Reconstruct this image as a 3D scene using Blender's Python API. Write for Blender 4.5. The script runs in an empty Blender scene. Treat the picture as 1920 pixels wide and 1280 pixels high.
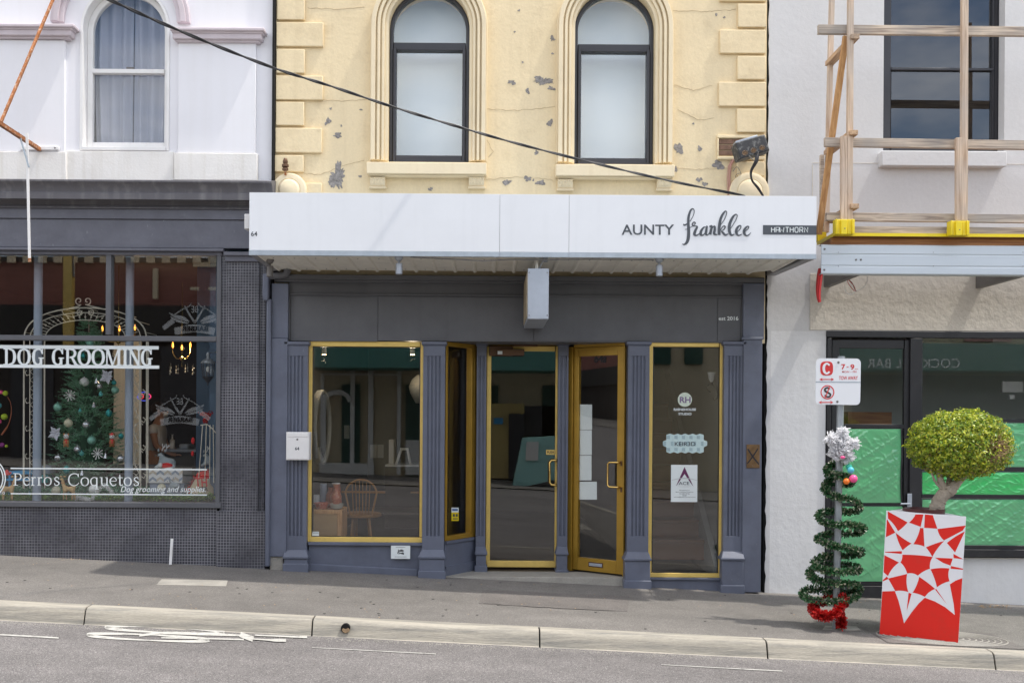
import bpy, bmesh, math, random
from mathutils import Vector, Matrix, noise
random.seed(7)
R_=math.radians
# ------------------------------------------------------------------ camera, light, exposure
F=1900.0; CX=915.0; CY=790.0; CAMZ=1.55; CAMY=-10.0; ROLL=.007
sc=bpy.context.scene
col=sc.collection
cd=bpy.data.cameras.new("camera"); cam=bpy.data.objects.new("camera",cd); col.objects.link(cam)
cam.location=(0,CAMY,CAMZ); cam.rotation_euler=(R_(90),-ROLL,0)
cd.sensor_fit='HORIZONTAL'; cd.sensor_width=36; cd.lens=36*F/1920
cd.shift_x=(960-CX)/1920; cd.shift_y=(CY-640)/1920
cd.clip_start=.05; cd.clip_end=2000
sc.camera=cam
SUN=Vector((.45,-.10,1.0)).normalized()          # direction towards the sun
w=bpy.data.worlds.new("World"); sc.world=w; w.use_nodes=True
nt=w.node_tree; nt.nodes.clear()
out=nt.nodes.new('ShaderNodeOutputWorld'); bg=nt.nodes.new('ShaderNodeBackground')
sky=nt.nodes.new('ShaderNodeTexSky'); sky.sky_type='NISHITA'; sky.sun_disc=False
sky.sun_elevation=math.asin(SUN.z); sky.sun_rotation=math.atan2(SUN.x,SUN.y)
sky.air_density=1; sky.dust_density=1.5; sky.ozone_density=1
tc=nt.nodes.new('ShaderNodeTexCoord'); mp=nt.nodes.new('ShaderNodeMapping'); mp.inputs['Scale'].default_value=(1,1,2.6)
no=nt.nodes.new('ShaderNodeTexNoise'); no.inputs['Scale'].default_value=2.2; no.inputs['Detail'].default_value=7; no.inputs['Roughness'].default_value=.55
rp=nt.nodes.new('ShaderNodeValToRGB'); rp.color_ramp.elements[0].position=.40; rp.color_ramp.elements[1].position=.62
mx=nt.nodes.new('ShaderNodeMix'); mx.data_type='RGBA'
mx.inputs['B'].default_value=(11.5,11.3,11.2,1)
nt.links.new(tc.outputs['Generated'],mp.inputs['Vector']); nt.links.new(mp.outputs[0],no.inputs['Vector'])
nt.links.new(no.outputs['Fac'],rp.inputs['Fac']); nt.links.new(rp.outputs['Color'],mx.inputs['Factor'])
nt.links.new(sky.outputs['Color'],mx.inputs['A']); nt.links.new(mx.outputs['Result'],bg.inputs['Color'])
bg.inputs['Strength'].default_value=.15
nt.links.new(bg.outputs[0],out.inputs['Surface'])
sd=bpy.data.lights.new("sun",'SUN'); sd.energy=2.4; sd.angle=R_(1.2); sd.color=(1,.95,.87)
so=bpy.data.objects.new("sun",sd); col.objects.link(so); so.location=(6,-4,14)
so.rotation_euler=(SUN).to_track_quat('Z','Y').to_euler()
sc.view_settings.view_transform='Standard'; sc.view_settings.look='None'
sc.view_settings.exposure=.56; sc.view_settings.gamma=1; sc.view_settings.use_curve_mapping=False

# ------------------------------------------------------------------ measuring helpers
def at(px,py,Y=0.0):
    "point of the place seen at a pixel of the 1920 px photograph, at depth Y"
    d=Y-CAMY; du=px-CX; dv=CY-py
    return Vector(((du-ROLL*dv)*d/F, Y, CAMZ+(dv+ROLL*du)*d/F))
def sc_(Y): return (Y-CAMY)/F
def on_plane(px,py,a,b,c):
    du=px-CX; dv=CY-py; U=du-ROLL*dv; V=dv+ROLL*du
    d=(c+b*CAMY-CAMZ)/(V/F-a*U/F-b)
    return Vector((U*d/F,d+CAMY,CAMZ+V*d/F))
SLOPE=-.0425
def gz(X,Y): return SLOPE*X+.02*Y                       # footpath
def rz(X,Y): return SLOPE*X-.161+.010*(-2.25-Y)         # road

# ------------------------------------------------------------------ mesh builder
class MB:
    def __init__(s): s.v=[]; s.f=[]; s.M=None
    def add(s,vs,fs):
        n=len(s.v)
        for p in vs:
            p=Vector(p)
            s.v.append(s.M@p if s.M else p)
        for f in fs: s.f.append([i+n for i in f])
        return s
    def box(s,x0,x1,y0,y1,z0,z1):
        if x0>x1:x0,x1=x1,x0
        if y0>y1:y0,y1=y1,y0
        if z0>z1:z0,z1=z1,z0
        return s.add([(x0,y0,z0),(x1,y0,z0),(x1,y1,z0),(x0,y1,z0),(x0,y0,z1),(x1,y0,z1),(x1,y1,z1),(x0,y1,z1)],
          [(0,3,2,1),(4,5,6,7),(0,1,5,4),(1,2,6,5),(2,3,7,6),(3,0,4,7)])
    def rect(s,px0,py0,px1,py1,Y,t):
        xm=(px0+px1)/2; ym=(py0+py1)/2
        return s.box(at(px0,ym,Y).x,at(px1,ym,Y).x,Y,Y+t,at(xm,py1,Y).z,at(xm,py0,Y).z)
    def hexa(s,p):
        return s.add(p,[(0,3,2,1),(4,5,6,7),(0,1,5,4),(1,2,6,5),(2,3,7,6),(3,0,4,7)])
    def prism(s,poly,Y,t):
        "polygon in x,z pushed back in y"
        a=sum(poly[i][0]*poly[(i+1)%len(poly)][1]-poly[(i+1)%len(poly)][0]*poly[i][1] for i in range(len(poly)))
        if a<0: poly=poly[::-1]
        n=len(poly)
        return s.add([(x,Y,z) for x,z in poly]+[(x,Y+t,z) for x,z in poly],
            [list(range(n)),list(range(2*n-1,n-1,-1))]+[(i,i+n,(i+1)%n+n,(i+1)%n) for i in range(n)])
    def pprism(s,pts,Y,t):
        return s.prism([(at(a,b,Y).x,at(a,b,Y).z) for a,b in pts],Y,t)
    def prismz(s,poly,z0,z1):
        a=sum(poly[i][0]*poly[(i+1)%len(poly)][1]-poly[(i+1)%len(poly)][0]*poly[i][1] for i in range(len(poly)))
        if a<0: poly=poly[::-1]
        n=len(poly)
        return s.add([(x,y,z0) for x,y in poly]+[(x,y,z1) for x,y in poly],
            [list(range(n-1,-1,-1)),list(range(n,2*n))]+[(i,(i+1)%n,(i+1)%n+n,i+n) for i in range(n)])
    def prismx(s,poly,x0,x1,dz=0):
        "profile in y,z pushed along x"
        a=sum(poly[i][0]*poly[(i+1)%len(poly)][1]-poly[(i+1)%len(poly)][0]*poly[i][1] for i in range(len(poly)))
        if a<0: poly=poly[::-1]
        n=len(poly)
        return s.add([(x0,y,z) for y,z in poly]+[(x1,y,z+dz) for y,z in poly],
            [list(range(n-1,-1,-1)),list(range(n,2*n))]+[(i,(i+1)%n,(i+1)%n+n,i+n) for i in range(n)])
    def tube(s,pts,r,n=8):
        pts=[Vector(p) for p in pts]; m=len(pts)
        rs=r if isinstance(r,(list,tuple)) else [r]*m
        vs=[];up=None
        for i,p in enumerate(pts):
            d=(pts[min(i+1,m-1)]-pts[max(i-1,0)]).normalized()
            if up is None:
                up=Vector((0,0,1)) if abs(d.z)<.9 else Vector((1,0,0))
            a=d.cross(up).normalized(); b=a.cross(d).normalized(); up=b
            for k in range(n):
                t=2*math.pi*k/n
                vs.append(p+(a*math.cos(t)+b*math.sin(t))*rs[i])
        fs=[]
        for i in range(m-1):
            for k in range(n):
                k2=(k+1)%n
                fs.append((i*n+k,i*n+k2,(i+1)*n+k2,(i+1)*n+k))
        fs.append(list(range(n-1,-1,-1))); fs.append([ (m-1)*n+k for k in range(n)])
        return s.add(vs,fs)
    def beam(s,a,b,w,h,side=None):
        "square timber from a to b"
        a=Vector(a);b=Vector(b);d=(b-a).normalized()
        up=Vector((0,-1,0)) if abs(d.y)<.8 else Vector((0,0,1))
        if side: up=Vector(side)
        u=d.cross(up).normalized()*w/2; v=u.cross(d).normalized()*h/2
        return s.add([a-u-v,a+u-v,a+u+v,a-u+v,b-u-v,b+u-v,b+u+v,b-u+v],[(0,3,2,1),(4,5,6,7),(0,1,5,4),(1,2,6,5),(2,3,7,6),(3,0,4,7)])
    def lathe(s,prof,c,n=20,axis='z'):
        c=Vector(c); vs=[];m=len(prof)
        for r,h in prof:
            for k in range(n):
                t=2*math.pi*k/n; x=r*math.cos(t); y=r*math.sin(t)
                vs.append(c+(Vector((x,y,h)) if axis=='z' else Vector((x,-h,y)) if axis=='y' else Vector((h,x,y))))
        fs=[(i*n+k,i*n+(k+1)%n,(i+1)*n+(k+1)%n,(i+1)*n+k) for i in range(m-1) for k in range(n)]
        fs+= [list(range(n-1,-1,-1)),[(m-1)*n+k for k in range(n)]]
        return s.add(vs,fs)
    def ball(s,c,r,n=14,sx=1,sy=1,sz=1):
        c=Vector(c); m=max(6,n//2); vs=[c+Vector((0,0,-r*sz))]; fs=[]
        for i in range(1,m):
            a=-math.pi/2+math.pi*i/m
            for k in range(n):
                t=2*math.pi*k/n; vs.append(c+Vector((r*sx*math.cos(a)*math.cos(t),r*sy*math.cos(a)*math.sin(t),r*sz*math.sin(a))))
        vs.append(c+Vector((0,0,r*sz)))
        for k in range(n):
            fs.append((0,1+(k+1)%n,1+k)); fs.append((len(vs)-1,1+(m-2)*n+k,1+(m-2)*n+(k+1)%n))
        for i in range(m-2):
            for k in range(n): fs.append((1+i*n+k,1+i*n+(k+1)%n,1+(i+1)*n+(k+1)%n,1+(i+1)*n+k))
        return s.add(vs,fs)
    def band(s,xc,zc,r0,r1,zb,Y,t,n=28,arch_only=False):
        "upside-down U of width r1-r0 round an arched opening"
        a=[];b=[]
        if not arch_only: a.append((xc-r0,zb)); b.append((xc-r1,zb))
        for i in range(n+1):
            th=math.pi-math.pi*i/n
            a.append((xc+r0*math.cos(th),zc+r0*math.sin(th))); b.append((xc+r1*math.cos(th),zc+r1*math.sin(th)))
        if not arch_only: a.append((xc+r0,zb)); b.append((xc+r1,zb))
        m=len(a); vs=[(x,Y,z) for x,z in a]+[(x,Y,z) for x,z in b]+[(x,Y+t,z) for x,z in a]+[(x,Y+t,z) for x,z in b]
        fs=[]
        for i in range(m-1):
            fs+=[(i,i+1,m+i+1,m+i),(2*m+i+1,2*m+i,3*m+i,3*m+i+1),(m+i,m+i+1,3*m+i+1,3*m+i),(i+1,i,2*m+i,2*m+i+1)]
        fs+=[(0,m,3*m,2*m),(m-1,3*m-1,4*m-1,2*m-1)]
        return s.add(vs,fs)
    def archfill(s,xc,zc,r,zt,Y,t,n=24):
        "wall between an arch of radius r and the level zt above it"
        for i in range(n):
            t0=math.pi-math.pi*i/n; t1=math.pi-math.pi*(i+1)/n
            x0=xc+r*math.cos(t0);x1=xc+r*math.cos(t1);z0=zc+r*math.sin(t0);z1=zc+r*math.sin(t1)
            s.hexa([(x0,Y,z0),(x1,Y,z1),(x1,Y+t,z1),(x0,Y+t,z0),(x0,Y,zt),(x1,Y,zt),(x1,Y+t,zt),(x0,Y+t,zt)])
        return s
    def disc_arch(s,xc,zc,r,zb,Y,t,n=28):
        poly=[(xc-r,zb)]+[(xc+r*math.cos(math.pi-math.pi*i/n),zc+r*math.sin(math.pi-math.pi*i/n)) for i in range(n+1)]+[(xc+r,zb)]
        return s.prism(poly,Y,t)
    def ribbon(s,pts,Y,t,conv=None,sub=5,straight=False):
        "brush stroke through (px,py,width px)"
        P=[Vector(p) for p in pts]
        if straight or len(P)<3: Q=P
        else:
            Q=[]
            for i in range(len(P)-1):
                p0=P[max(i-1,0)];p1=P[i];p2=P[i+1];p3=P[min(i+2,len(P)-1)]
                for k in range(sub):
                    u=k/sub
                    Q.append(.5*((2*p1)+(-p0+p2)*u+(2*p0-5*p1+4*p2-p3)*u*u+(-p0+3*p1-3*p2+p3)*u**3))
            Q.append(P[-1])
        conv=conv or (lambda a,b:at(a,b,Y))
        L=[];Rr=[]
        for i,q in enumerate(Q):
            d=Q[min(i+1,len(Q)-1)]-Q[max(i-1,0)]; d=Vector((d.x,d.y)); 
            if d.length<1e-6: d=Vector((1,0))
            d.normalize(); nx,ny=-d.y,d.x; h=max(q.z,.2)/2
            L.append(conv(q.x+nx*h,q.y+ny*h)); Rr.append(conv(q.x-nx*h,q.y-ny*h))
        n=len(Q); off=Vector((0,t,0)); vs=L+Rr+[p+off for p in L]+[p+off for p in Rr]; fs=[]
        for i in range(n-1):
            fs+=[(i,i+1,n+i+1,n+i),(2*n+i+1,2*n+i,3*n+i,3*n+i+1),(n+i,n+i+1,3*n+i+1,3*n+i),(i+1,i,2*n+i,2*n+i+1)]
        fs+=[(0,n,3*n,2*n),(n-1,3*n-1,4*n-1,2*n-1)]
        return s.add(vs,fs)

ORG={}
def thing(name,label,cat,loc=(0,0,0),group=None,kind=None,rot=None):
    o=bpy.data.objects.new(name,None); o.empty_display_size=.1; col.objects.link(o); o.location=Vector(loc)
    if rot: o.rotation_euler=rot
    if label:o['label']=label
    if cat:o['category']=cat
    if group:o['group']=group
    if kind:o['kind']=kind
    ORG[o.name]=Vector(loc); return o
def part(name,mb,m,parent=None,label=None,cat=None,group=None,kind=None,bev=0,smooth=True,ang=38,recalc=True,loc=None,local=False):
    org=ORG[parent.name] if parent else (Vector(loc) if loc is not None else Vector((0,0,0)))
    if local: vs=list(mb.v)
    else: vs=[p-org for p in mb.v]
    me=bpy.data.meshes.new(name); me.from_pydata([tuple(p) for p in vs],[],mb.f)
    if recalc:
        b=bmesh.new(); b.from_mesh(me); bmesh.ops.recalc_face_normals(b,faces=b.faces); b.to_mesh(me); b.free()
    if smooth:
        me.polygons.foreach_set('use_smooth',[True]*len(me.polygons)); me.set_sharp_from_angle(angle=R_(ang))
    me.update(); me.materials.append(m)
    o=bpy.data.objects.new(name,me); col.objects.link(o)
    if parent: o.parent=parent
    else: o.location=org
    ORG[o.name]=org
    if label:o['label']=label
    if cat:o['category']=cat
    if group:o['group']=group
    if kind:o['kind']=kind
    if bev:
        b=o.modifiers.new('bevel','BEVEL'); b.width=bev; b.segments=2; b.limit_method='ANGLE'; b.angle_limit=R_(40); b.harden_normals=False
    return o
def single(name,mb,m,label,cat,group=None,kind=None,**k):
    "a thing that is one mesh, its origin at its base"
    c=Vector((sum(p.x for p in mb.v)/len(mb.v),sum(p.y for p in mb.v)/len(mb.v),min(p.z for p in mb.v)))
    return part(name,mb,m,None,label,cat,group,kind,loc=c,**k)
def textmesh(s,px0,py0,px1,py1,Y,t=.002,bold=0,flip=False,shear=0,conv=None):
    cu=bpy.data.curves.new('t','FONT'); cu.body=s; cu.size=1; cu.offset=bold; cu.shear=shear; cu.resolution_u=3; cu.extrude=0
    ob=bpy.data.objects.new('t',cu); me=bpy.data.meshes.new_from_object(ob)
    xs=[v.co.x for v in me.vertices]; ys=[v.co.y for v in me.vertices]
    x0,x1,y0,y1=min(xs),max(xs),min(ys),max(ys); mb=MB(); conv=conv or (lambda a,b:at(a,b,Y))
    P=[]
    for v in me.vertices:
        u=(v.co.x-x0)/(x1-x0); h=(v.co.y-y0)/(y1-y0)
        if flip:u=1-u
        P.append(conv(px0+(px1-px0)*u,py1+(py0-py1)*h))
    mb.add(P,[list(p.vertices) for p in me.polygons])
    bpy.data.objects.remove(ob); bpy.data.curves.remove(cu); bpy.data.meshes.remove(me)
    return mb

# ------------------------------------------------------------------ materials
def L(r,g,b):
    f=lambda c:((c/255+.055)/1.055)**2.4 if c/255>.04045 else c/255/12.92
    return (f(r),f(g),f(b))
def nmat(name):
    m=bpy.data.materials.new(name); m.use_nodes=True; t=m.node_tree
    return m,t,t.nodes['Principled BSDF']
def mat(name,base,rough=.6,metal=0,var=.12,vs=3.0,bump=.15,bs=60,streak=0,fine=0,dirt=None,dirt_amt=0,spec=.5,bumpd=.01,coat=0,island=0,trans=0,map_scale=(1,1,1),dthr=(.52,.68),chips=0,chip_col=(.4,.4,.4)):
    m,t,b=nmat(name); N=t.nodes; K=t.links
    tc=N.new('ShaderNodeTexCoord'); mp=N.new('ShaderNodeMapping'); mp.inputs['Scale'].default_value=map_scale
    K.new(tc.outputs['Object'],mp.inputs['Vector']); V=mp.outputs[0]
    n1=N.new('ShaderNodeTexNoise'); n1.inputs['Scale'].default_value=vs; n1.inputs['Detail'].default_value=6; n1.inputs['Roughness'].default_value=.65
    K.new(V,n1.inputs['Vector'])
    def val(c,f): return tuple(min(1,x*f) for x in c)+(1,)
    r=N.new('ShaderNodeValToRGB'); e=r.color_ramp.elements; e[0].position=.3; e[1].position=.7
    e[0].color=val(base,1-var); e[1].color=val(base,1+var*.7); K.new(n1.outputs['Fac'],r.inputs['Fac']); c=r.outputs['Color']
    if streak:
        ms=N.new('ShaderNodeMapping'); ms.inputs['Scale'].default_value=(14,14,.7); K.new(tc.outputs['Object'],ms.inputs['Vector'])
        n2=N.new('ShaderNodeTexNoise'); n2.inputs['Scale'].default_value=1; n2.inputs['Detail'].default_value=5; K.new(ms.outputs[0],n2.inputs['Vector'])
        r2=N.new('ShaderNodeValToRGB'); r2.color_ramp.elements[0].position=.5; r2.color_ramp.elements[1].position=.75; K.new(n2.outputs['Fac'],r2.inputs['Fac'])
        ml=N.new('ShaderNodeMath'); ml.operation='MULTIPLY'; ml.inputs[1].default_value=streak; K.new(r2.outputs['Color'],ml.inputs[0])
        mxx=N.new('ShaderNodeMix'); mxx.data_type='RGBA'; K.new(ml.outputs[0],mxx.inputs['Factor']); K.new(c,mxx.inputs['A'])
        mxx.inputs['B'].default_value=(dirt or tuple(x*.5 for x in base))+(1,); c=mxx.outputs['Result']
    if dirt_amt:
        n3=N.new('ShaderNodeTexNoise'); n3.inputs['Scale'].default_value=vs*2.7; n3.inputs['Detail'].default_value=9; n3.inputs['Roughness'].default_value=.7; K.new(V,n3.inputs['Vector'])
        r3=N.new('ShaderNodeValToRGB'); r3.color_ramp.elements[0].position=dthr[0]; r3.color_ramp.elements[1].position=dthr[1]; K.new(n3.outputs['Fac'],r3.inputs['Fac'])
        ml=N.new('ShaderNodeMath'); ml.operation='MULTIPLY'; ml.inputs[1].default_value=dirt_amt; K.new(r3.outputs['Color'],ml.inputs[0])
        mxx=N.new('ShaderNodeMix'); mxx.data_type='RGBA'; K.new(ml.outputs[0],mxx.inputs['Factor']); K.new(c,mxx.inputs['A'])
        mxx.inputs['B'].default_value=(dirt or tuple(x*.5 for x in base))+(1,); c=mxx.outputs['Result']
    if chips:
        n6=N.new('ShaderNodeTexNoise'); n6.inputs['Scale'].default_value=38; n6.inputs['Detail'].default_value=6; n6.inputs['Roughness'].default_value=.6; n6.inputs['Distortion'].default_value=.8
        mc_=N.new('ShaderNodeMapping'); mc_.inputs['Scale'].default_value=(1,1,.45); K.new(tc.outputs['Object'],mc_.inputs['Vector']); K.new(mc_.outputs[0],n6.inputs['Vector'])
        r6=N.new('ShaderNodeValToRGB'); r6.color_ramp.elements[0].position=.685; r6.color_ramp.elements[1].position=.72; K.new(n6.outputs['Fac'],r6.inputs['Fac'])
        ml=N.new('ShaderNodeMath'); ml.operation='MULTIPLY'; ml.inputs[1].default_value=chips; K.new(r6.outputs['Color'],ml.inputs[0])
        mxx=N.new('ShaderNodeMix'); mxx.data_type='RGBA'; K.new(ml.outputs[0],mxx.inputs['Factor']); K.new(c,mxx.inputs['A'])
        mxx.inputs['B'].default_value=chip_col+(1,); c=mxx.outputs['Result']
    if fine:
        n4=N.new('ShaderNodeTexNoise'); n4.inputs['Scale'].default_value=bs*2; n4.inputs['Detail'].default_value=2; K.new(V,n4.inputs['Vector'])
        r4=N.new('ShaderNodeMapRange'); r4.inputs['From Min'].default_value=.3; r4.inputs['From Max'].default_value=.7; r4.inputs['To Min'].default_value=1-fine; r4.inputs['To Max'].default_value=1+fine
        K.new(n4.outputs['Fac'],r4.inputs['Value'])
        vm=N.new('ShaderNodeVectorMath'); vm.operation='SCALE'; K.new(c,vm.inputs[0]); K.new(r4.outputs[0],vm.inputs['Scale']); c=vm.outputs[0]
    if island:
        g=N.new('ShaderNodeNewGeometry'); r5=N.new('ShaderNodeMapRange'); r5.inputs['To Min'].default_value=1-island; r5.inputs['To Max'].default_value=1+island
        K.new(g.outputs['Random Per Island'],r5.inputs['Value'])
        vm=N.new('ShaderNodeVectorMath'); vm.operation='SCALE'; K.new(c,vm.inputs[0]); K.new(r5.outputs[0],vm.inputs['Scale']); c=vm.outputs[0]
    K.new(c,b.inputs['Base Color'])
    b.inputs['Roughness'].default_value=rough; b.inputs['Metallic'].default_value=metal; b.inputs['Specular IOR Level'].default_value=spec
    b.inputs['Coat Weight'].default_value=coat
    if trans: b.inputs['Transmission Weight'].default_value=trans
    if bump:
        n5=N.new('ShaderNodeTexNoise'); n5.inputs['Scale'].default_value=bs; n5.inputs['Detail'].default_value=5; n5.inputs['Roughness'].default_value=.6; K.new(V,n5.inputs['Vector'])
        bp=N.new('ShaderNodeBump'); bp.inputs['Strength'].default_value=bump; bp.inputs['Distance'].default_value=bumpd; K.new(n5.outputs['Fac'],bp.inputs['Height']); K.new(bp.outputs[0],b.inputs['Normal'])
    return m
def glassmat(name,tint=(.985,.99,.987),f0=.06,rough=0):
    m,t,b=nmat(name); N=t.nodes; K=t.links; N.remove(b)
    o=N['Material Output']; tr=N.new('ShaderNodeBsdfTransparent'); tr.inputs[0].default_value=tint+(1,)
    gl=N.new('ShaderNodeBsdfGlossy'); gl.inputs['Roughness'].default_value=rough; gl.inputs[0].default_value=(1,1,1,1)
    ge=N.new('ShaderNodeNewGeometry'); d=N.new('ShaderNodeVectorMath'); d.operation='DOT_PRODUCT'; K.new(ge.outputs['Incoming'],d.inputs[0]); K.new(ge.outputs['True Normal'],d.inputs[1])
    a=N.new('ShaderNodeMath'); a.operation='ABSOLUTE'; K.new(d.outputs['Value'],a.inputs[0])
    s=N.new('ShaderNodeMath'); s.operation='SUBTRACT'; s.inputs[0].default_value=1; K.new(a.outputs[0],s.inputs[1])
    p=N.new('ShaderNodeMath'); p.operation='POWER'; p.inputs[1].default_value=5; K.new(s.outputs[0],p.inputs[0])
    q=N.new('ShaderNodeMath'); q.operation='MULTIPLY_ADD'; q.inputs[1].default_value=1-f0; q.inputs[2].default_value=f0; K.new(p.outputs[0],q.inputs[0])
    x=N.new('ShaderNodeMixShader'); K.new(q.outputs[0],x.inputs[0]); K.new(tr.outputs[0],x.inputs[1]); K.new(gl.outputs[0],x.inputs[2]); K.new(x.outputs[0],o.inputs['Surface'])
    return m
def emat(name,c,s):
    m,t,b=nmat(name); b.inputs['Base Color'].default_value=c+(1,); b.inputs['Emission Color'].default_value=c+(1,); b.inputs['Emission Strength'].default_value=s; return m
def tilemat(name,tile,grout,size,gap=.09):
    m,t,b=nmat(name); N=t.nodes; K=t.links
    tc=N.new('ShaderNodeTexCoord'); sp=N.new('ShaderNodeSeparateXYZ'); K.new(tc.outputs['Object'],sp.inputs[0])
    def line(sock):
        d=N.new('ShaderNodeMath'); d.operation='DIVIDE'; d.inputs[1].default_value=size; K.new(sock,d.inputs[0])
        f=N.new('ShaderNodeMath'); f.operation='FRACT'; K.new(d.outputs[0],f.inputs[0])
        s=N.new('ShaderNodeMath'); s.operation='SUBTRACT'; s.inputs[1].default_value=.5; K.new(f.outputs[0],s.inputs[0])
        a=N.new('ShaderNodeMath'); a.operation='ABSOLUTE'; K.new(s.outputs[0],a.inputs[0])
        g=N.new('ShaderNodeMath'); g.operation='GREATER_THAN'; g.inputs[1].default_value=.5-gap; K.new(a.outputs[0],g.inputs[0]); 
        fl=N.new('ShaderNodeMath'); fl.operation='FLOOR'; K.new(d.outputs[0],fl.inputs[0])
        return g.outputs[0],fl.outputs[0]
    a,ax=line(sp.outputs['X']); c,cz=line(sp.outputs['Z'])
    mxm=N.new('ShaderNodeMath'); mxm.operation='MAXIMUM'; K.new(a,mxm.inputs[0]); K.new(c,mxm.inputs[1])
    cb=N.new('ShaderNodeCombineXYZ'); K.new(ax,cb.inputs[0]); K.new(cz,cb.inputs[1])
    wn=N.new('ShaderNodeTexWhiteNoise'); wn.noise_dimensions='3D'; K.new(cb.outputs[0],wn.inputs['Vector'])
    rr=N.new('ShaderNodeMapRange'); rr.inputs['To Min'].default_value=.75; rr.inputs['To Max'].default_value=1.3; K.new(wn.outputs['Value'],rr.inputs['Value'])
    vm=N.new('ShaderNodeVectorMath'); vm.operation='SCALE'; vm.inputs[0].default_value=tile; K.new(rr.outputs[0],vm.inputs['Scale'])
    n=N.new('ShaderNodeTexNoise'); n.inputs['Scale'].default_value=1.7; n.inputs['Detail'].default_value=4; K.new(tc.outputs['Object'],n.inputs['Vector'])
    r=N.new('ShaderNodeValToRGB'); r.color_ramp.elements[0].position=.35; r.color_ramp.elements[0].color=tuple(x*.35 for x in grout)+(1,); r.color_ramp.elements[1].position=.62; r.color_ramp.elements[1].color=grout+(1,); K.new(n.outputs['Fac'],r.inputs['Fac'])
    x=N.new('ShaderNodeMix'); x.data_type='RGBA'; K.new(mxm.outputs[0],x.inputs['Factor']); K.new(vm.outputs[0],x.inputs['A']); K.new(r.outputs['Color'],x.inputs['B']); K.new(x.outputs['Result'],b.inputs['Base Color'])
    rg=N.new('ShaderNodeMapRange'); rg.inputs['To Min'].default_value=.28; rg.inputs['To Max'].default_value=.9; K.new(mxm.outputs[0],rg.inputs['Value']); K.new(rg.outputs[0],b.inputs['Roughness'])
    bp=N.new('ShaderNodeBump'); bp.inputs['Strength'].default_value=.5; bp.inputs['Distance'].default_value=.002; bp.invert=True; K.new(mxm.outputs[0],bp.inputs['Height']); K.new(bp.outputs[0],b.inputs['Normal'])
    return m
def woodmat(name,base,dark,axis,rough=.75,grey=None):
    "timber with grain along an axis"
    m,t,b=nmat(name); N=t.nodes; K=t.links
    tc=N.new('ShaderNodeTexCoord'); mp=N.new('ShaderNodeMapping'); s=[26,26,26]; s[axis]=1.3; mp.inputs['Scale'].default_value=s; K.new(tc.outputs['Object'],mp.inputs['Vector'])
    n=N.new('ShaderNodeTexNoise'); n.inputs['Scale'].default_value=1.6; n.inputs['Detail'].default_value=7; n.inputs['Distortion'].default_value=.9; K.new(mp.outputs[0],n.inputs['Vector'])
    r=N.new('ShaderNodeValToRGB'); e=r.color_ramp.elements; e[0].position=.34; e[0].color=dark+(1,); e[1].position=.62; e[1].color=base+(1,); K.new(n.outputs['Fac'],r.inputs['Fac']); c=r.outputs['Color']
    if grey:
        n2=N.new('ShaderNodeTexNoise'); n2.inputs['Scale'].default_value=2.3; n2.inputs['Detail'].default_value=5; K.new(tc.outputs['Object'],n2.inputs['Vector'])
        r2=N.new('ShaderNodeValToRGB'); r2.color_ramp.elements[0].position=.4; r2.color_ramp.elements[1].position=.66; K.new(n2.outputs['Fac'],r2.inputs['Fac'])
        x=N.new('ShaderNodeMix'); x.data_type='RGBA'; x.blend_type='MIX'; ml=N.new('ShaderNodeMath'); ml.operation='MULTIPLY'; ml.inputs[1].default_value=.75; K.new(r2.outputs['Color'],ml.inputs[0]); K.new(ml.outputs[0],x.inputs['Factor']); K.new(c,x.inputs['A']); x.inputs['B'].default_value=grey+(1,); c=x.outputs['Result']
    K.new(c,b.inputs['Base Color']); b.inputs['Roughness'].default_value=rough
    bp=N.new('ShaderNodeBump'); bp.inputs['Strength'].default_value=.25; bp.inputs['Distance'].default_value=.004; K.new(n.outputs['Fac'],bp.inputs['Height']); K.new(bp.outputs[0],b.inputs['Normal'])
    return m
def asphalt(name,base,dark,light,scale,stain):
    m,t,b=nmat(name); N=t.nodes; K=t.links; tc=N.new('ShaderNodeTexCoord')
    v=N.new('ShaderNodeTexVoronoi'); v.inputs['Scale'].default_value=scale; K.new(tc.outputs['Object'],v.inputs['Vector'])
    r=N.new('ShaderNodeValToRGB'); e=r.color_ramp.elements; e[0].position=0; e[0].color=dark+(1,); e[1].position=1; e[1].color=light+(1,); q=e.new(.35); q.color=base+(1,); q=e.new(.8); q.color=base+(1,)
    sp=N.new('ShaderNodeSeparateColor'); K.new(v.outputs['Color'],sp.inputs[0]); K.new(sp.outputs[0],r.inputs['Fac']); c=r.outputs['Color']
    for s,lo,hi in ((.7,.80,1.18),(5,.90,1.10),(scale*.28,.86,1.12)):
        mp=N.new('ShaderNodeMapping'); mp.inputs['Scale'].default_value=(.45 if s<2 else 1,1.6 if s<2 else 1,1); K.new(tc.outputs['Object'],mp.inputs['Vector'])
        n=N.new('ShaderNodeTexNoise'); n.inputs['Scale'].default_value=s; n.inputs['Detail'].default_value=5; K.new(mp.outputs[0],n.inputs['Vector'])
        mr=N.new('ShaderNodeMapRange'); mr.inputs['From Min'].default_value=.3; mr.inputs['From Max'].default_value=.7; mr.inputs['To Min'].default_value=lo; mr.inputs['To Max'].default_value=hi; K.new(n.outputs['Fac'],mr.inputs['Value'])
        vm=N.new('ShaderNodeVectorMath'); vm.operation='SCALE'; K.new(c,vm.inputs[0]); K.new(mr.outputs[0],vm.inputs['Scale']); c=vm.outputs[0]
    K.new(c,b.inputs['Base Color']); b.inputs['Roughness'].default_value=.85
    bp=N.new('ShaderNodeBump'); bp.inputs['Strength'].default_value=.6; bp.inputs['Distance'].default_value=.004; K.new(v.outputs['Distance'],bp.inputs['Height']); K.new(bp.outputs[0],b.inputs['Normal'])
    return m
M={}
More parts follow.
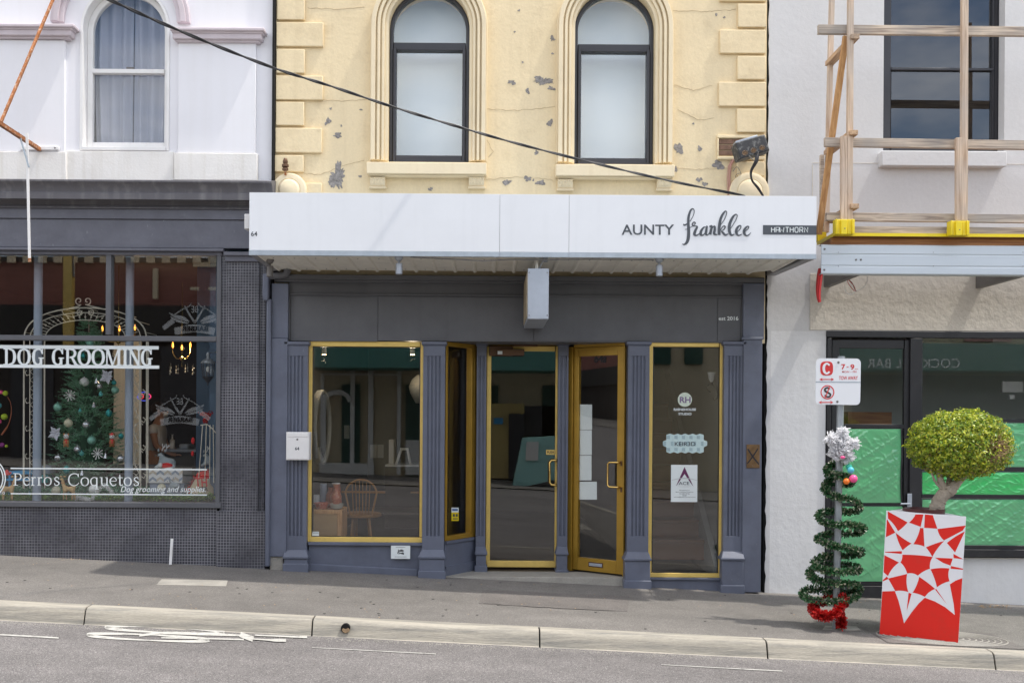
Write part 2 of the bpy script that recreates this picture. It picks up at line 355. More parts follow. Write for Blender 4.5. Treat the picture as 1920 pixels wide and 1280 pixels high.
M['cream']=mat('cream_render',(.80,.66,.425),.75,var=.06,vs=1.4,bump=.28,bs=22,streak=.12,dirt=(.42,.30,.15),dirt_amt=.22,fine=.03,bumpd=.012)
M['cream_trim']=mat('cream_trim',(.81,.69,.48),.7,var=.06,vs=3,bump=.15,bs=40,streak=.12,dirt=(.5,.37,.2),dirt_amt=.1)
M['plaster']=mat('grey_bare_plaster',(.30,.28,.265),.9,var=.5,vs=30,bump=.6,bs=90,bumpd=.01)
M['crack']=mat('crack_shadow_line',(.50,.39,.24),.9,var=.2,bump=0)
M['white_wall']=mat('white_render',(.79,.785,.815),.7,var=.03,vs=1.1,bump=.10,bs=40,streak=.07,dirt=(.58,.55,.5),dirt_amt=.05,bumpd=.006)
M['white_ledge']=mat('stained_white_render',(.79,.77,.74),.75,var=.06,vs=2.5,bump=.25,bs=45,streak=.28,dirt=(.52,.47,.38),dirt_amt=.15)
M['mauve']=mat('mauve_trim',(.60,.53,.56),.65,var=.08,vs=4,bump=.12,bs=50,streak=.15,dirt=(.4,.34,.34))
M['grey_wall']=mat('pale_grey_render',(.65,.645,.645),.8,var=.04,vs=1.3,bump=.2,bs=18,streak=.06,dirt=(.45,.43,.40),dirt_amt=.06,fine=.02,bumpd=.012)
M['beige_wall']=mat('beige_trowelled_render',(.67,.62,.54),.85,var=.07,vs=2.2,bump=.55,bs=13,dirt=(.4,.35,.28),dirt_amt=.12,bumpd=.016)
M['lower_wall']=mat('light_grey_render',(.74,.74,.74),.8,var=.05,vs=2,bump=.35,bs=16,streak=.12,dirt=(.42,.40,.37),dirt_amt=.1,bumpd=.012)
M['slate']=mat('slate_blue_gloss_paint',(.124,.139,.188),.42,chips=.5,chip_col=(.3,.3,.34),var=.16,vs=3,bump=.16,bs=30,streak=.12,dirt=(.075,.07,.085),dirt_amt=.15,bumpd=.006)
M['slate_flat']=mat('charcoal_paint',(.106,.109,.12),.5,var=.14,vs=3,bump=.15,bs=30,streak=.12,dirt=(.065,.06,.065),dirt_amt=.12,bumpd=.006)
M['cornice']=mat('streaked_charcoal_cornice',(.12,.115,.125),.6,var=.12,vs=5,bump=.2,bs=40,streak=.5,dirt=(.27,.26,.26))
M['fascia_l']=mat('worn_charcoal_board',(.125,.128,.155),.5,chips=.7,chip_col=(.3,.3,.33),var=.16,vs=4,bump=.5,bs=9,dirt=(.20,.20,.23),dirt_amt=.16,bumpd=.014)
M['tile']=tilemat('charcoal_mosaic',(.052,.052,.066),(.34,.34,.36),.0279,.075)
M['gold']=mat('brass_yellow_frame',(.80,.57,.16),.36,metal=.15,var=.08,vs=5,bump=.06,bs=40,dirt=(.35,.22,.05),dirt_amt=.15)
M['gold_dark']=mat('dull_brass_frame',(.42,.25,.035),.32,metal=.4,var=.15,vs=4,bump=.06,bs=40)
M['brass']=mat('polished_brass',(.75,.52,.18),.2,metal=1,var=.1,bump=0)
M['brown_metal']=mat('bronze_closer',(.13,.07,.04),.4,metal=.5,var=.1,bump=.05)
M['black']=mat('black_aluminium',(.022,.022,.026),.38,var=.2,bump=.05,dirt=(.12,.12,.12),dirt_amt=.08)
M['win_dark']=mat('dark_window_paint',(.035,.035,.042),.35,var=.15,bump=.05)
M['white_paint']=mat('white_joinery',(.80,.79,.78),.5,var=.05,bump=.08,bs=50,dirt=(.5,.47,.42),dirt_amt=.15)
M['sign_white']=mat('white_sign_panel',(.76,.78,.81),.4,var=.03,vs=2,bump=.04,bs=9,streak=.14,dirt=(.60,.62,.64),dirt_amt=.04)
M['galv']=mat('galvanised_strip',(.40,.45,.50),.42,metal=.45,var=.12,vs=9,bump=.05,streak=.3,dirt=(.26,.3,.36))
M['box_metal']=mat('dull_aluminium',(.42,.46,.52),.45,metal=.4,var=.1,vs=6,bump=.08,streak=.25,dirt=(.5,.53,.58))
M['soffit']=mat('off_white_soffit_sheet',(.80,.77,.69),.55,var=.10,vs=3,bump=.06,dirt=(.3,.27,.22),dirt_amt=.2)
M['soffit_end']=mat('grey_edge_angle',(.28,.28,.29),.5,var=.15,vs=4)
M['void']=mat('dark_gap',(.006,.006,.006),.9,var=.1,bump=0)
M['ink']=mat('charcoal_vinyl',(.065,.075,.09),.5,var=.05,bump=0)
M['vinyl']=mat('white_vinyl',(.75,.80,.80),.5,var=.02,bump=0)
M['dim_vinyl']=mat('pale_grey_vinyl',(.55,.57,.57),.6,var=.02,bump=0)
M['paper']=mat('paper',(.72,.78,.78),.7,var=.03,vs=8,bump=.02)
M['glass']=glassmat('window_glass'); M['glass_up']=glassmat('upper_window_glass',f0=.06)
M['red']=mat('red_vinyl_print',(.74,.014,.005),.5,dirt=(.45,.05,.03),dirt_amt=.25,var=.04,vs=2,bump=.03,bs=200)
M['red_plain']=mat('red_paint',(.60,.03,.03),.5,var=.06,bump=0)
M['black_print']=mat('black_print',(.02,.02,.025),.6,var=.02,bump=0)
M['box_white']=mat('white_planter_skin',(.80,.80,.83),.45,var=.03,vs=3,bump=.05,bs=160)
M['kerb']=mat('concrete_kerb',(.42,.385,.32),.85,var=.14,vs=2.2,bump=.5,bs=70,dirt=(.13,.135,.13),dirt_amt=.75,dthr=(.44,.68),fine=.12,bumpd=.008,map_scale=(.22,3.2,3.2),chips=.5,chip_col=(.12,.11,.10))
M['concrete']=mat('concrete_patch',(.36,.34,.30),.9,var=.15,vs=6,bump=.6,bs=80,fine=.12)
M['foot']=asphalt('footpath_asphalt',(.185,.172,.157),(.125,.116,.108),(.29,.275,.25),210,0)
M['road']=asphalt('road_asphalt',(.178,.166,.160),(.065,.062,.062),(.36,.335,.325),190,0)
M['roadpaint']=mat('worn_white_road_paint',(.52,.51,.47),.7,var=.12,vs=6,bump=.5,bs=60,dirt=(.2,.19,.18),dirt_amt=.8)
M['timber_v']=woodmat('raw_pine_upright',(.70,.54,.40),(.40,.27,.18),2,grey=(.46,.40,.35))
M['timber_h']=woodmat('weathered_pine_rail',(.66,.54,.42),(.26,.20,.16),0,grey=(.30,.28,.26))
M['timber_y']=woodmat('raw_pine_return',(.60,.40,.24),(.34,.21,.12),1,grey=(.30,.26,.22))
M['timber_o']=woodmat('orange_pine',(.58,.33,.14),(.42,.21,.08),2)
M['ply']=woodmat('orange_ply_bearer',(.42,.19,.06),(.26,.10,.03),0,rough=.6)
M['yellow']=mat('yellow_plastic',(.80,.62,.01),.4,var=.05,vs=6,bump=.03,dirt=(.5,.4,.1),dirt_amt=.1)
M['steel']=mat('pale_galvanised_steel',(.55,.60,.65),.38,metal=.35,var=.05,vs=3,bump=.03,streak=.05,dirt=(.42,.47,.52),map_scale=(.3,1,6))
M['steel_dark']=mat('grey_steel',(.17,.16,.155),.5,metal=.3,var=.1)
M['rust']=mat('rusty_steel',(.36,.13,.04),.85,var=.4,vs=14,bump=.4,bs=80,dirt=(.62,.55,.45),dirt_amt=.8)
M['pole']=mat('galvanised_pole',(.36,.39,.41),.45,metal=.5,var=.12,vs=12,bump=.1)
M['blind']=mat('pale_blue_blind',(.68,.78,.86),.8,var=.02,vs=.8,bump=0)
M['curtain']=mat('grey_white_curtain',(.33,.34,.41),.9,var=.06,bump=0)
M['bark']=mat('pale_grey_bark',(.42,.36,.29),.9,var=.3,vs=12,bump=.8,bs=35,dirt=(.2,.15,.11),dirt_amt=.4,bumpd=.02)
M['twig']=mat('dry_twig',(.42,.29,.17),.9,var=.3,vs=20)
M['pot']=mat('maroon_pot',(.07,.014,.014),.4,var=.1)
M['soil']=mat('soil',(.05,.035,.025),.95,var=.4,vs=30,bump=.8)
def leafmat(name,cols,rough=.45,trans=.25):
    m,t,b=nmat(name); N=t.nodes; K=t.links; g=N.new('ShaderNodeNewGeometry'); r=N.new('ShaderNodeValToRGB'); e=r.color_ramp.elements
    e[0].color=cols[0]+(1,); e[1].color=cols[-1]+(1,)
    for i,c in enumerate(cols[1:-1]): q=e.new((i+1)/(len(cols)-1)); q.color=c+(1,)
    K.new(g.outputs['Random Per Island'],r.inputs['Fac']); K.new(r.outputs['Color'],b.inputs['Base Color']); b.inputs['Roughness'].default_value=rough
    tl=N.new('ShaderNodeBsdfTranslucent'); K.new(r.outputs['Color'],tl.inputs['Color']); x=N.new('ShaderNodeMixShader'); x.inputs[0].default_value=trans
    K.new(b.outputs[0],x.inputs[1]); K.new(tl.outputs[0],x.inputs[2]); K.new(x.outputs[0],N['Material Output'].inputs['Surface']); return m
M['leaf']=leafmat('topiary_leaf',[(.05,.11,.012),(.16,.28,.02),(.36,.46,.03),(.72,.70,.07),(.24,.34,.03),(.50,.50,.10)],.35,.35)
M['needle']=leafmat('fir_needles',[(.05,.20,.09),(.10,.36,.18),(.22,.50,.30),(.60,.78,.68)],.6,.42)
M['garland']=leafmat('garland_leaf',[(.08,.22,.04),(.16,.32,.06),(.30,.42,.10),(.10,.26,.14)],.6,.25)
M['tinsel']=leafmat('green_tinsel',[(.012,.05,.018),(.02,.09,.03),(.045,.15,.055),(.10,.18,.08),(.55,.52,.40)],.28,.1)
M['tinsel_red']=leafmat('red_tinsel',[(.25,.01,.01),(.5,.015,.015),(.65,.05,.04)],.25,.1)
M['tinsel_white']=leafmat('white_tinsel',[(.85,.85,.87),(.95,.95,.96),(.8,.8,.82)],.5,.45)
M['column']=mat('blue_grey_iron_column',(.27,.32,.39),.5,var=.05,bump=.05)
M['wrought']=mat('cream_wrought_iron',(.62,.58,.48),.55,var=.15,vs=20,bump=.1)
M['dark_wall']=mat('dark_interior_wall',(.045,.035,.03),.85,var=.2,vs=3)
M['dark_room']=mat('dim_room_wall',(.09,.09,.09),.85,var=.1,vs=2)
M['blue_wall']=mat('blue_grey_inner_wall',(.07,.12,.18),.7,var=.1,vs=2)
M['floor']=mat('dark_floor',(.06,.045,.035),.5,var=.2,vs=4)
M['cream_cloth']=mat('cream_drape',(.85,.76,.58),.85,var=.1,vs=3,map_scale=(8,1,.3))
M['brick']=mat('old_brown_brick',(.22,.13,.09),.9,var=.3,vs=20,bump=.4,bs=60,island=.25)
M['stairwall']=mat('grey_stair_wall',(.26,.27,.25),.85,var=.08,vs=1.5)
M['signface']=mat('faded_sign_face',(.48,.40,.27),.5,var=.35,vs=5,bump=.05,dirt=(.2,.15,.1),dirt_amt=.5)
M['oldbrass']=mat('tarnished_brass',(.22,.13,.06),.45,metal=.5,var=.35,vs=20,bump=.2)
M['opal']=mat('opal_disc',(.66,.74,.62),.4,var=.15,vs=8,bump=0)
M['mauve_ink']=mat('mauve_print',(.22,.16,.28),.5,var=.2,bump=0)
M['ice']=mat('pale_ice_vinyl',(.55,.70,.70),.5,var=.1,vs=30,bump=0)
M['ice_dark']=mat('blue_grey_vinyl',(.36,.50,.53),.5,var=.15,vs=30,bump=0)
M['plum']=mat('plum_print',(.13,.02,.09),.5,var=.2,bump=0)
M['blue_ink']=mat('blue_print',(.04,.12,.35),.5,bump=0)
M['spatter']=mat('spattered_black_plastic',(.045,.045,.048),.6,var=.2,vs=10,bump=.2,dirt=(.5,.5,.47),dirt_amt=.45)
M['copper']=mat('bare_copper_wire',(.35,.22,.12),.5,metal=.5,bump=0)
M['pinkpipe']=mat('painted_pink_conduit',(.50,.27,.22),.6,var=.15,bump=.05)
def filmmat(name,c):
    m,t,b=nmat(name); N=t.nodes; K=t.links; b.inputs['Base Color'].default_value=c+(1,); b.inputs['Roughness'].default_value=.16; b.inputs['Coat Weight'].default_value=1; b.inputs['Coat Roughness'].default_value=.06
    tc=N.new('ShaderNodeTexCoord'); mp=N.new('ShaderNodeMapping'); mp.inputs['Scale'].default_value=(3.0,1,9); mp.inputs['Rotation'].default_value=(0,.5,0); K.new(tc.outputs['Object'],mp.inputs['Vector'])
    n=N.new('ShaderNodeTexNoise'); n.noise_type='RIDGED_MULTIFRACTAL'; n.inputs['Scale'].default_value=1.1; n.inputs['Detail'].default_value=3; n.inputs['Distortion'].default_value=.6; K.new(mp.outputs[0],n.inputs['Vector'])
    bp=N.new('ShaderNodeBump'); bp.inputs['Strength'].default_value=.45; bp.inputs['Distance'].default_value=.02; K.new(n.outputs['Fac'],bp.inputs['Height']); K.new(bp.outputs[0],b.inputs['Normal'])
    return m
M['film']=filmmat('green_masking_film',(.14,.47,.22)); M['film2']=filmmat('bright_green_masking_film',(.07,.52,.15))
M['glass_dark']=glassmat('tinted_window_glass',(.35,.38,.42),.10)
for k_,c_ in (('pinkball',(.85,.10,.30)),('blueball',(.10,.50,.62)),('greenball',(.03,.42,.28)),('orangeball',(.85,.20,.02))): M[k_]=mat(k_+'_plastic',c_,.25,var=.03,bump=0)
def ball(n,c,r=.3,me=0,**k): M[n]=mat(n+'_finish',c,r,metal=me,var=.06,bump=0,**k)
ball('bwhite',(.72,.72,.70),.35); ball('bcream',(.62,.58,.42),.3); ball('mint',(.22,.48,.38),.3,.3); ball('teal',(.02,.30,.29),.25,.3); ball('aqua',(.12,.55,.55),.3); ball('bsilver',(.55,.56,.58),.2,.8); ball('bsilverm',(.55,.56,.62),.5,.1)
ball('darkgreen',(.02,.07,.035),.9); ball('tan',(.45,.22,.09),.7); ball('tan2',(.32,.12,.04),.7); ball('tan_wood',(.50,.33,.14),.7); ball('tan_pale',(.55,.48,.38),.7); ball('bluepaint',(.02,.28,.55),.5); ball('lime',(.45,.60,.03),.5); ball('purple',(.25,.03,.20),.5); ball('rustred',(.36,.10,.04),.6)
ball('plush',(.33,.37,.38),.95); ball('redfelt',(.60,.02,.02),.9); ball('hessian',(.52,.42,.28),.95); ball('skin',(.50,.27,.18),.6); ball('navy',(.04,.05,.09),.9); ball('hair',(.04,.02,.012),.7)
ball('crystal',(.60,.58,.50),.15,.4); ball('cane',(.55,.36,.17),.7); ball('chairwood',(.38,.19,.06),.45); ball('stairwood',(.16,.07,.03),.4); ball('mirror',(.6,.62,.62),.03,1)
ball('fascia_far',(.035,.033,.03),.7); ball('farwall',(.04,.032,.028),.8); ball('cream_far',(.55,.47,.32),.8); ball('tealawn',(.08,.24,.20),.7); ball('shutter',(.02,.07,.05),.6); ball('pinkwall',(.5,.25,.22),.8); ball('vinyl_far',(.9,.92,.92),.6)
M['vase']=mat('painted_porcelain',(.38,.10,.05),.3,var=.3,vs=14,bump=0,dirt=(.6,.45,.2),dirt_amt=.9)
M['bowl']=mat('patterned_bowl',(.55,.12,.06),.3,var=.3,vs=30,bump=0,dirt=(.75,.72,.66),dirt_amt=.9)
M['farbrick']=mat('red_brick_far',(.34,.14,.11),.85,var=.15,vs=6,bump=0)
M['flame']=emat('amber_bulb',(1,.40,.05),2); M['warm']=emat('warm_lamp',(1,.72,.35),9); M['neonblue']=emat('blue_neon',(.1,.15,1),.5); M['neonred']=emat('red_neon',(1,.05,.1),.5)
M['tar']=mat('dark_tar',(.045,.042,.04),.7,var=.2,bump=.2)
M['foot2']=asphalt('patched_asphalt',(.165,.150,.138),(.11,.10,.095),(.26,.24,.22),230,0)
ball('farpale',(.75,.74,.70),.7); ball('tealcab',(.35,.65,.60),.5); ball('faryellow',(.55,.42,.16),.8)
ball('reno',(.55,.58,.56),.8); ball('dimframe',(.22,.22,.20),.6)
# ================================================================== GROUND
def sheet(name,m,x0,x1,ys,zf,nx=1,parent=None,**k):
    mb=MB(); xs=[x0+(x1-x0)*i/nx for i in range(nx+1)]
    vs=[(x,y,zf(x,y)) for y in ys for x in xs]; n=nx+1
    mb.add(vs,[(j*n+i,j*n+i+1,(j+1)*n+i+1,(j+1)*n+i) for j in range(len(ys)-1) for i in range(nx)])
    return part(name,mb,m,parent,smooth=False,recalc=False,**k)
ground=sheet('ground',M['soil'],-400,400,[-400,400],lambda x,y:SLOPE*x-.9,kind='structure')
road=sheet('road',M['road'],-60,60,[-13.6,-8,-2.22],rz,kind='structure')
footpath=sheet('footpath',M['foot'],-60,60,[-2.06,.62],gz,kind='structure')
zt=lambda x:gz(x,-2.05)
def kerbprof(x,g=0):
    t=zt(x)+.004; b=rz(x,-2.25)-.05
    return [(-2.045,b),(-2.045,t),(-2.13,t-.001),(-2.155,t-.006),(-2.172,t-.02),(-2.182,t-.045),(-2.205,t-.122),(-2.25,t-.138),(-2.262,b)]
def kerb_seg(x0,x1,sh=0):
    mb=MB(); a=kerbprof(x0); c=kerbprof(x1); n=len(a)
    if sh: a=[(y+sh,z-sh) for y,z in a]; c=[(y+sh,z-sh) for y,z in c]
    mb.add([(x0,y,z) for y,z in a]+[(x1,y,z) for y,z in c],[list(range(n-1,-1,-1)),list(range(n,2*n))]+[(i,(i+1)%n,(i+1)%n+n,i+n) for i in range(n)])
    return mb
kerb=part('kerb',kerb_seg(-40,40,.012),M['void'],kind='structure')
js=[-3.1+1.755*i for i in range(-8,12)]
for a,b in zip(js,js[1:]): part('kerbstone',kerb_seg(a+.006,b-.006),M['kerb'],kerb,bev=.003)
# drain outlet in the kerb
dp=at(648,1177,-2.20)
part('drain_silt',MB().pprism([(641,1180),(643,1177),(648,1178.5),(653,1176.5),(656,1180),(654,1184),(648,1186),(643,1184)],-2.214,.002),M['twig'],kerb)
part('drain_outlet',MB().lathe([(.036,0),(.036,.05)],(dp.x,-2.16,dp.z),20,'y'),M['void'],kerb)
# concrete patches
def gpoly(pts,f,b,c,dz,th=.004):
    top=[on_plane(x,y,f,b,c) for x,y in pts]; mb=MB(); n=len(top)
    P=[Vector((p.x,p.y,p.z+dz)) for p in top]; Q=[Vector((p.x,p.y,p.z+dz-th)) for p in top]
    mb.add(P+Q,[list(range(n)),list(range(2*n-1,n-1,-1))]+[(i,i+n,(i+1)%n+n,(i+1)%n) for i in range(n)])
    return mb
FP=(SLOPE,.02,0.0); RP=(SLOPE,-.010,-.161-.0225)
part('concrete_patch',gpoly([(303,1086),(427,1088),(424,1099),(293,1096)],*FP,.004,.02),M['concrete'],footpath)
c1=at(1771,1192,-1.75)
pit=MB(); cx_,cy_=3.72,-1.72
pit.add([(cx_-.55,cy_-.28,gz(cx_-.55,cy_-.28)+.005),(cx_+.55,cy_-.28,gz(cx_+.55,cy_-.28)+.005),(cx_+.55,cy_+.28,gz(cx_+.55,cy_+.28)+.005),(cx_-.55,cy_+.28,gz(cx_-.55,cy_+.28)+.005)],[(0,1,2,3)])
pitc=part('pit_cover',pit,M['foot2'],footpath,smooth=False)
for r in (.14,.18,.22,.26,.30,.34,.38,.42):
    pt=[(cx_+r*1.25*math.cos(t),cy_+r*.64*math.sin(t)) for t in [2*math.pi*k/40 for k in range(41)]]
    part('ring_ridge',MB().tube([(x,y,gz(x,y)+.006) for x,y in pt],.006,5),M['concrete'],footpath)
part('post_footing',MB().prismz([(2.78,-1.62),(3.10,-1.60),(3.12,-1.46),(2.80,-1.44)],-.16,gz(2.95,-1.55)+.006),M['concrete'],footpath,bev=.004)
# leaf litter and grit
lit=MB(); rr=random.Random(3)
def litter(px0,px1,py,n,s=.012):
    for i in range(n):
        p=on_plane(rr.uniform(px0,px1),py+(rr.gauss(0,1.6)),*FP); a=rr.uniform(0,6.3); e=s*rr.uniform(.4,1.5)
        p.z+=.004; u=Vector((math.cos(a),math.sin(a),rr.uniform(-.2,.5)))*e; v=Vector((-math.sin(a),math.cos(a),rr.uniform(-.1,.4)))*e*.5
        lit.add([p-u,p+v,p+u,p-v],[(0,1,2,3)])
litter(540,600,1067,60); litter(640,670,1070,14); litter(1835,1890,1137,90); litter(1570,1590,1120,20); litter(1230,1340,1102,60,.007); litter(110,150,1047,60,.008)
litter(0,400,1056,60,.006); litter(900,1900,1118,60,.005)
for i in range(90):
    p=on_plane(rr.uniform(0,1900),rr.uniform(1085,1160),*FP); p=Vector((p.x,max(-2,min(-.2,p.y)),0)); p.z=gz(p.x,p.y)+.004; e=rr.uniform(.003,.009)
    lit.add([p+Vector((-e,0,0)),p+Vector((0,-e,0)),p+Vector((e,0,0)),p+Vector((0,e,.003))],[(0,1,2,3)])
part('leaf_litter',lit,M['twig'],kind='stuff',recalc=False)
ck=MB()
for pts in ([(1575,1122),(1620,1121),(1660,1119)],[(905,1131),(1010,1138),(1176,1146)],[(1215,1100),(1222,1118)]):
    Q=[]
    for (a,b),(c_,d_) in zip(pts,pts[1:]):
        for i in range(8): Q.append((a+(c_-a)*i/8+rr.uniform(-2,2),b+(d_-b)*i/8+rr.uniform(-.8,.8),rr.uniform(.3,1.0)))
    t_=MB(); t_.ribbon(Q,0,0,conv=lambda a,b:on_plane(a,b,*FP)+Vector((0,0,.003)),straight=True); n=len(t_.v)//4
    ck.add(t_.v[:2*n],[(i,i+1,n+i+1,n+i) for i in range(n-1)])
part('tar_crack',ck,M['tar'],footpath,smooth=False)
gum=MB()
for i in range(70):
    p=on_plane(rr.uniform(0,1900),rr.uniform(1085,1180),*FP)
    if -2.0<p.y<-.15: gum.prismz([(p.x+.012*math.cos(k),p.y+.012*math.sin(k)) for k in range(6)],gz(p.x,p.y),gz(p.x,p.y)+.0025)
part('gum_spots',gum,M['tar'],footpath,kind='stuff',smooth=False)
part('asphalt_patch',gpoly([(905,1106),(1180,1117),(1176,1146),(1010,1138),(898,1131)],*FP,.003,.01),M['foot2'],footpath)
grit=MB()
for i in range(2600):
    x=rr.uniform(-6,7); y=-2.262-abs(rr.gauss(0,.05)); z=rz(x,y)+.001; e=rr.uniform(.002,.006)
    grit.add([(x-e,y,z),(x,y-e,z),(x+e,y,z),(x,y,z+e)],[(0,1,3),(1,2,3),(2,0,3)])
part('gutter_grit',grit,M['concrete'],road,kind='stuff',smooth=False,recalc=False)
# painted markings on the road
def rconv(a,b): 
    p=on_plane(a,b,*RP); p.z+=.004; return p
def flat_ribbon(name,strokes,m,parent):
    me=MB(); k=0       # keep only the upper face of each ribbon
    for s in strokes:
        t=MB(); t.ribbon(s,0,0,conv=lambda a,b:rconv(a,b)+Vector((0,0,.0006*k))); n=len(t.v)//4
        me.add(t.v[:2*n],[(i,i+1,n+i+1,n+i) for i in range(n-1)]); k+=1
    return part(name,me,m,parent,smooth=False)
def cr(x,y): return (x/2.909,1020+y/2.909)
def ell(cx,cy,rx,ry,tilt,w0,w1):
    o=[]
    for i in range(33):
        t=2*math.pi*i/32; x=cx+rx*math.cos(t); y=cy+ry*math.sin(t)+tilt*(x-cx)
        o.append(cr(x,y)+((w0+(w1-w0)*abs(math.cos(t)))/2.909,))
    return o
bike=[ell(900,468,322,15,.045,5.5,17),ell(810,510,330,15,.045,5.5,17),
[cr(760,500)+(4,),cr(900,486)+(5,),cr(1120,492)+(5,),cr(1340,500)+(3,)],
 [cr(880,512)+(2.5,),cr(1100,516)+(2.5,),cr(1330,522)+(3,)],
 [cr(1350,494)+(26,),cr(1340,521)+(26,)],
 [cr(1390,499)+(2.6,),cr(1500,503)+(2.4,),cr(1590,507)+(3,),cr(1675,509)+(4.2,)],
 [cr(1370,519)+(2.4,),cr(1460,525)+(3,),cr(1500,527)+(5,),cr(1560,527)+(5.6,)]]
flat_ribbon('bicycle_marking',bike,M['roadpaint'],road)
for s in ([(-60,1187,2),(0,1190,2.4),(60,1193,2.6),(110,1196,2.4)],[(585,1214,.9),(700,1220,1.2),(817,1226,1.3)],[(1240,1246,1),(1350,1252,1.3),(1467,1258,1.7)]):
    flat_ribbon('lane_dash',[s],M['roadpaint'],road)

# ================================================================== CREAM BUILDING (centre)
def P(px,py,Y=0): v=at(px,py,Y); return v.x,v.z
X=lambda px,Y=0,py=640: at(px,py,Y).x
Z=lambda py,Y=0,px=960: at(px,py,Y).z
ZTOP=8.6
cb=thing('cream_shop_building','cream rendered shop with two arched upper windows and slate blue shopfront under the awning','building',(X(975),0,0))
wall=MB(); zl=Z(640)           # lintel level
XL,XR=X(517,0,200),X(1437,0,200)
wins=[]
for (px,pyc,r,pyb) in ((805,52,75.5,304),(1153,54,75,308)):
    c=at(px,pyc); wins.append((c.x,c.z,r/190,at(px,pyb).z))
xs=[XL]+[v for (xc,zc,r,zb) in wins for v in (xc-r,xc+r)]+[XR]
for i in (0,2,4): wall.box(xs[i],xs[i+1],0,.32,zl,ZTOP)
for xc,zc,r,zb in wins:
    wall.box(xc-r,xc+r,0,.32,zl,zb); wall.archfill(xc,zc,r,ZTOP,0,.32)
part('upper_wall',wall,M['cream'],cb,ang=20)
part('roof',MB().box(XL,XR,0,7,ZTOP,ZTOP+.15),M['soffit_end'],cb)
for j,(xc,zc,r,zb) in enumerate(wins):
    u=1/190
    # stepped surround mouldings
    sr=MB(); bands=[(r+.001,r+.035,.045),(r+.035,r+.062,.07),(r+.062,r+.078,.045),(r+.078,r+.105,.085),(r+.105,r+.122,.055),(r+.122,r+.165,.09),(r+.165,r+.178,.03)]
    for a,b,t in bands: sr.band(xc,zc,a,b,zb,-t,t+.002)
    part('window_surround',sr,M['cream_trim'],cb,bev=.004,ang=50)
    fr=MB(); fr.band(xc,zc,r-.036,r-.001,zb,.07,.09); 
    zt0=at(0,(75,78)[j]).z-.03; cxp=805 if j==0 else 1153
    zt0=at(cxp,(75,78)[j]).z; zt1=at(cxp,(91,94)[j]).z; zs0=at(cxp,(289,294)[j]).z
    ri=r-.038
    fr.box(xc-ri,xc+ri,.075,.155,zt1+.02,zt0)
    fo=part('window',fr,M['win_dark'],cb,bev=.006)
    sa=MB(); ra=r-.07
    sa.box(xc-ri,xc-ra,.05,.14,zb+.002,zt1+.018).box(xc+ra,xc+ri,.05,.14,zb+.002,zt1+.018).box(xc-ra,xc+ra,.05,.14,zt1,zt1+.018).box(xc-ra,xc+ra,.05,.14,zb+.002,zs0)
    sa.box(xc-ri,xc+ri,.04,.05,zb,zb+.03)
    part('sash',sa,M['win_dark'],fo,bev=.008)
    part('pane',MB().box(xc-ra,xc+ra,.10,.106,zs0,zt1),M['glass_up'],fo)
    part('pane',MB().disc_arch(xc,zc,ri,zt0,.11,.006),M['glass_up'],fo)
    bl=MB(); part('roller_blind',MB().disc_arch(xc,zc,r+.04,zb-.05,.34,.01),M['blind'],fo)
    px0,px1,py0,py1=((688,912,305,328),(1042,1264,309,332))[j]
    a=at(px0,py0,-.1);b=at(px1,py1,-.1)
    sl=part('window_sill',MB().box(a.x,b.x,-.13,.0,b.z,a.z).box(a.x+.02,b.x-.02,-.10,0,b.z-.012,b.z),M['cream_trim'],cb,bev=.006)
    for (q0,q1) in (((693,723),(878,909)),((1045,1075),(1231,1260)))[j]:
        cmb=MB(); a=at(q0,330+j*4,-.06); b=at(q1,350+j*4,-.06); w_=b.x-a.x
        cmb.box(a.x,b.x,-.085,0,b.z+.09,a.z-.012)
        cmb.prismx([(0,b.z),(-.04,b.z),(-.075,b.z+.04),(-.08,b.z+.088),(0,b.z+.088)],a.x+.006,b.x-.006)
        cmb.box(a.x-.004,b.x+.004,-.06,0,b.z-.012,b.z)
        for k in range(5): cmb.ball((a.x+w_*(k+.5)/5,-.082,b.z+.068+.010*(k%2)),.010,8)
        for k in range(4): cmb.tube([(a.x+w_*(k+.7)/5,-.078,b.z+.05),(a.x+w_*(k+.9)/5,-.074,b.z+.025)],.006,5)
        part('sill_corbel',cmb,M['cream_trim'],cb,bev=.002)
# quoins
def quoin(x0,y0,x1,y1,t=.035): part('quoin',MB().rect(x0,y0,x1,y1,-t,t),M['cream'],cb,bev=.007)
for q in ((519,-62,606,-15),(519,-11,571,37),(518,42,606,87),(518,92,571,137),(517,142,605,187),(517,191,570,235),(516,240,603,286),(515,291,569,322),
          (1384,-92,1437,-47),(1350,-42,1437,2),(1384,7,1437,51),(1350,56,1436,100),(1383,105,1436,149),(1348,154,1436,199),(1382,204,1436,248),(1382,303,1434,330)): quoin(*q)
for k in range(4):
    quoin(519,-112-100*k,571,-66-100*k); quoin(519,-162-100*k,606,-116-100*k)
    quoin(1350,-142-100*k,1437,-97-100*k); quoin(1384,-192-100*k,1437,-147-100*k)
# box recess round the bare bricks
quoin(1345,253,1436,259,.03); quoin(1345,259,1348,294,.03); quoin(1345,293,1434,299,.03); quoin(1405,260,1435,292,.03)
for i in range(3):
    for k in range(2):
        part('brick',MB().rect(1348.5+28*k,261+10.7*i,1375.5+28*k-(0 if k==0 else 8),270+10.7*i,-.012,.012),M['brick'],cb,bev=.002)
part('quoin',MB().rect(560,343,603,362,-.03,.03),M['cream'],cb,bev=.007)
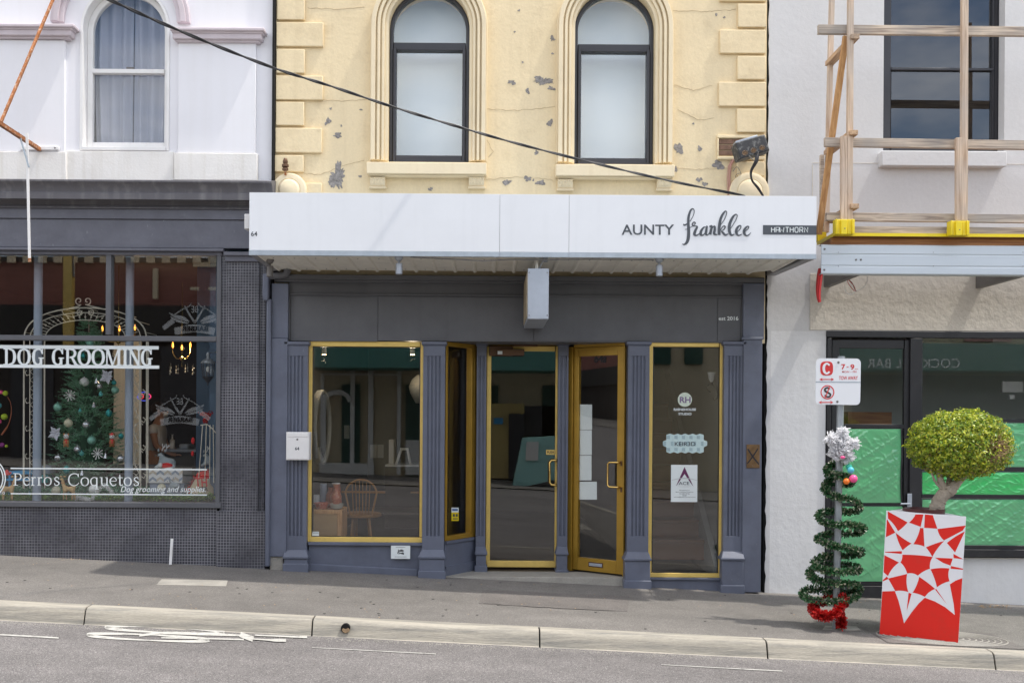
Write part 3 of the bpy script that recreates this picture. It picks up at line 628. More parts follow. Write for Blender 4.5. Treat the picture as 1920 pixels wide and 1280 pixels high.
# half round cowls at the ends of the old verandah
for (px,py,r) in ((543,357,32),(1405,361,37)):
    c=at(px,py,-.05); rr_=r/190
    part('dome_boss',MB().lathe([(rr_,-.10),(rr_,.0),(rr_*.985,.01),(rr_*.92,.018),(rr_*.80,.022),(rr_*.66,.023),(rr_*.64,.017),(rr_*.60,.030),(rr_*.50,.045),(rr_*.3,.055),(rr_*.12,.059),(.005,.06)],(c.x,-.06,c.z),32,'y'),M['cream_trim'],cb,ang=25)
# peeled patches with irregular outline
rp_=random.Random(11)
def peel(px,py,rx,ry,name='peeled_patch',m='plaster'):
    rx*=.86; ry*=.86
    n=54 if rx>12 else 20; a0=rp_.uniform(0,6); ph=[rp_.uniform(0,6.3) for _ in range(4)]; pts=[]
    for i in range(n):
        t=2*math.pi*i/n; k=1+.22*math.sin(2*t+ph[0])+.18*math.sin(3*t+ph[1])+.14*math.sin(5*t+ph[2])+rp_.uniform(-.28,.22)
        pts.append((px+rx*k*math.cos(t),py+ry*k*math.sin(t)))
    b=at(px,py,0); P2=[(at(x,y,0).x,at(x,y,0).z) for x,y in pts]
    part(name,MB().prism(P2,-.003,.003),M[m],cb,smooth=False)
for q in ((632,333,17,24),(1018,152,19,9),(1034,166,7,5),(615,228,6,7),(633,254,9,5),(960,155,8,5),(989,171,5,5),(1036,73,6,5),(1031,231,6,7),(1006,286,5,4),(989,335,7,6),(1014,343,9,6),(1000,338,2,3),(950,342,8,6),(1273,278,9,14),(1312,279,4,7),(1347,310,11,9),(1311,337,6,5),(1321,345,5,5),(807,355,5,4),(675,331,3,3),(980,117,2.5,2),(1036,101,3,2),(1267,318,5,5),(530,28,6,6),(1389,17,3,4),(1343,28,2.5,2.5),(1358,33,2.5,2.5),(620,204,3,2),(677,206,3,2),(640,236,2,2),(973,20,3,2),(965,60,2,2),(566,312,3,4),(1300,232,2.5,2)): peel(*q)
def crack(pts,w=.65):
    Q=[]
    for (a,b),(c,d) in zip(pts,pts[1:]):
        n=max(2,int(math.hypot(c-a,d-b)/5))
        for i in range(n): Q.append((a+(c-a)*i/n+rp_.uniform(-1,1),b+(d-b)*i/n+rp_.uniform(-1.3,1.3),w*rp_.uniform(.4,1.3)))
    part('crack',MB().ribbon(Q,-.0025,.0025,straight=True),M['crack'],cb,smooth=False)
for c_ in ([(576,15),(600,16),(640,18),(688,12)],[(1262,20),(1330,22),(1384,18)],[(570,325),(600,328),(640,312),(688,300)],[(912,262),(925,285),(912,300)],[(1264,315),(1300,318),(1382,314)],[(718,306),(722,327)],[(760,306),(762,327)],[(836,306),(838,327)],[(1156,311),(1157,350)],[(905,338),(960,332),(1000,334),(1042,338)],[(545,12),(555,22),(570,8)],[(1265,160),(1300,170),(1340,160)],[(1270,205),(1310,225),(1345,222)],[(1392,20),(1410,28),(1432,12)],[(912,205),(970,207),(1046,200)],[(605,188),(640,190),(694,186)],[(1090,311),(1091,331)],[(1230,311),(1231,331)]): crack(c_)
# -------- shopfront joinery
part('head_beam',MB().rect(512,517,1434,526,-.10,.10).rect(514,526,1434,531,-.075,.075),M['slate_flat'],cb,bev=.006)
part('frieze',MB().rect(541,531,1393,640,-.03,.33),M['slate_flat'],cb)
fm=MB(); fm.rect(541,552,1393,555.5,-.052,.022).rect(541,555.5,544,640,-.052,.022).rect(1390,555.5,1393,640,-.052,.022); part('frieze_moulding',fm,M['slate_flat'],cb,bev=.006)
for a,b in ((545,708),(709.2,1000),(1001,1344.5),(1345.7,1389)): part('frieze_board',MB().rect(a,556.5,b,639.5,-.037,.007),M['slate_flat'],cb,bev=.002)
part('side_pier',MB().rect(509,531,540.5,634,-.085,.2).rect(507,634,538,1043,-.10,.2),M['slate'],cb,bev=.005)
part('side_pier',MB().rect(1393.5,531,1433,636,-.085,.2).rect(1392.5,636,1428,1110,-.10,.2).rect(1391,632,1431,637,-.115,.02),M['slate'],cb,bev=.005)
part('stone_block',MB().rect(506,1043,531,1070,-.08,.2),M['concrete'],cb,bev=.008)
def pilaster(px0,px1,pb0,pb1,pyb0,pyb1,Y,ncap=5,flutes=4):
    x0,x1=at(px0,850,Y).x,at(px1,850,Y).x; t=.06; yf=Y-t
    mb=MB(); zc0=at(px0,668,Y).z; zc1=at(px0,1003,Y).z; zt_=at(px0,641,Y).z; zb_=at(px0,pyb0,Y).z
    mb.box(x0,x1,yf,Y+.1,zc0,zt_-.0); mb.box(x0,x1,yf,Y+.1,zb_,zc1)
    w=x1-x0; m=w*.2; gw=(w-2*m)/(2*flutes-1); poly=[(x0,Y+.1),(x0,yf),(x0+m,yf)]
    x=x0+m
    for i in range(flutes):
        poly+=[(x,yf),(x+gw*.12,yf+.014),(x+gw*.88,yf+.014),(x+gw,yf)]; x+=2*gw
    poly+=[(x1,yf),(x1,Y+.1)]
    mb.prismz([p for i,p in enumerate(poly) if i==0 or p!=poly[i-1]],zc1,zc0)
    o=part('pilaster',mb,M['slate'],cb,ang=25,bev=.0025)
    cp=MB().box(x0-.018,x1+.018,yf-.02,Y+.08,zt_-.03,zt_); cp.box(x0-.009,x1+.009,yf-.010,Y+.08,zt_-.042,zt_-.03); part('capital',cp,M['slate'],o,bev=.006)
    a,b=at(pb0,pyb0,Y).x,at(pb1,pyb0,Y).x; zz=min(at(px0,pyb1,Y).z,gz(a,Y))-.03
    bs=MB(); y2=yf-.045; z3=zb_-.075
    bs.add([(x0,yf,zb_+.01),(x1,yf,zb_+.01),(x1,Y+.1,zb_+.01),(x0,Y+.1,zb_+.01),(a,y2,zb_-.05),(b,y2,zb_-.05),(b,Y+.1,zb_-.05),(a,Y+.1,zb_-.05)],[(0,1,2,3),(0,4,5,1),(1,5,6,2),(3,7,4,0)])
    bs.box(a-.004,b+.004,y2-.006,Y+.1,z3,zb_-.05)
    bs.box(a+.008,b-.008,y2+.008,Y+.1,zz,z3)
    bs.box(a-.004,b+.004,y2-.006,Y+.1,zz,zz+.10)
    part('pilaster_base',bs,M['slate'],o,bev=.006)
    return o
pilaster(537,578,535,581,1030,1060,-.02)
pilaster(793,834,786,836,1030,1080,-.02)
pilaster(893,911,891,913,1024,1070,.40,flutes=2)
pilaster(1045,1064,1041,1064,1024,1070,.40,flutes=2)
pilaster(1175,1215,1168,1218,1034,1094,-.02)
pilaster(1354,1392,1348,1391,1033,1104,-.02)
def frame_window(name,px0,py0,px1,py1,w,Y,m,bw=None,cham=True,bottom_w=None,lab=None,pane=True):
    bw=bottom_w or w
    f=MB(); o=.0
    f.rect(px0,py0,px0+w,py1-bw,Y,.07).rect(px1-w,py0,px1,py1-bw,Y,.07).rect(px0+w,py0,px1-w,py0+w,Y,.07).rect(px0,py1-bw,px1,py1,Y,.07)
    g=part(name,f,m,cb,lab,bev=.004)
    i=MB(); q=w-.01; i.rect(px0+w,py0+w,px0+w+1.6,py1-bw,Y+.022,.03).rect(px1-w-1.6,py0+w,px1-w,py1-bw,Y+.022,.03).rect(px0+w+1.6,py0+w,px1-w-1.6,py0+w+1.6,Y+.022,.03).rect(px0+w+1.6,py1-bw-1.6,px1-w-1.6,py1-bw,Y+.022,.03)
    part('glazing_bead',i,M['black'],g)
    if pane: part('pane',MB().rect(px0+w,py0+w,px1-w,py1-bw,Y+.035,.006),M['glass'],g)
    return g
frame_window('shop_window',575,640,797,1016,9.5,-.01,M['gold'])
frame_window('shop_window',1214,641,1358,1082,9,-.01,M['gold'],bottom_w=8)
part('sill_board',MB().rect(577,1016.5,793,1022.5,-.05,.10),M['slate'],cb,bev=.005)
part('stall_riser',MB().rect(579,1022.5,792,1092,-.015,.10),M['slate'],cb)
part('riser_skirting',MB().prismx([(-.02,-.1),(-.035,-.1),(-.035,.135),(-.02,.145)],X(581),X(786),SLOPE*(X(786)-X(581))),M['slate'],cb,bev=.003)
part('stall_riser',MB().rect(1218,1082.5,1350,1130,-.03,.12).rect(1216,1082.5,1352,1087,-.05,.02),M['slate'],cb,bev=.003)
# left splayed window, from the pilaster back to the door line
def plane_frame(A,B):
    A=Vector(A);B=Vector(B);d=(B-A); l=d.length; d.normalize(); n=Vector((d.y,-d.x)) # towards the street
    if n.y>0:n=-n
    return Matrix(((d.x,-n.x,0,A.x),(d.y,-n.y,0,A.y),(0,0,1,0),(0,0,0,1))),l
MS,ls=plane_frame((at(836,850,0).x,.0),(at(893,850,.42).x,.42))
zb=at(836,1014,0).z; zt2=Z(641)
f=MB(); f.M=MS; f.box(0,.03,0,.07,zb,zt2).box(ls-.085,ls-.05,0,.07,zb,zt2).box(ls-.04,ls,0,.07,zb,zt2).box(.03,ls-.085,0,.07,zb,zb+.045).box(.03,ls-.085,0,.07,zt2-.04,zt2)
g=part('splay_window',f,M['gold_dark'],cb,bev=.003)
f=MB();f.M=MS;f.box(.03,ls-.04,.03,.036,zb+.045,zt2-.04);part('pane',f,M['glass'],g)
f=MB();f.M=MS;f.box(0,ls,-.02,.09,zb-.03,zb-.001); f.box(0,ls,-.002,.1,-.05,zb-.03); f.box(0,ls,-.018,.0,-.05,.12); part('stall_riser',f,M['slate'],cb,bev=.004)
# porch
XA,XB=at(836,850,0).x,at(1175,850,0).x
part('porch_slab',MB().box(XA-.05,XB+.02,-.035,.62,-.16,.026),M['concrete'],cb,bev=.006)
part('porch_ceiling',MB().box(XA,XB,.0,.60,Z(640)+.001,Z(640)+.05),M['slate_flat'],cb)
# left door
YD=.44
def door_rect(mb,a,b,c,d,y=YD,t=.05): return mb.rect(a,b,c,d,y,t)
part('door_jamb',MB().rect(909,646,914,1068,YD+.03,.08).rect(1047,646,1051,1068,YD+.03,.08).rect(914,641,1047,648,YD+.03,.08),M['gold_dark'],cb,bev=.003)
d=MB(); d.rect(912,649,920,1051,YD,.05).rect(1041,649,1049,1051,YD,.05).rect(920,649,1041,658,YD,.05).rect(912,1051,1049,1063,YD,.05)
door=part('door',d,M['gold'],cb,bev=.004)
part('pane',MB().rect(920,658,1041,1051,YD+.02,.006),M['glass'],door)
def dhandle(px,pya,pyb,Y,reach,parent,out=.055,M_=None,xw=None):
    a=at(px,pya,Y);b=at(px,pyb,Y); r=.011
    pts=[a+Vector((reach,0,0)),a+Vector((reach,-out*.9,0)),a+Vector((reach*.9,-out,0)),a+Vector((reach*.25,-out,0)),a+Vector((0,-out,-.025)),
         b+Vector((0,-out,.025)),b+Vector((reach*.25,-out,0)),b+Vector((reach*.9,-out,0)),b+Vector((reach,-out*.9,0)),b+Vector((reach,0,0))]
    h=MB().tube(pts,r,10)
    for q in (a,b): h.lathe([(.02,0),(.02,.006)],(q.x+reach,Y,q.z),14,'y')
    return part('handle',h,M['brass'],parent)
dhandle(1030,862,908,YD,.075,door)
part('lock',MB().rect(1044,871,1047,880,YD-.005,.01),M['brown_metal'],door)
part('door_closer',MB().rect(917,649,962,667,YD-.035,.035).rect(932,654,983,666,YD-.085,.05).rect(962,646,1008,649.5,YD-.05,.02),M['brown_metal'],door,bev=.004)
part('closer_plate',MB().rect(933,658,942,664,YD-.088,.004),M['vinyl'],door)
ps=part('push_sticker',MB().rect(1024,843,1040,852,YD+.013,.003),M['gold'],door)
part('lettering',textmesh('PUSH',1026,845,1038.5,850,YD+.011,bold=.02),M['black_print'],door)
# right splayed door
A=(at(1066,850,.42).x,.42); B=(at(1172,850,.0).x,.02)
MR,lr=plane_frame(A,B); zd0=.045; zd1=Z(644)
f=MB(); f.M=MR; f.box(0,.055,-.02,.07,.03,zd1).box(lr-.012,lr+.0,-.015,.07,.03,zd1).box(.055,lr-.012,.0,.07,zd1-.01,zd1+.03)
part('door_jamb',f,M['gold_dark'],cb,bev=.003)
f=MB(); f.M=MR; s_=.055; a0,a1=.06,lr-.015
f.box(a0,a0+s_,0,.05,zd0,zd1-.012).box(a1-s_-.02,a1,0,.05,zd0,zd1-.012).box(a0+s_,a1-s_-.02,0,.05,zd1-.10,zd1-.012).box(a0+s_,a1-s_-.02,0,.05,zd0,zd0+.13)
rdoor=part('door',f,M['gold_dark'],cb,bev=.004)
f=MB(); f.M=MR; f.box(a0+s_,a1-s_-.02,.022,.028,zd0+.13,zd1-.10); part('pane',f,M['glass'],rdoor)
def loc2(u,y,z): return MR@Vector((u,y,z))
hz0,hz1=at(1155,866,.1).z,at(1155,912,.1).z; uu=a1-.055
h=MB().tube([loc2(uu+.02,0,hz0),loc2(uu+.02,-.05,hz0),loc2(uu-.01,-.058,hz0),loc2(uu-.07,-.058,hz0),loc2(uu-.09,-.058,hz0-.02),loc2(uu-.09,-.058,hz1+.02),loc2(uu-.07,-.058,hz1),loc2(uu-.01,-.058,hz1),loc2(uu+.02,-.05,hz1),loc2(uu+.02,0,hz1)],.011,10)
part('handle',h,M['brass'],rdoor)
f=MB(); f.M=MR; f.box(a0+.19,a0+.36,-.004,.0,zd0+.045,zd0+.095); ls_=part('letter_slot',f,M['brown_metal'],rdoor,bev=.002)
f=MB(); f.M=MR; f.box(a0+.20,a0+.35,-.009,-.004,zd0+.055,zd0+.085); part('flap',f,M['box_metal'],ls_,bev=.002)
f=MB(); f.M=MR; f.box(a1-.03,a1-.012,-.006,.0,1.12,1.17).box(a1-.03,a1-.012,-.006,0,.86,.91); part('lock',f,M['brown_metal'],rdoor)
def dconv(y): 
    def c(px,py):
        # point of the door plane seen at the pixel
        o=Vector((0,CAMY,CAMZ)); dirv=at(px,py,0)-o; n=Vector((MR[0][1],MR[1][1],0)); p0=MR@Vector((0,y,0))
        t=(p0-o).dot(n)/dirv.dot(n); return o+dirv*t
    return c
def dquad(mb,px0,py0,px1,py1,y,t=.0015):
    c=dconv(y); q=[c(px0,py0),c(px1,py0),c(px1,py1),c(px0,py1)]; n=Vector((MR[0][1],MR[1][1],0))*t
    return mb.add(q+[p+n for p in q],[(0,1,2,3),(7,6,5,4),(0,4,5,1),(1,5,6,2),(2,6,7,3),(3,7,4,0)])
notices=thing('paper_notices','column of four blank white paper sheets taped inside the angled brass door','paper sheets',loc2(.2,.04,.9))
for q in ((1084,758,1110,805),(1084,806,1109.5,852.5),(1083,853.5,1109,900),(1082.5,902.5,1119,936)):
    part('sheet',dquad(MB(),*q,.031),M['paper'],notices)
part('lettering',textmesh('64a',1114,663,1137,680,0,bold=.02,shear=.25,conv=dconv(.019)),M['black_print'],rdoor)
# shop rooms behind the glass
def room(x0,x1,y0,y1,z0,z1,m,mf,mc,parent,back=None):
    t=.1
    part('room_wall',MB().box(x0-t,x0,y0,y1,z0,z1).box(x1,x1+t,y0,y1,z0,z1),m,parent)
    part('room_wall',MB().box(x0-t,x1+t,y1,y1+t,z0,z1),back or m,parent)
    part('room_floor',MB().box(x0-t,x1+t,y0,y1,z0-t,z0),mf,parent); part('room_ceiling',MB().box(x0-t,x1+t,y0,y1,z1,z1+t),mc,parent)
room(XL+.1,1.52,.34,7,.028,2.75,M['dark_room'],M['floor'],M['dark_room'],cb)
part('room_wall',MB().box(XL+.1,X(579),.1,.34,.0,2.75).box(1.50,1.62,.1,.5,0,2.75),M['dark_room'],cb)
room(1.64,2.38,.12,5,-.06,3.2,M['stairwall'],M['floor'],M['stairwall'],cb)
# ================================================================== AWNING (centre)
YF=-1.06
aw=thing('awning','long white box awning with ribbed soffit projecting over the slate blue shopfront','awning',(X(999),-.5,at(999,480,YF).z))
za=at(999,472.5,YF).z; zb_=at(999,480,YF).z+.002; ztop=at(999,364.5,YF).z
xl=at(467,420,YF).x; xr=at(1531,420,YF).x
xj=[xl,at(937,420,YF).x,at(1067,420,YF).x,xr]
for a,b in zip(xj,xj[1:]):
    part('fascia_panel',MB().box(a+.0015,b-.0015,YF,YF+.012,za,ztop),M['sign_white'],aw,bev=.001)
    part('edge_strip',MB().box(a+.001,b-.001,YF-.004,YF+.02,zb_-.012,za-.002),M['galv'],aw,bev=.001)
part('frame_box',MB().box(xl+.01,xr-.01,YF+.013,YF+.05,zb_,ztop-.004),M['soffit_end'],aw)
zs=zb_+.004; xrb=X(1448,0,517)
part('end_bar',MB().hexa([(xl,YF+.02,zs-.012),(xl+.05,YF+.02,zs-.012),(xl+.05,-.01,zs-.012),(xl,-.01,zs-.012),(xl,YF+.02,ztop),(xl+.05,YF+.02,ztop),(xl+.05,-.01,ztop),(xl,-.01,ztop)]),M['soffit_end'],aw,bev=.003)
part('end_bar',MB().hexa([(xr-.09,YF+.02,zs-.012),(xr,YF+.02,zs-.012),(xrb+.03,-.01,zs-.012),(xrb-.06,-.01,zs-.012),(xr-.09,YF+.02,ztop),(xr,YF+.02,ztop),(xrb+.03,-.01,ztop),(xrb-.06,-.01,ztop)]),M['soffit_end'],aw,bev=.003)
part('awning_roof',MB().hexa([(xl+.05,YF+.05,ztop-.03),(xr-.1,YF+.05,ztop-.03),(xrb-.07,-.005,ztop-.06),(xl+.05,-.005,ztop-.06),(xl+.05,YF+.05,ztop-.02),(xr-.1,YF+.05,ztop-.02),(xrb-.07,-.005,ztop-.05),(xl+.05,-.005,ztop-.05)]),M['galv'],aw)
xb=[X(564.6-36.2+36.2*i,0,517) for i in range(-1,26)]
ys_,ye=YF+.05,-.10
for i in range(len(xb)-1):
    a,b=xb[i],xb[i+1]; a=max(a,xl+.055); 
    if b>xr-.12: b=xr-.12
    if b-a<.02: continue
    def cut(x): return ye if x<xrb-.1 else ye-(x-(xrb-.1))/(xr-xrb+.02)*(ye-ys_)
    part('soffit_sheet',MB().prismz([(a+.001,ys_),(b-.001,ys_),(b-.001,cut(b)),(a+.001,cut(a))],zs,zs+.006),M['soffit'],aw)
    if cut(b)-ys_>.1:
        part('soffit_rib',MB().add([(b-.022,ys_,zs),(b-.008,ys_,zs-.016),(b+.008,ys_,zs-.016),(b+.022,ys_,zs),(b-.022,cut(b),zs),(b-.008,cut(b),zs-.016),(b+.008,cut(b),zs-.016),(b+.022,cut(b),zs)],[(0,1,5,4),(1,2,6,5),(2,3,7,6),(0,3,2,1),(4,5,6,7)]),M['soffit'],aw)
    sw=MB()
    for yy in (YF+.22,-.22):
        if cut(b)>yy: sw.lathe([(.008,-.004),(.004,-.008)],((a+b)/2,yy,zs),6)
    if sw.v: part('screw',sw,M['soffit_end'],aw)
part('lettering',textmesh('64',470.5,434,482.5,443,YF-.003,bold=.015),M['ink'],aw)
part('lettering',textmesh('AUNTY',1165.5,421,1264,440.5,YF-.003,bold=.012),M['ink'],aw)
O7=(1150,380,7.111)
def c7(l,k=1.0): return [(O7[0]+x/O7[2],O7[1]+y/O7[2],w*k/O7[2]) for x,y,w in l]
fr_=[[(1022,250,10),(1065,175,9),(1079,110,10),(1060,82,15),(1030,105,26),(1006,180,32),(1000,260,34),(1005,380,40),(1000,470,42),(980,530,36),(945,556,20),(918,548,6)],
[(935,283,12),(945,298,20),(970,292,20),(1000,268,10)],[(955,357,6),(1000,346,7),(1030,330,7)],
[(1015,332,7),(1050,318,7),(1085,290,10),(1092,268,16),(1072,260,14),(1054,285,16),(1062,308,12),(1100,312,14),(1118,325,24),(1095,370,34),(1082,420,36),(1110,436,20),(1150,410,10)],
[(1232,325,10),(1205,330,20),(1170,380,34),(1168,425,34),(1200,430,16),(1235,380,12),(1250,308,14)],
[(1250,308,22),(1240,370,32),(1236,418,32),(1262,428,14),(1290,385,12)],
[(1282,320,22),(1312,312,24),(1302,370,34),(1290,425,34)],[(1296,400,10),(1325,330,16),(1352,318,24),(1352,365,32),(1345,415,32),(1385,428,12)],
[(1425,300,8),(1480,225,10),(1512,140,10),(1497,112,15),(1462,150,28),(1430,220,34),(1413,320,38),(1410,430,38)],
[(1420,385,8),(1462,315,14),(1492,320,18),(1475,358,14),(1440,378,10),(1462,400,28),(1492,430,26),(1535,415,10)],
[(1560,350,8),(1620,255,10),(1653,180,10),(1636,156,15),(1595,190,30),(1553,280,38),(1547,370,38),(1572,430,28),(1615,420,12)],
[(1645,395,8),(1690,352,12),(1702,312,14),(1675,310,20),(1643,355,34),(1642,405,34),(1668,436,20),(1715,420,10)],
[(1745,388,8),(1795,350,12),(1805,320,14),(1780,320,20),(1748,362,34),(1746,408,34),(1775,440,20),(1810,426,14),(1834,398,6)]]
mb=MB()
for i,s in enumerate(fr_): mb.ribbon(c7(s),YF-.0030-.0002*i,.0025,sub=6)
part('lettering',mb,M['ink'],aw,smooth=False)
a=at(1430.5,431,YF);b=at(1531,440,YF); 
part('name_band',MB().box(at(1430.5,431,YF).x,xr-.001,YF-.003,YF-.0005,at(1480,440,YF).z,at(1480,422.5,YF).z),M['ink'],aw)
hw='HAWTHORN'; mb=MB()
G={'H':[[(0,0),(0,1)],[(1,0),(1,1)],[(0,.45),(1,.45)]],'A':[[(0,1),(0,0),(1,0),(1,1)],[(0,.55),(1,.55)]],'W':[[(0,0),(.15,1),(.5,.45),(.85,1),(1,0)]],'T':[[(0,0),(1,0)],[(.5,0),(.5,1)]],'O':[[(.2,0),(.8,0),(1,.2),(1,.8),(.8,1),(.2,1),(0,.8),(0,.2),(.2,0)]],'R':[[(0,1),(0,0),(.8,0),(1,.15),(1,.4),(.8,.55),(0,.55)],[(.6,.55),(1,1)]],'N':[[(0,1),(0,0),(1,1),(1,0)]]}
xs_=[1446.5,1455,1463,1473,1481.5,1490.5,1499.5,1508.5]
for ch,x0 in zip(hw,xs_):
    for k,st in enumerate(G[ch]): mb.ribbon([(x0+(8 if ch=='W' else 6)*u-(1 if ch=='W' else 0),426.3+9.2*v,1.35) for u,v in st],YF-.0045-.0002*k,.001,straight=True)
part('lettering',mb,M['vinyl'],aw,smooth=False)
part('lettering',textmesh('est 2016',1347.5,593,1384.5,600.5,-.04,bold=.02),M['vinyl'],cb)
# alarm box on the awning end
single('alarm_box',MB().rect(458,401,468,429,-.95,.12),M['white_paint'],'small white plastic box fixed to the left end of the white awning','alarm box',bev=.006)
# spot lamps under the soffit
def spot(px,label,dark=False,Y=-.93):
    c=at(px,483,Y); z0=zs
    t=thing('spot_lamp',label,'spot lamp',(c.x,Y,z0),'spot lamps under the awning')
    m=M['steel_dark'] if dark else M['box_metal']
    part('ceiling_rose',MB().lathe([(.038,0),(.038,-.012),(.026,-.03),(.010,-.042)],(c.x,Y,z0),18),m,t)
    part('stem',MB().tube([(c.x,Y,z0-.04),(c.x+.004,Y,z0-.062)],.009),m,t)
    part('lamp_head',MB().lathe([(.026,0),(.031,-.006),(.031,-.095),(.026,-.10)],(c.x+.002,Y,z0-.058),18),m,t)
spot(748,'galvanised spot lamp hanging under the left half of the awning'); spot(1236,'galvanised spot lamp hanging under the awning right of the box sign'); spot(506,'dark spot lamp tucked in the left end of the awning soffit',True,-.72)
# cable stapled along the soffit edge
single('soffit_cable',MB().tube([at(x,y,-.99) for x,y in ((768,482),(850,486),(905,489),(960,486.5),(1025,487),(1100,486),(1226,487))],.006,6),M['soffit_end'],'thin grey cable sagging along the front edge of the awning soffit','cable')
# projecting light box sign
c=at(1009,550,-1.0)
bs=thing('projecting_sign','blank grey metal box sign hanging end-on beneath the middle of the awning','sign',(c.x,-.6,at(1009,598,-1).z))
x0,x1=at(989.5,550,-1).x,at(1029,550,-1).x; z0,z1=at(1009,598,-1).z,at(1009,503,-1).z
part('sign_case',MB().box(x0,x1,-1.0,-.10,z0,z1),M['box_metal'],bs,bev=.004)
part('face_panel',MB().box(x0-.006,x0+.001,-.97,-.14,z0+.025,z1-.025),M['signface'],bs,bev=.002)
sw=MB()
for px,py in ((992,511),(1026,511),(992,591),(1026,591)): q=at(px,py,-1.0); sw.lathe([(.006,0),(.004,.004)],(q.x,-1.0,q.z),8,'y')
part('screw',sw,M['steel_dark'],bs)
part('hanger',MB().box(x0+.07,x0+.095,-.93,-.90,z1,zs),M['soffit'],bs); part('hanger',MB().box(x0+.07,x0+.095,-.30,-.27,z1,zs),M['soffit'],bs)
part('conduit',MB().tube([(x1-.04,-.92,zs-.002),(x1-.05,-.92,zs-.03),(x1-.09,-.9,z1)],.006,6).lathe([(.022,0),(.022,-.03),(.016,-.036)],(x1-.025,-.93,zs),14),M['box_metal'],bs)
# letterbox
lb=thing('letterbox','white metal letterbox numbered 64 on the left fluted pilaster','letterbox',(X(558),-.2,Z(862)))
part('body',MB().rect(536.5,809.5,580,862,-.21,.12),M['white_paint'],lb,bev=.004)
part('flap',MB().rect(538.5,811,578,818.5,-.216,.006),M['white_paint'],lb,bev=.002)
part('door_panel',MB().rect(538.5,820,578,860,-.214,.005),M['white_paint'],lb,bev=.002)
q=at(557.5,823.5,-.214); part('lock',MB().lathe([(.009,0),(.009,.004)],(q.x,-.214,q.z),12,'y'),M['steel_dark'],lb)
part('lettering',textmesh('64',553,837.5,561,843.5,-.2155,bold=.03),M['ink'],lb)
# brass cross plate on the right pier
pl=thing('brass_plate','tarnished brass plate with a black taped cross on the right pier','plate',(X(1412),-.12,Z(877)))
part('plate',MB().rect(1400,833,1424.5,877,-.112,.012),M['oldbrass'],pl,bev=.002)
part('tape',MB().ribbon([(1402,841,2.6),(1411,855,3),(1423,870,2.6)],-.1155,.002).ribbon([(1421,841,2.2),(1411,856,2.6),(1401,869,2.2)],-.1165,.002),M['black_print'],pl)
part('screw',MB().lathe([(.004,0),(.003,.004)],at(1405,837,-.112),8,'y').lathe([(.004,0),(.003,.004)],at(1420,837,-.112),8,'y').lathe([(.004,0),(.003,.004)],at(1411,873,-.112),8,'y'),M['steel_dark'],pl)
# agent's plate on the stall riser
ag=thing('agent_plaque','small white printed plaque on the wall below the left display window','plaque',(X(751),-.03,Z(1047)))
part('board',MB().rect(733,1022.5,769,1047,-.062,.006).rect(735,1024,767,1046,-.056,.04),M['vinyl'],ag,bev=.001)
part('lettering',textmesh('Jellis',745.5,1029.5,757,1034.2,-.064,bold=.05),M['black_print'],ag); part('lettering',textmesh('Craig',745,1034.2,757.5,1039,-.064,bold=.05),M['black_print'],ag)
part('small_print',MB().rect(742,1025,760,1025.5,-.0635,.001).rect(740,1043,762,1043.5,-.0635,.001),M['ink'],ag)
# window stickers
GY=.015
def sticker(name,label,cat,px,py): 
    return thing(name,label,cat,at(px,py,GY))
s=sticker('studio_sticker','round pale RH sticker with Rhinehouse Studio lettering on the tall right window','sticker',1284,778)
q=at(1284,749,GY); part('disc',MB().lathe([(13.3*sc_(GY),0),(13.3*sc_(GY),.001)],(q.x,GY,q.z),36,'y'),M['opal'],s)
part('lettering',textmesh('RH',1274.5,743.5,1295,755,GY-.003,bold=.03),M['mauve_ink'],s)
part('lettering',textmesh('RHINEHOUSE',1263,765,1305,769.8,GY-.002,bold=.03),M['vinyl'],s); part('lettering',textmesh('STUDIO',1272,773.3,1296.5,778,GY-.002,bold=.03),M['vinyl'],s)
s=sticker('honeycomb_sticker','pale blue sticker of stacked cubes with KEIR3D lettering on the tall right window','sticker',1284,849)
hx=MB(); pts=[]
for i in range(6): pts.append((1249.5+14*i,814.5)); 
top=[(1249.5,814.5)]+[(1249.5+7+14*i if k==0 else 1249.5+14*(i+1),812.5 if k==0 else 815) for i in range(5) for k in (0,1)]
bot=[(1319.5,847)]+[(1319.5-7-14*i if k==0 else 1319.5-14*(i+1),849.5 if k==0 else 847) for i in range(5) for k in (0,1)]
part('backing',MB().pprism(top+[(1319.5,824.5),(1326,827),(1326,835),(1319.5,838)]+bot+[(1249.5,838),(1243,835),(1243,827),(1249.5,824.5)],GY,.001),M['ice'],s,smooth=False)
for i in range(5):
    for y0 in (815,838): part('cube_shade',MB().pprism([(1250.5+14*i,y0+1),(1256.5+14*i,y0+1.5),(1256.5+14*i,y0+8),(1250.5+14*i,y0+7)],GY-.002,.001),M['ice_dark'],s,smooth=False)
for i in range(6): part('cube_shade',MB().pprism([(1244+14*i,827.5),(1249+14*i,827),(1249+14*i,836),(1244+14*i,835)],GY-.0015,.001),M['ice_dark'],s,smooth=False)
part('lettering',textmesh('KEIR3D',1265,828,1304,835.5,GY-.004,bold=.01),M['ink'],s)
s=sticker('agency_poster','white A4 poster with a purple letter A and ACE lettering inside the right window','poster',1283,941)
part('sheet',MB().rect(1258,871,1307.5,940.5,GY,.001),M['vinyl'],s)
part('logo_mark',MB().pprism([(1283.5,875),(1267.5,911),(1272,905),(1283.5,888)],GY-.002,.001).pprism([(1283.5,875),(1300,911.5),(1295,905),(1283.5,888)],GY-.002,.001),M['plum'],s,smooth=False)
part('logo_swoosh',MB().ribbon([(1260,899.5,1.1),(1272,897,1.3),(1284,896.3,1.5),(1297,897.5,1.3),(1307,900,1)],GY-.0035,.001),M['dim_vinyl'],s,smooth=False)
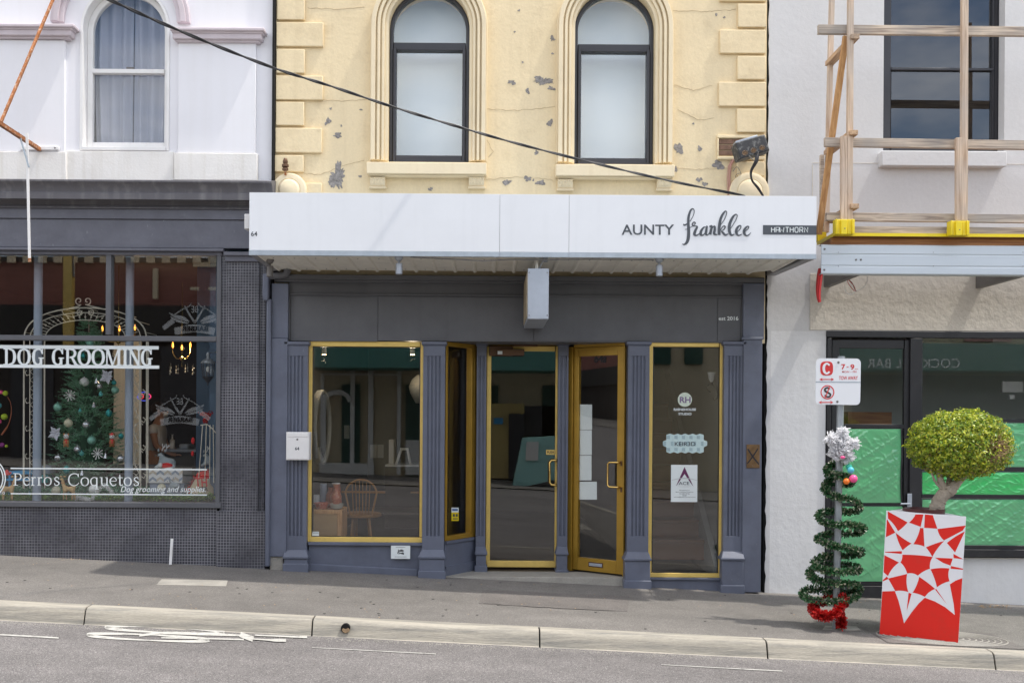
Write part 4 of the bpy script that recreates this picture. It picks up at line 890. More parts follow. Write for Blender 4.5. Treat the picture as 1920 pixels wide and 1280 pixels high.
part('lettering',textmesh('ACE',1272.5,902.5,1292.5,908.5,GY-.004,bold=.005),M['ink'],s)
part('lettering',textmesh('BODY CORPORATE',1271,910,1295.5,911.3,GY-.003),M['dim_vinyl'],s);part('lettering',textmesh('MANAGEMENT',1274,912.5,1292,913.6,GY-.003),M['dim_vinyl'],s)
for t_,a,b,y in (('Management of',1274,1293,917.5),('Mount Waverley & Glen Iris',1267,1300,921),('PH: 9817 57 36',1274,1293,924),('Email',1280,1287,927.2),('service@bodycorporate.com.au',1264,1304,930.3)):
    part('lettering',textmesh(t_,a,y,b,y+2.1,GY-.002,bold=.01),M['ink'],s)
s=thing('alarm_sticker','small blue and yellow security sticker low on the narrow splayed side window','sticker',(MS@Vector((.06,0,at(850,975,.1).z))))
def sconv(y):
    def c(px,py):
        o=Vector((0,CAMY,CAMZ)); dv=at(px,py,0)-o; n=Vector((MS[0][1],MS[1][1],0)); p0=MS@Vector((0,y,0)); t=(p0-o).dot(n)/dv.dot(n); return o+dv*t
    return c
def squad(px0,py0,px1,py1,y): c=sconv(y); return MB().add([c(px0,py0),c(px1,py0),c(px1,py1),c(px0,py1)],[(0,1,2,3)])
part('label_top',squad(846.5,951,860,960,.028),M['vinyl'],s); part('label_bottom',squad(846.5,960,860,976,.028),M['yellow'],s)
part('print',squad(848,953.5,858.5,957,.026),M['blue_ink'],s); part('print',squad(849,963,853,968,.026),M['ink'],s); part('print',squad(854.5,963,858.5,968,.026),M['ink'],s); part('print',squad(849,971,858.5,973,.026),M['ink'],s)
s=sticker('price_tag','small white paper tag in the bottom left corner of the display window','tag',589,1003)
part('tag',MB().rect(583.5,996,598,1004,GY+.005,.001),M['vinyl'],s); part('print',MB().rect(586,998,597,998.6,GY+.003,.001).rect(584,996.6,586,998,GY+.003,.001),M['ink'],s)
# downpipe between the two shopfronts
dpx=thing('downpipe','slate blue downpipe with a bent head between the tiled pier and the shopfront','downpipe',(X(504),-.1,Z(1060)))
part('pipe',MB().rect(497.5,560,507,1062,-.13,.07),M['slate'],dpx,bev=.012)
part('offset_bend',MB().prism([(X(497.5),Z(520)),(X(509),Z(520)),(X(509),Z(560)),(X(508),Z(570)),(X(498.5),Z(570)),(X(497),Z(555))],-.145,.095),M['slate'],dpx,bev=.012)
part('spout',MB().tube([(X(500),-.11,Z(524)),(X(520),-.11,Z(523)),(X(534),-.11,Z(522)),(X(541),-.12,Z(520)),(X(543),-.14,Z(515)),(X(543),-.14,Z(507))],.035,10),M['slate_flat'],dpx)
# overhead service cable, twisted pair, from the street to the wall behind the awning
pts=[(150,-22,-3.6),(205,0,-3.3),(295,40,-2.9),(400,84,-2.45),(520,130,-2.0),(615,160,-1.7),(732,199,-1.35),(860,238,-1.05),(980,272,-.8),(1127,309,-.5),(1260,340,-.3),(1397,367,-.1)]
def smoothpts(pts,n=10):
    P_=[Vector(p) for p in pts];o=[]
    for i in range(len(P_)-1):
        p0=P_[max(i-1,0)];p1=P_[i];p2=P_[i+1];p3=P_[min(i+2,len(P_)-1)]
        for k in range(n):
            u=k/n;o.append(.5*((2*p1)+(-p0+p2)*u+(2*p0-5*p1+4*p2-p3)*u*u+(-p0+3*p1-3*p2+p3)*u**3))
    return o+[P_[-1]]
W3=smoothpts([at(*p) for p in pts],14)
W3=[W3[0]+(W3[0]-W3[3])*k*.6 for k in range(12,0,-1)]+W3
cbm=thing('overhead_cable','thick black twisted overhead cable sagging from top left down to the awning','cable',W3[-1])
for ph in (0,math.pi):
    q=[]
    for i,p in enumerate(W3):
        a=i*.42+ph; q.append(p+Vector((0,math.cos(a),math.sin(a)))*.0065)
    part('strand',MB().tube(q,.0072,7),M['black'],cbm)
# junction box
q=at(1404,281,-.25)
jb=thing('junction_box','battered black cable junction box with a grey lid tilted on the cream wall corner','junction box',q)
R3=Matrix.Translation(q)@Matrix.Rotation(R_(-17),4,'Y')
f=MB(); f.M=R3; f.prismz([(-.155,-.10),(-.14,-.14),(.14,-.14),(.155,-.10),(.155,.03),(-.155,.03)],-.085,.075); part('case',f,M['spatter'],jb,bev=.012)
f=MB(); f.M=R3; f.box(-.12,.10,-.06,.05,.074,.105); part('lid',f,M['box_metal'],jb,bev=.006)
f=MB(); f.M=R3
for i in range(3):
    for k in range(9):
        t=2*math.pi*k/9; f.tube([(-.09+.085*i,-.142,-.045),(-.09+.085*i+.024*math.cos(t),-.146,-.045+.02*math.sin(t)),(-.09+.085*i+.028*math.cos(t+.5),-.150,-.045+.024*math.sin(t+.5))],.0022,4)
part('cable_gland',f,M['copper'],jb)
part('bracket',MB().box(q.x-.05,q.x+.05,-.22,0,q.z-.03,q.z+.03),M['steel_dark'],jb)
for dx in (0,.018):
    part('lead',MB().tube(smoothpts([at(1418,290,-.39)+Vector((dx,0,0)),at(1416,303,-.40)+Vector((dx,0,0)),at(1408,321,-.36)+Vector((dx*.3,0,0)),at(1410,338,-.32),at(1420,352,-.28)+Vector((dx*.4,0,0)),at(1431,368,-.25)],5),.010,7),M['black'],jb)
part('lead',MB().tube([at(1404,292,-.40),at(1412,300,-.40),at(1417,304,-.40)],.004,5).tube([at(1422,284,-.40),at(1420,296,-.40),at(1417,304,-.40)],.004,5),M['steel_dark'],jb)
single('wall_conduit',MB().tube([at(1377,297,-.02),at(1370,310,-.02),at(1368,330,-.02),at(1368,366,-.02)],.010,7).tube([at(1372,300,-.02),at(1366,312,-.02),at(1364.5,330,-.02),at(1365,366,-.02)],.006,6),M['pinkpipe'],'thin pinkish conduit pair running down the cream wall beside the junction box','conduit')
single('coiled_wire',MB().tube(smoothpts([at(1374,322,-.03),at(1382,313,-.05),at(1390,328,-.05),at(1384,338,-.05),at(1379,330,-.05),at(1388,325,-.05),at(1394,335,-.04),at(1382,345,-.03),at(1372,347,-.02)],5),.0025,5),M['steel_dark'],'loose thin wire looping on the cream wall below the junction box','wire')
ins=thing('insulator','brown porcelain insulator on a stub above the left cream boss','insulator',at(535,322,-.10))
q=at(535,309,-.10); part('body',MB().lathe([(.012,-.06),(.03,-.055),(.03,-.035),(.018,-.028),(.034,-.02),(.034,.0),(.02,.01),(.026,.03),(.02,.05),(.012,.065)],q,14),M['brown_metal'],ins)
part('stub',MB().tube([q+Vector((0,0,-.05)),q+Vector((0,.0,-.09)),q+Vector((0,.12,-.095))],.012,7),M['rust'],ins)

# ================================================================== WHITE BUILDING (left)
wb=thing('white_shop_building','white rendered building with mauve mouldings above a charcoal tiled pet grooming shopfront','building',(at(200,1040,0).x,0,Z(1045,0,250)))
XE=X(512,0,200); XW=X(-420)
c=at(235,54); r=84/190; zbw=at(235,283).z
w_=MB(); ZC=Z(345,0,250)
w_.box(XW,c.x-r,0,.3,ZC,ZTOP+.4).box(c.x+r,XE,0,.3,ZC,ZTOP+.4).box(c.x-r,c.x+r,0,.3,ZC,zbw); w_.archfill(c.x,c.z,r,ZTOP+.4,0,.3)
part('upper_wall',w_,M['white_wall'],wb,ang=20)
part('party_edge',MB().box(XE+.002,XL-.002,-.06,.2,Z(1040),ZTOP+.3),M['void'],wb)
part('roof',MB().box(XW,XE,0,7,ZTOP+.4,ZTOP+.5),M['soffit_end'],wb)
part('raised_panel',MB().rect(-360,74,121,283,-.045,.045),M['white_wall'],wb,bev=.004)
part('raised_panel',MB().rect(334,80,479,287,-.045,.045),M['white_wall'],wb,bev=.004)
part('base_course',MB().rect(-420,283,123.5,338,-.06,.06).rect(326,287,482,338,-.06,.06),M['white_ledge'],wb,bev=.006)
part('base_course',MB().rect(123.5,284,326,338,-.030,.03),M['white_ledge'],wb,bev=.004)
for a,b,y0 in ((-360,138,43),(318,495,51)):
    f=MB(); f.rect(a,y0,b,y0+6,-.15,.15).rect(a+3,y0+6,b-3,y0+11,-.125,.125).rect(a+5,y0+11,b-5,y0+22,-.11,.11).rect(a+11,y0+22,b-9,y0+28,-.08,.08)
    part('impost_moulding',f,M['mauve'],wb,bev=.008)
cm=at(228,45); f=MB(); f.band(cm.x,cm.z,106/190,114/190,0,-.05,.05,arch_only=True).band(cm.x,cm.z,114/190,124/190,0,-.075,.075,arch_only=True).band(cm.x,cm.z,124/190,130/190,0,-.055,.055,arch_only=True)
part('arch_moulding',f,M['mauve'],wb,bev=.004,ang=50)
part('window_reveal',MB().band(c.x,c.z,r-.03,r-.001,zbw,-.012,.2),M['white_paint'],wb,bev=.004,ang=50)
f=MB(); f.band(c.x,c.z,68/190,r-.031,at(235,275).z,.10,.06); 
zm0,zm1=at(235,132).z,at(235,124).z; ri=68/190
f.box(c.x-ri,c.x+ri,.085,.15,zm0,zm1); f.box(c.x-ri,c.x+ri,.10,.155,at(235,275).z,at(235,262).z)
wf=part('window',f,M['white_paint'],wb,bev=.004,ang=50)
part('sill',MB().box(c.x-r+.031,c.x+r-.031,-.02,.2,zbw,at(235,276).z),M['white_paint'],wf,bev=.004)
part('pane',MB().disc_arch(c.x,c.z,ri,zm1,.12,.006),M['glass_up'],wf); part('pane',MB().box(c.x-ri,c.x+ri,.14,.146,at(235,262).z,zm0),M['glass_up'],wf)
part('catch',MB().box(c.x-.02,c.x+.05,.09,.12,zm1,zm1+.02),M['steel_dark'],wf)
for sgn in (-1,1):
    f=MB(); n=60; x0=c.x+(sgn*.006); x1=c.x+sgn*(ri+.05); vs=[];fs=[]
    for i in range(n+1):
        u=i/n
        for k,z in enumerate((zbw-.02,c.z-.2,c.z+ri+.05)):
            vs.append((x0+(x1-x0)*u*(1-.1*(k==0)),.24+.028*math.sin(u*21+k*.6)*(1.0+.4*math.sin(u*9)),z))
    for i in range(n):
        for k in (0,1): a=i*3+k; fs.append((a,a+3,a+4,a+1))
    f.add(vs,fs); part('curtain',f,M['curtain'],wf,recalc=False)
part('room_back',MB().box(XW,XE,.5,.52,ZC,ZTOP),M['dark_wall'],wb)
# cornice and fascia of the shop
xw,xe=XW,at(510,350,-.25).x; dz=0
def zz(py,Y): return at(250,py,Y).z
pr=[(.0,zz(337,0)),(-.27,zz(337.5,-.27)),(-.27,zz(341,-.27)),(-.24,zz(347,-.24)),(-.215,zz(356,-.215)),(-.21,zz(361,-.21)),(-.225,zz(362,-.225)),(-.225,zz(374,-.225)),(-.10,zz(376,-.10)),(-.09,zz(384,-.09)),(-.11,zz(389,-.11)),(-.11,zz(391,-.11)),(0,zz(391,0))]
part('cornice',MB().prismx(pr,xw,xe),M['cornice'],wb,bev=.003,ang=25)
f=MB().rect(-420,386,497,409,-.085,.1); part('fascia_board',f,M['fascia_l'],wb,bev=.004)
part('fascia_board',MB().rect(-420,410,497,463,-.065,.1),M['fascia_l'],wb,bev=.004)
part('ledge',MB().rect(-420,463,419,468,-.10,.15).rect(-420,468,416,476,-.05,.12),M['fascia_l'],wb,bev=.004)
# shop window
sf=MB(); sf.rect(405,476,413.5,948,-.045,.12).rect(-420,627.5,405,637,-.045,.10).rect(198,476,208,627.5,-.04,.09).rect(-420,940,414,949.5,-.06,.14)
swf=part('shop_window',sf,M['slate_flat'],wb,bev=.004)
part('pane',MB().rect(-420,476,198,627.5,.0,.006),M['glass'],swf); part('pane',MB().rect(208,476,405,627.5,.0,.006),M['glass'],swf); part('pane',MB().rect(-420,637,405,940,.0,.006),M['glass'],swf)
zbt=-.12-.2; 
part('tiled_plinth',MB().rect(-420,949.5,406,1075,-.03,.2),M['tile'],wb)
part('tiled_pier',MB().rect(413.5,470,425,958,-.03,.2).rect(425,490,485,958,-.055,.2).rect(485,470,497,1010,-.03,.2),M['tile'],wb)
part('pier_base',MB().rect(406,958,497,1080,-.075,.24),M['tile'],wb,bev=.002)
part('capital',MB().rect(419,472,497,479,-.11,.1).rect(422,479,497,490,-.085,.08),M['fascia_l'],wb,bev=.004)
# display room
zf=Z(944,.4,200); XI=X(497)
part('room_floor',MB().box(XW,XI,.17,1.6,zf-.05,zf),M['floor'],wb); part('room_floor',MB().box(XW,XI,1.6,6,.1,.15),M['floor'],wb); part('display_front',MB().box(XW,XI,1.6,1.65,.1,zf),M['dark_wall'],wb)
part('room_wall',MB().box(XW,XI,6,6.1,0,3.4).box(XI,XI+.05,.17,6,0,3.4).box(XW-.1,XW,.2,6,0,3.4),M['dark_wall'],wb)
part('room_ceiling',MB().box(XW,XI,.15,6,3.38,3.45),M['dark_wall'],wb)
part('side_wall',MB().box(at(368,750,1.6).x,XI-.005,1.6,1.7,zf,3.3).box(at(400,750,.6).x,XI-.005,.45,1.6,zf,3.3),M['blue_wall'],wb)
part('back_partition',MB().box(at(213,750,3).x,at(263,750,3).x,3,3.05,at(240,870,3).z,at(240,640,3).z),M['cream_cloth'],wb)
for a,b in ((63,78.5),(235,250)):
    xm=at((a+b)/2,700,.3).x; part('iron_column',MB().lathe([((b-a)/2*sc_(.3),at(150,944,.3).z),((b-a)/2*sc_(.3),at(150,470,.3).z)],(xm,.3,0),20),M['column'],wb)
# lettering on the glass (each stroke is cut vinyl)
GL=-.003
def slab(strokes,x0,x1,y0,y1,mb,k0=0):
    for k,(st,curv) in enumerate(strokes):
        mb.ribbon([(x0+(x1-x0)*u,y0+(y1-y0)*v,w) for u,v,w in st],GL-.0003*(k+k0),.0002,straight=not curv,sub=6)
V=5.0;T=2.4
def serif(u,v,d=.18): return ([(u-d,v,T),(u+d,v,T)],0)
SL={'D':[([(.24,0,V),(.24,1,V)],0),([(.02,.03,T),(.5,.03,T)],0),([(.02,.97,T),(.5,.97,T)],0),([(.45,.04,2.6),(.74,.14,4),(.86,.5,6),(.74,.86,4),(.45,.96,2.6)],1)],
'O':[([(.5,.04,2.6),(.22,.16,4.4),(.12,.5,5.6),(.22,.84,4.4),(.5,.96,2.6),(.78,.84,4.4),(.88,.5,5.6),(.78,.16,4.4),(.5,.04,2.6)],1)],
'G':[([(.86,.30,2.4),(.76,.10,2.8),(.5,.04,2.8),(.22,.16,4.4),(.13,.5,5.6),(.22,.84,4.4),(.5,.96,2.6),(.72,.88,3.6)],1),([(.88,.02,2.2),(.88,.33,2.2)],0),([(.76,.55,V),(.76,.96,V)],0),([(.55,.57,T),(1,.57,T)],0)],
'R':[([(.22,0,V),(.22,1,V)],0),([(.02,.03,T),(.5,.03,T)],0),([(.02,.97,T),(.44,.97,T)],0),([(.4,.04,2.6),(.66,.08,4),(.76,.27,5.2),(.66,.46,4),(.35,.53,2.4)],1),([(.52,.5,4),(.82,.97,5.2)],0),([(.76,.97,T),(1,.97,T)],0)],
'M':[([(.14,0,2.6),(.14,1,2.6)],0),([(.18,.02,V),(.47,.98,4)],0),([(.8,.02,2.6),(.48,.98,2.2)],0),([(.84,0,V),(.84,1,V)],0),([(0,.03,T),(.22,.03,T)],0),([(.78,.03,T),(1,.03,T)],0),([(0,.97,T),(.28,.97,T)],0),([(.70,.97,T),(1,.97,T)],0)],
'I':[([(.5,0,V),(.5,1,V)],0),([(.1,.03,T),(.9,.03,T)],0),([(.1,.97,T),(.9,.97,T)],0)],
'N':[([(.17,0,2.6),(.17,1,2.6)],0),([(.18,.02,V),(.82,.97,V)],0),([(.84,0,2.6),(.84,1,2.6)],0),([(0,.03,T),(.3,.03,T)],0),([(.68,.03,T),(1,.03,T)],0),([(0,.97,T),(.34,.97,T)],0)]}
gs=thing('window_lettering','white DOG GROOMING lettering between two bars across the left shop window','window lettering',at(150,690,GL))
part('bar',MB().rect(-6,647.5,297.5,654,GL,.001),M['vinyl'],gs); part('bar',MB().rect(-6,684,298.5,690,GL,.001),M['vinyl'],gs)
for ch,a,b in zip('DOGGROOMING',(6,32,60,97,121,145,171,196,229,240.5,264),(31,58,82,120,147,171,197,228,240,264,286)):
    mb=MB(); dy=(a-6)/280*1.6; slab(SL[ch],a,b,653+dy,684+dy,mb,2); part('letter',mb,M['vinyl'],gs,smooth=False)
ns=thing('window_lettering','thin white Perros Coquetos lettering between two fine lines low on the left shop window','window lettering',at(200,928,GL))
part('line',MB().rect(20,877.5,388,880,GL,.001),M['vinyl'],ns); part('line',MB().rect(20,925,388,927.3,GL,.001),M['vinyl'],ns)
v=2.6;t=1.2
S2={'P':[([(.28,0,v),(.28,1,v)],0),([(.05,.01,t),(.5,.01,t)],0),([(.05,.99,t),(.55,.99,t)],0),([(.4,.02,t),(.75,.06,2),(.9,.27,v),(.75,.48,2),(.35,.53,t)],1)],
'e':[([(.15,.42,t),(.9,.42,t),(.82,.1,1.8),(.5,.0,t),(.15,.25,2.4),(.12,.6,v),(.35,.93,2.2),(.65,.98,1.8),(.92,.82,t)],1)],
'r':[([(.3,0,v),(.3,1,v)],0),([(.0,.03,t),(.35,.03,t)],0),([(.0,.98,t),(.65,.98,t)],0),([(.35,.25,t),(.6,.04,1.8),(.9,.08,v)],1)],
'o':[([(.5,0,t),(.18,.15,2),(.08,.5,v),(.18,.85,2),(.5,1,t),(.82,.85,2),(.92,.5,v),(.82,.15,2),(.5,0,t)],1)],
's':[([(.85,.25,t),(.7,.03,1.6),(.35,.03,1.8),(.15,.22,2.2),(.4,.45,2.4),(.8,.62,2.4),(.85,.85,2),(.5,.99,1.6),(.2,.93,1.6),(.1,.72,t)],1)],
'C':[([(.92,.28,t),(.8,.06,1.6),(.5,.0,1.6),(.2,.15,2.2),(.08,.5,v),(.2,.85,2.2),(.5,1,1.6),(.8,.92,1.4),(.95,.75,t)],1),([(.92,.0,t),(.92,.28,t)],0)],
'q':[([(.75,.1,1.8),(.45,.0,t),(.15,.2,2),(.08,.5,v),(.18,.85,2),(.45,1,1.6),(.75,.85,t)],1),([(.78,0,v),(.78,1.4,v)],0),([(.55,1.4,t),(1,1.4,t)],0)],
'u':[([(.22,0,v),(.22,.7,v),(.35,.97,2),(.6,.95,1.4),(.78,.75,t)],1),([(.8,0,v),(.8,.97,v)],0),([(.0,.02,t),(.3,.02,t)],0),([(.6,.02,t),(.85,.02,t)],0),([(.75,.97,t),(1,.97,t)],0)],
't':[([(.35,-.35,t),(.38,.1,v),(.38,.75,v),(.55,.98,1.8),(.95,.85,t)],1),([(.0,.04,t),(.9,.04,t)],0)]}
for ch,a,b,big in (('P',24,41,1),('e',43,56,0),('r',58,68,0),('r',70,80,0),('o',82,97,0),('s',101,112,0),('C',127,149,1),('o',151,167,0),('q',169,185,0),('u',187,204,0),('e',205,219,0),('t',221,231,0),('o',232,247,0),('s',250,261,0)):
    mb=MB(); y0=887 if big else 894; slab(S2[ch],a,b,y0+.5*(a>120),909.5+.5*(a>120),mb); part('letter',mb,M['vinyl'],ns,smooth=False)
part('lettering',textmesh('Dog grooming and supplies.',226,911,386,925.5,GL,shear=.3,bold=.004),M['vinyl'],ns)
part('lettering',textmesh('2010',-10,921,9,926.5,GL),M['vinyl'],ns)
for rx,ry in ((37,38),(32.5,33.5)):
    part('ring',MB().ribbon([(-27+rx*math.cos(t_/20*math.pi),896+ry*math.sin(t_/20*math.pi),2.2) for t_ in range(41)],GL,.001,straight=True),M['vinyl'],ns,smooth=False)

# rusty sign bracket on the white wall
rb=thing('sign_bracket','rusty old sign bracket with a long diagonal stay on the white wall at top left','bracket',at(74,280,-.06))
part('stay',MB().beam(at(112,-30,-.1),at(2,229,-.9),.022,.022),M['rust'],rb)
part('arm',MB().beam(at(-3,230,-.95),at(74,280,-.06),.035,.035),M['rust'],rb)
part('wall_plate',MB().rect(38,274.5,110,281,-.065,.02),M['white_paint'],rb,bev=.002)
part('bolt',MB().lathe([(.008,0),(.006,.01)],at(103,277.5,-.065),8,'y'),M['steel_dark'],rb)
hs=thing('hanging_strip','narrow white strip hanging from the rusty bracket in front of the charcoal fascia','strip',at(55,490,-.5))
part('strip',MB().beam(at(50.5,250,-.5),at(55.5,490,-.5),.022,.012),M['white_paint'],hs); part('tie',MB().beam(at(35,248,-.52),at(54.5,314,-.52),.014,.012),M['galv'],hs)
part('rust_tip',MB().beam(at(55.5,484,-.507),at(55.6,491,-.507),.024,.010),M['rust'],hs)
single('white_stake',MB().beam(at(319.5,1058,-.13),at(322.5,1009,-.10),.026,.008).beam(at(320.6,1040,-.135),at(321.6,1022,-.125),.010,.003),M['white_paint'],'short white plastic stake leaning on the tiled wall below the grooming shop','stake')
# ================================================================== GREY BUILDING (right)
gb=thing('grey_building','pale grey rendered building under renovation with black framed shopfront and a dark upper window','building',(X(1700),0,Z(1120,0,1700)))
gl,gr=X(1439,0,200)+.02,X(2420); wl,wr=X(1657,0,100),X(1884,0,100); wz0=at(1770,283).z; dl=X(1549); dt=at(1740,622).z
G_=MB(); G_.box(gl,wl,0,.3,dt,ZTOP+.2).box(wr,gr,0,.3,dt,ZTOP+.2).box(wl,wr,0,.3,dt,wz0)
zwt=at(1770,-170).z; G_.box(wl,wr,0,.3,zwt,ZTOP+.2)
part('upper_wall',G_,M['grey_wall'],gb)
part('party_edge',MB().box(XR+.001,gl+.001,.01,.2,-.3,ZTOP),M['void'],gb)
rg=MB(); rj=random.Random(5)
z=-.2
pa=[]
while z<ZTOP: pa.append((gl-.004-rj.uniform(0,.014),z)); z+=rj.uniform(.03,.09)
part('ragged_edge',MB().prism(pa+[(gl+.03,ZTOP),(gl+.03,-.2)],-.006,.012),M['grey_wall'],gb,smooth=False)
part('roof',MB().box(gl,gr,0,7,ZTOP+.2,ZTOP+.3),M['soffit_end'],gb)
part('lower_wall',MB().box(gl,dl,0.0,.3,-.6,dt-.0005),M['lower_wall'],gb)
wlo=MB().box(X(1727),gr,.012,.3,-.8,at(1800,1045).z); part('lower_wall',wlo,M['lower_wall'],gb)
# lower render is a slightly proud coat
part('beige_render',MB().rect(1519,516,2400,621.5,-.012,.012),M['beige_wall'],gb,bev=.003)
part('scored_line',MB().rect(1523,308,2400,309,-.003,.003).rect(1523,309,1524,370,-.003,.003),M['beige_wall'],gb)
part('window_sill',MB().rect(1654,283.5,1888,311,-.10,.12),M['grey_wall'],gb,bev=.006)
f=MB(); Yw=.13
f.rect(1657,-170,1671,283,Yw,.08).rect(1862,-170,1884,283,Yw,.08).rect(1671,261,1862,283,Yw-.02,.1).rect(1671,127.5,1862,132,Yw-.01,.08)
uw=part('window',f,M['win_dark'],gb,bev=.003)
part('side_rail',MB().rect(1857,132,1861,261,Yw+.01,.05).rect(1866,-170,1867.5,270,Yw-.012,.012).rect(1873,-170,1874.5,270,Yw-.012,.012),M['black'],uw)
part('pane',MB().rect(1671,-165,1862,127.5,Yw+.03,.006),M['glass_dark'],uw); part('pane',MB().rect(1671,132,1862,261,Yw+.02,.006),M['glass_dark'],uw)
part('room_back',MB().box(wl-.5,wr+.5,1.2,1.3,dt,ZTOP),M['dark_wall'],gb)
# black shopfront
bf=MB(); bf.rect(1550,622.5,2300,634,-.02,.1).rect(1550,634,1558,1120,-.02,.1).rect(1706,634,1728.5,1120,-.03,.12).rect(1728.5,1023,2300,1031,-.03,.12).rect(1728.5,1031,2300,1045,-.06,.15)
shf=part('shopfront_frame',bf,M['black'],gb,bev=.003)
part('threshold',MB().rect(1558,1098,1706,1125,-.01,.1),M['black'],gb,bev=.003)
d=MB(); d.rect(1559,637,1573,1096,.0,.05).rect(1695,637,1704,1096,.0,.05).rect(1573,637,1695,653,.0,.05).rect(1573,1088,1695,1097,.0,.05).rect(1573,795,1695,803,.0,.05).rect(1573,942,1695,948,.0,.05)
gd=part('door',d,M['black'],gb,bev=.003)
part('pane',MB().rect(1573,653,1695,1088,.03,.006),M['glass'],gd)
part('handle_plate',MB().rect(1701.5,925,1710,950,-.036,.006),M['box_metal'],gd,bev=.001); q0=at(1706,944,-.05); part('lever',MB().tube([at(1706,944,-.036),at(1706,944,-.075),at(1689,944,-.075)],.008,8),M['box_metal'],gd)
part('pane',MB().rect(1728.5,634,2300,1023,.03,.006),M['glass'],shf)
# masking film taped over the panes
def film(px0,py0,px1,py1,seed,m):
    nx,ny=96,64; vs=[];fs=[]
    for j in range(ny+1):
        for i in range(nx+1):
            p=at(px0+(px1-px0)*i/nx,py0+(py1-py0)*j/ny,0); e=min(i,nx-i,j*1.3,(ny-j)*1.3)/8; e=max(0,min(1,e))
            u=i/nx*(px1-px0)/100; v_=j/ny*(py1-py0)/100
            n1=noise.noise(Vector((u*1.6+seed,v_*3-u*1.5,seed))); n2=noise.noise(Vector((u*1.3+v_*1.8+seed*3,v_*5.5+u*3.2,seed*2))); n3=noise.noise(Vector((u*3+v_*4+seed,v_*9-u*7,seed*5)))
            h=.30*abs(n1)+.42*(1-abs(n2))**9+.30*(1-abs(n3))**10
            vs.append((p.x,-.004-.015*h*e,p.z))
    for j in range(ny):
        for i in range(nx): a=j*(nx+1)+i; fs.append((a,a+1,a+nx+2,a+nx+1))
    mb=MB(); mb.add(vs,fs); return part('masking_film',mb,m,shf,recalc=False,ang=180)
film(1573,804,1689,942,1.3,M['film']); film(1573,949,1692,1089,4.1,M['film'])
film(1729,793,1950,875,7.7,M['film']); film(1729,885,1950,927,2.2,M['film2']); film(1729,936,1950,1022,9.4,M['film'])
film(1950,793,2290,875,5.7,M['film']); film(1950,885,2290,927,3.2,M['film2']); film(1950,936,2290,1022,8.4,M['film'])
for (a,b,c,d_) in ((1729,786,2290,792),(1729,876,2290,884),(1729,928,2290,935)): part('black_tape',MB().rect(a,b,c,d_,-.008,.02),M['black'],shf)
part('black_tape',MB().ribbon([(1690,800,2),(1691.5,850,3),(1689.5,900,2.4),(1691,940,3)],-.012,.004),M['black'],gd)
room(X(1552),X(2300),.3,2.6,-.4,2.9,M['reno'],M['floor'],M['reno'],gb)
part('work_bench',MB().rect(1590,772,1672,800,1.6,.5),M['ply'],gb); 
single('laptop_display',MB().rect(1880,715,1918,735,1.5,.04).rect(1893,740,1903,748,1.5,.04),M['white_paint'],'small pale box display inside the right shop window behind the glass','display box')
# ---- steel canopy frame
can=thing('canopy_frame','bare galvanised steel canopy frame with ply deck above the black shopfront','canopy frame',at(1730,517,-.88))
YB=-.88; st=MB(); a=at(1540,489,YB); bx=at(2400,489,YB).x; z1=at(1730,459.5,YB).z; z0=at(1730,515.5,YB).z
st.prismx([(YB,z0+.012),(YB+.004,z0+.004),(YB+.07,z0),(YB+.07,z0+.006),(YB+.012,z0+.012),(YB+.012,z1-.01),(YB+.07,z1-.006),(YB+.07,z1),(YB+.004,z1),(YB,z1-.008),(YB,z0+.19),(YB+.004,z0+.184),(YB+.004,z0+.176),(YB,z0+.17),(YB,z0+.085),(YB+.004,z0+.08),(YB+.004,z0+.072),(YB,z0+.066)],a.x,bx)
part('edge_beam',st,M['steel'],can,ang=25)
zsb=Z(541,0,1828)
for px in (1544,1828,2110): xx=X(px,0,530); part('side_beam',MB().box(xx,xx+.06,YB+.071,-.013,zsb,z1-.02),M['steel_dark'],can,bev=.002)
for px,py in ((1546,467),(1545.5,506),(1605,487),(1614,487)): q=at(px,py,YB); part('bolt',MB().lathe([(.009,0),(.009,.005),(.004,.007)],(q.x,YB,q.z),10,'y'),M['steel_dark'],can)
for px in (1572,1750,1918):
    for py in (473,499): q=at(px,py,YB); part('rivet',MB().lathe([(.004,0),(.003,.003)],(q.x,YB,q.z),6,'y'),M['steel_dark'],can)
part('bearer',MB().box(at(1561,450,YB).x,bx,YB+.03,YB+.08,z1+.001,at(1730,445.5,YB).z),M['ply'],can)
dk=MB(); zd=at(1730,444.5,YB).z; x0=at(1561,444,YB).x
dk.prismz([(x0,YB-.03),(bx,YB-.03),(bx,-.45),(at(1537,452,-.45).x,-.45)],zd,zd+.018); part('ply_deck',dk,M['ply'],can)
part('yellow_edging',MB().beam((x0,YB-.035,zd+.012),(bx,YB-.035,zd+.012),.014,.028,(0,0,1)),M['yellow'],can)
part('yellow_edging',MB().beam((x0,YB-.035,zd+.012),(at(1533,456,-.45).x,-.45,zd+.012),.014,.028,(0,0,1)),M['yellow'],can)
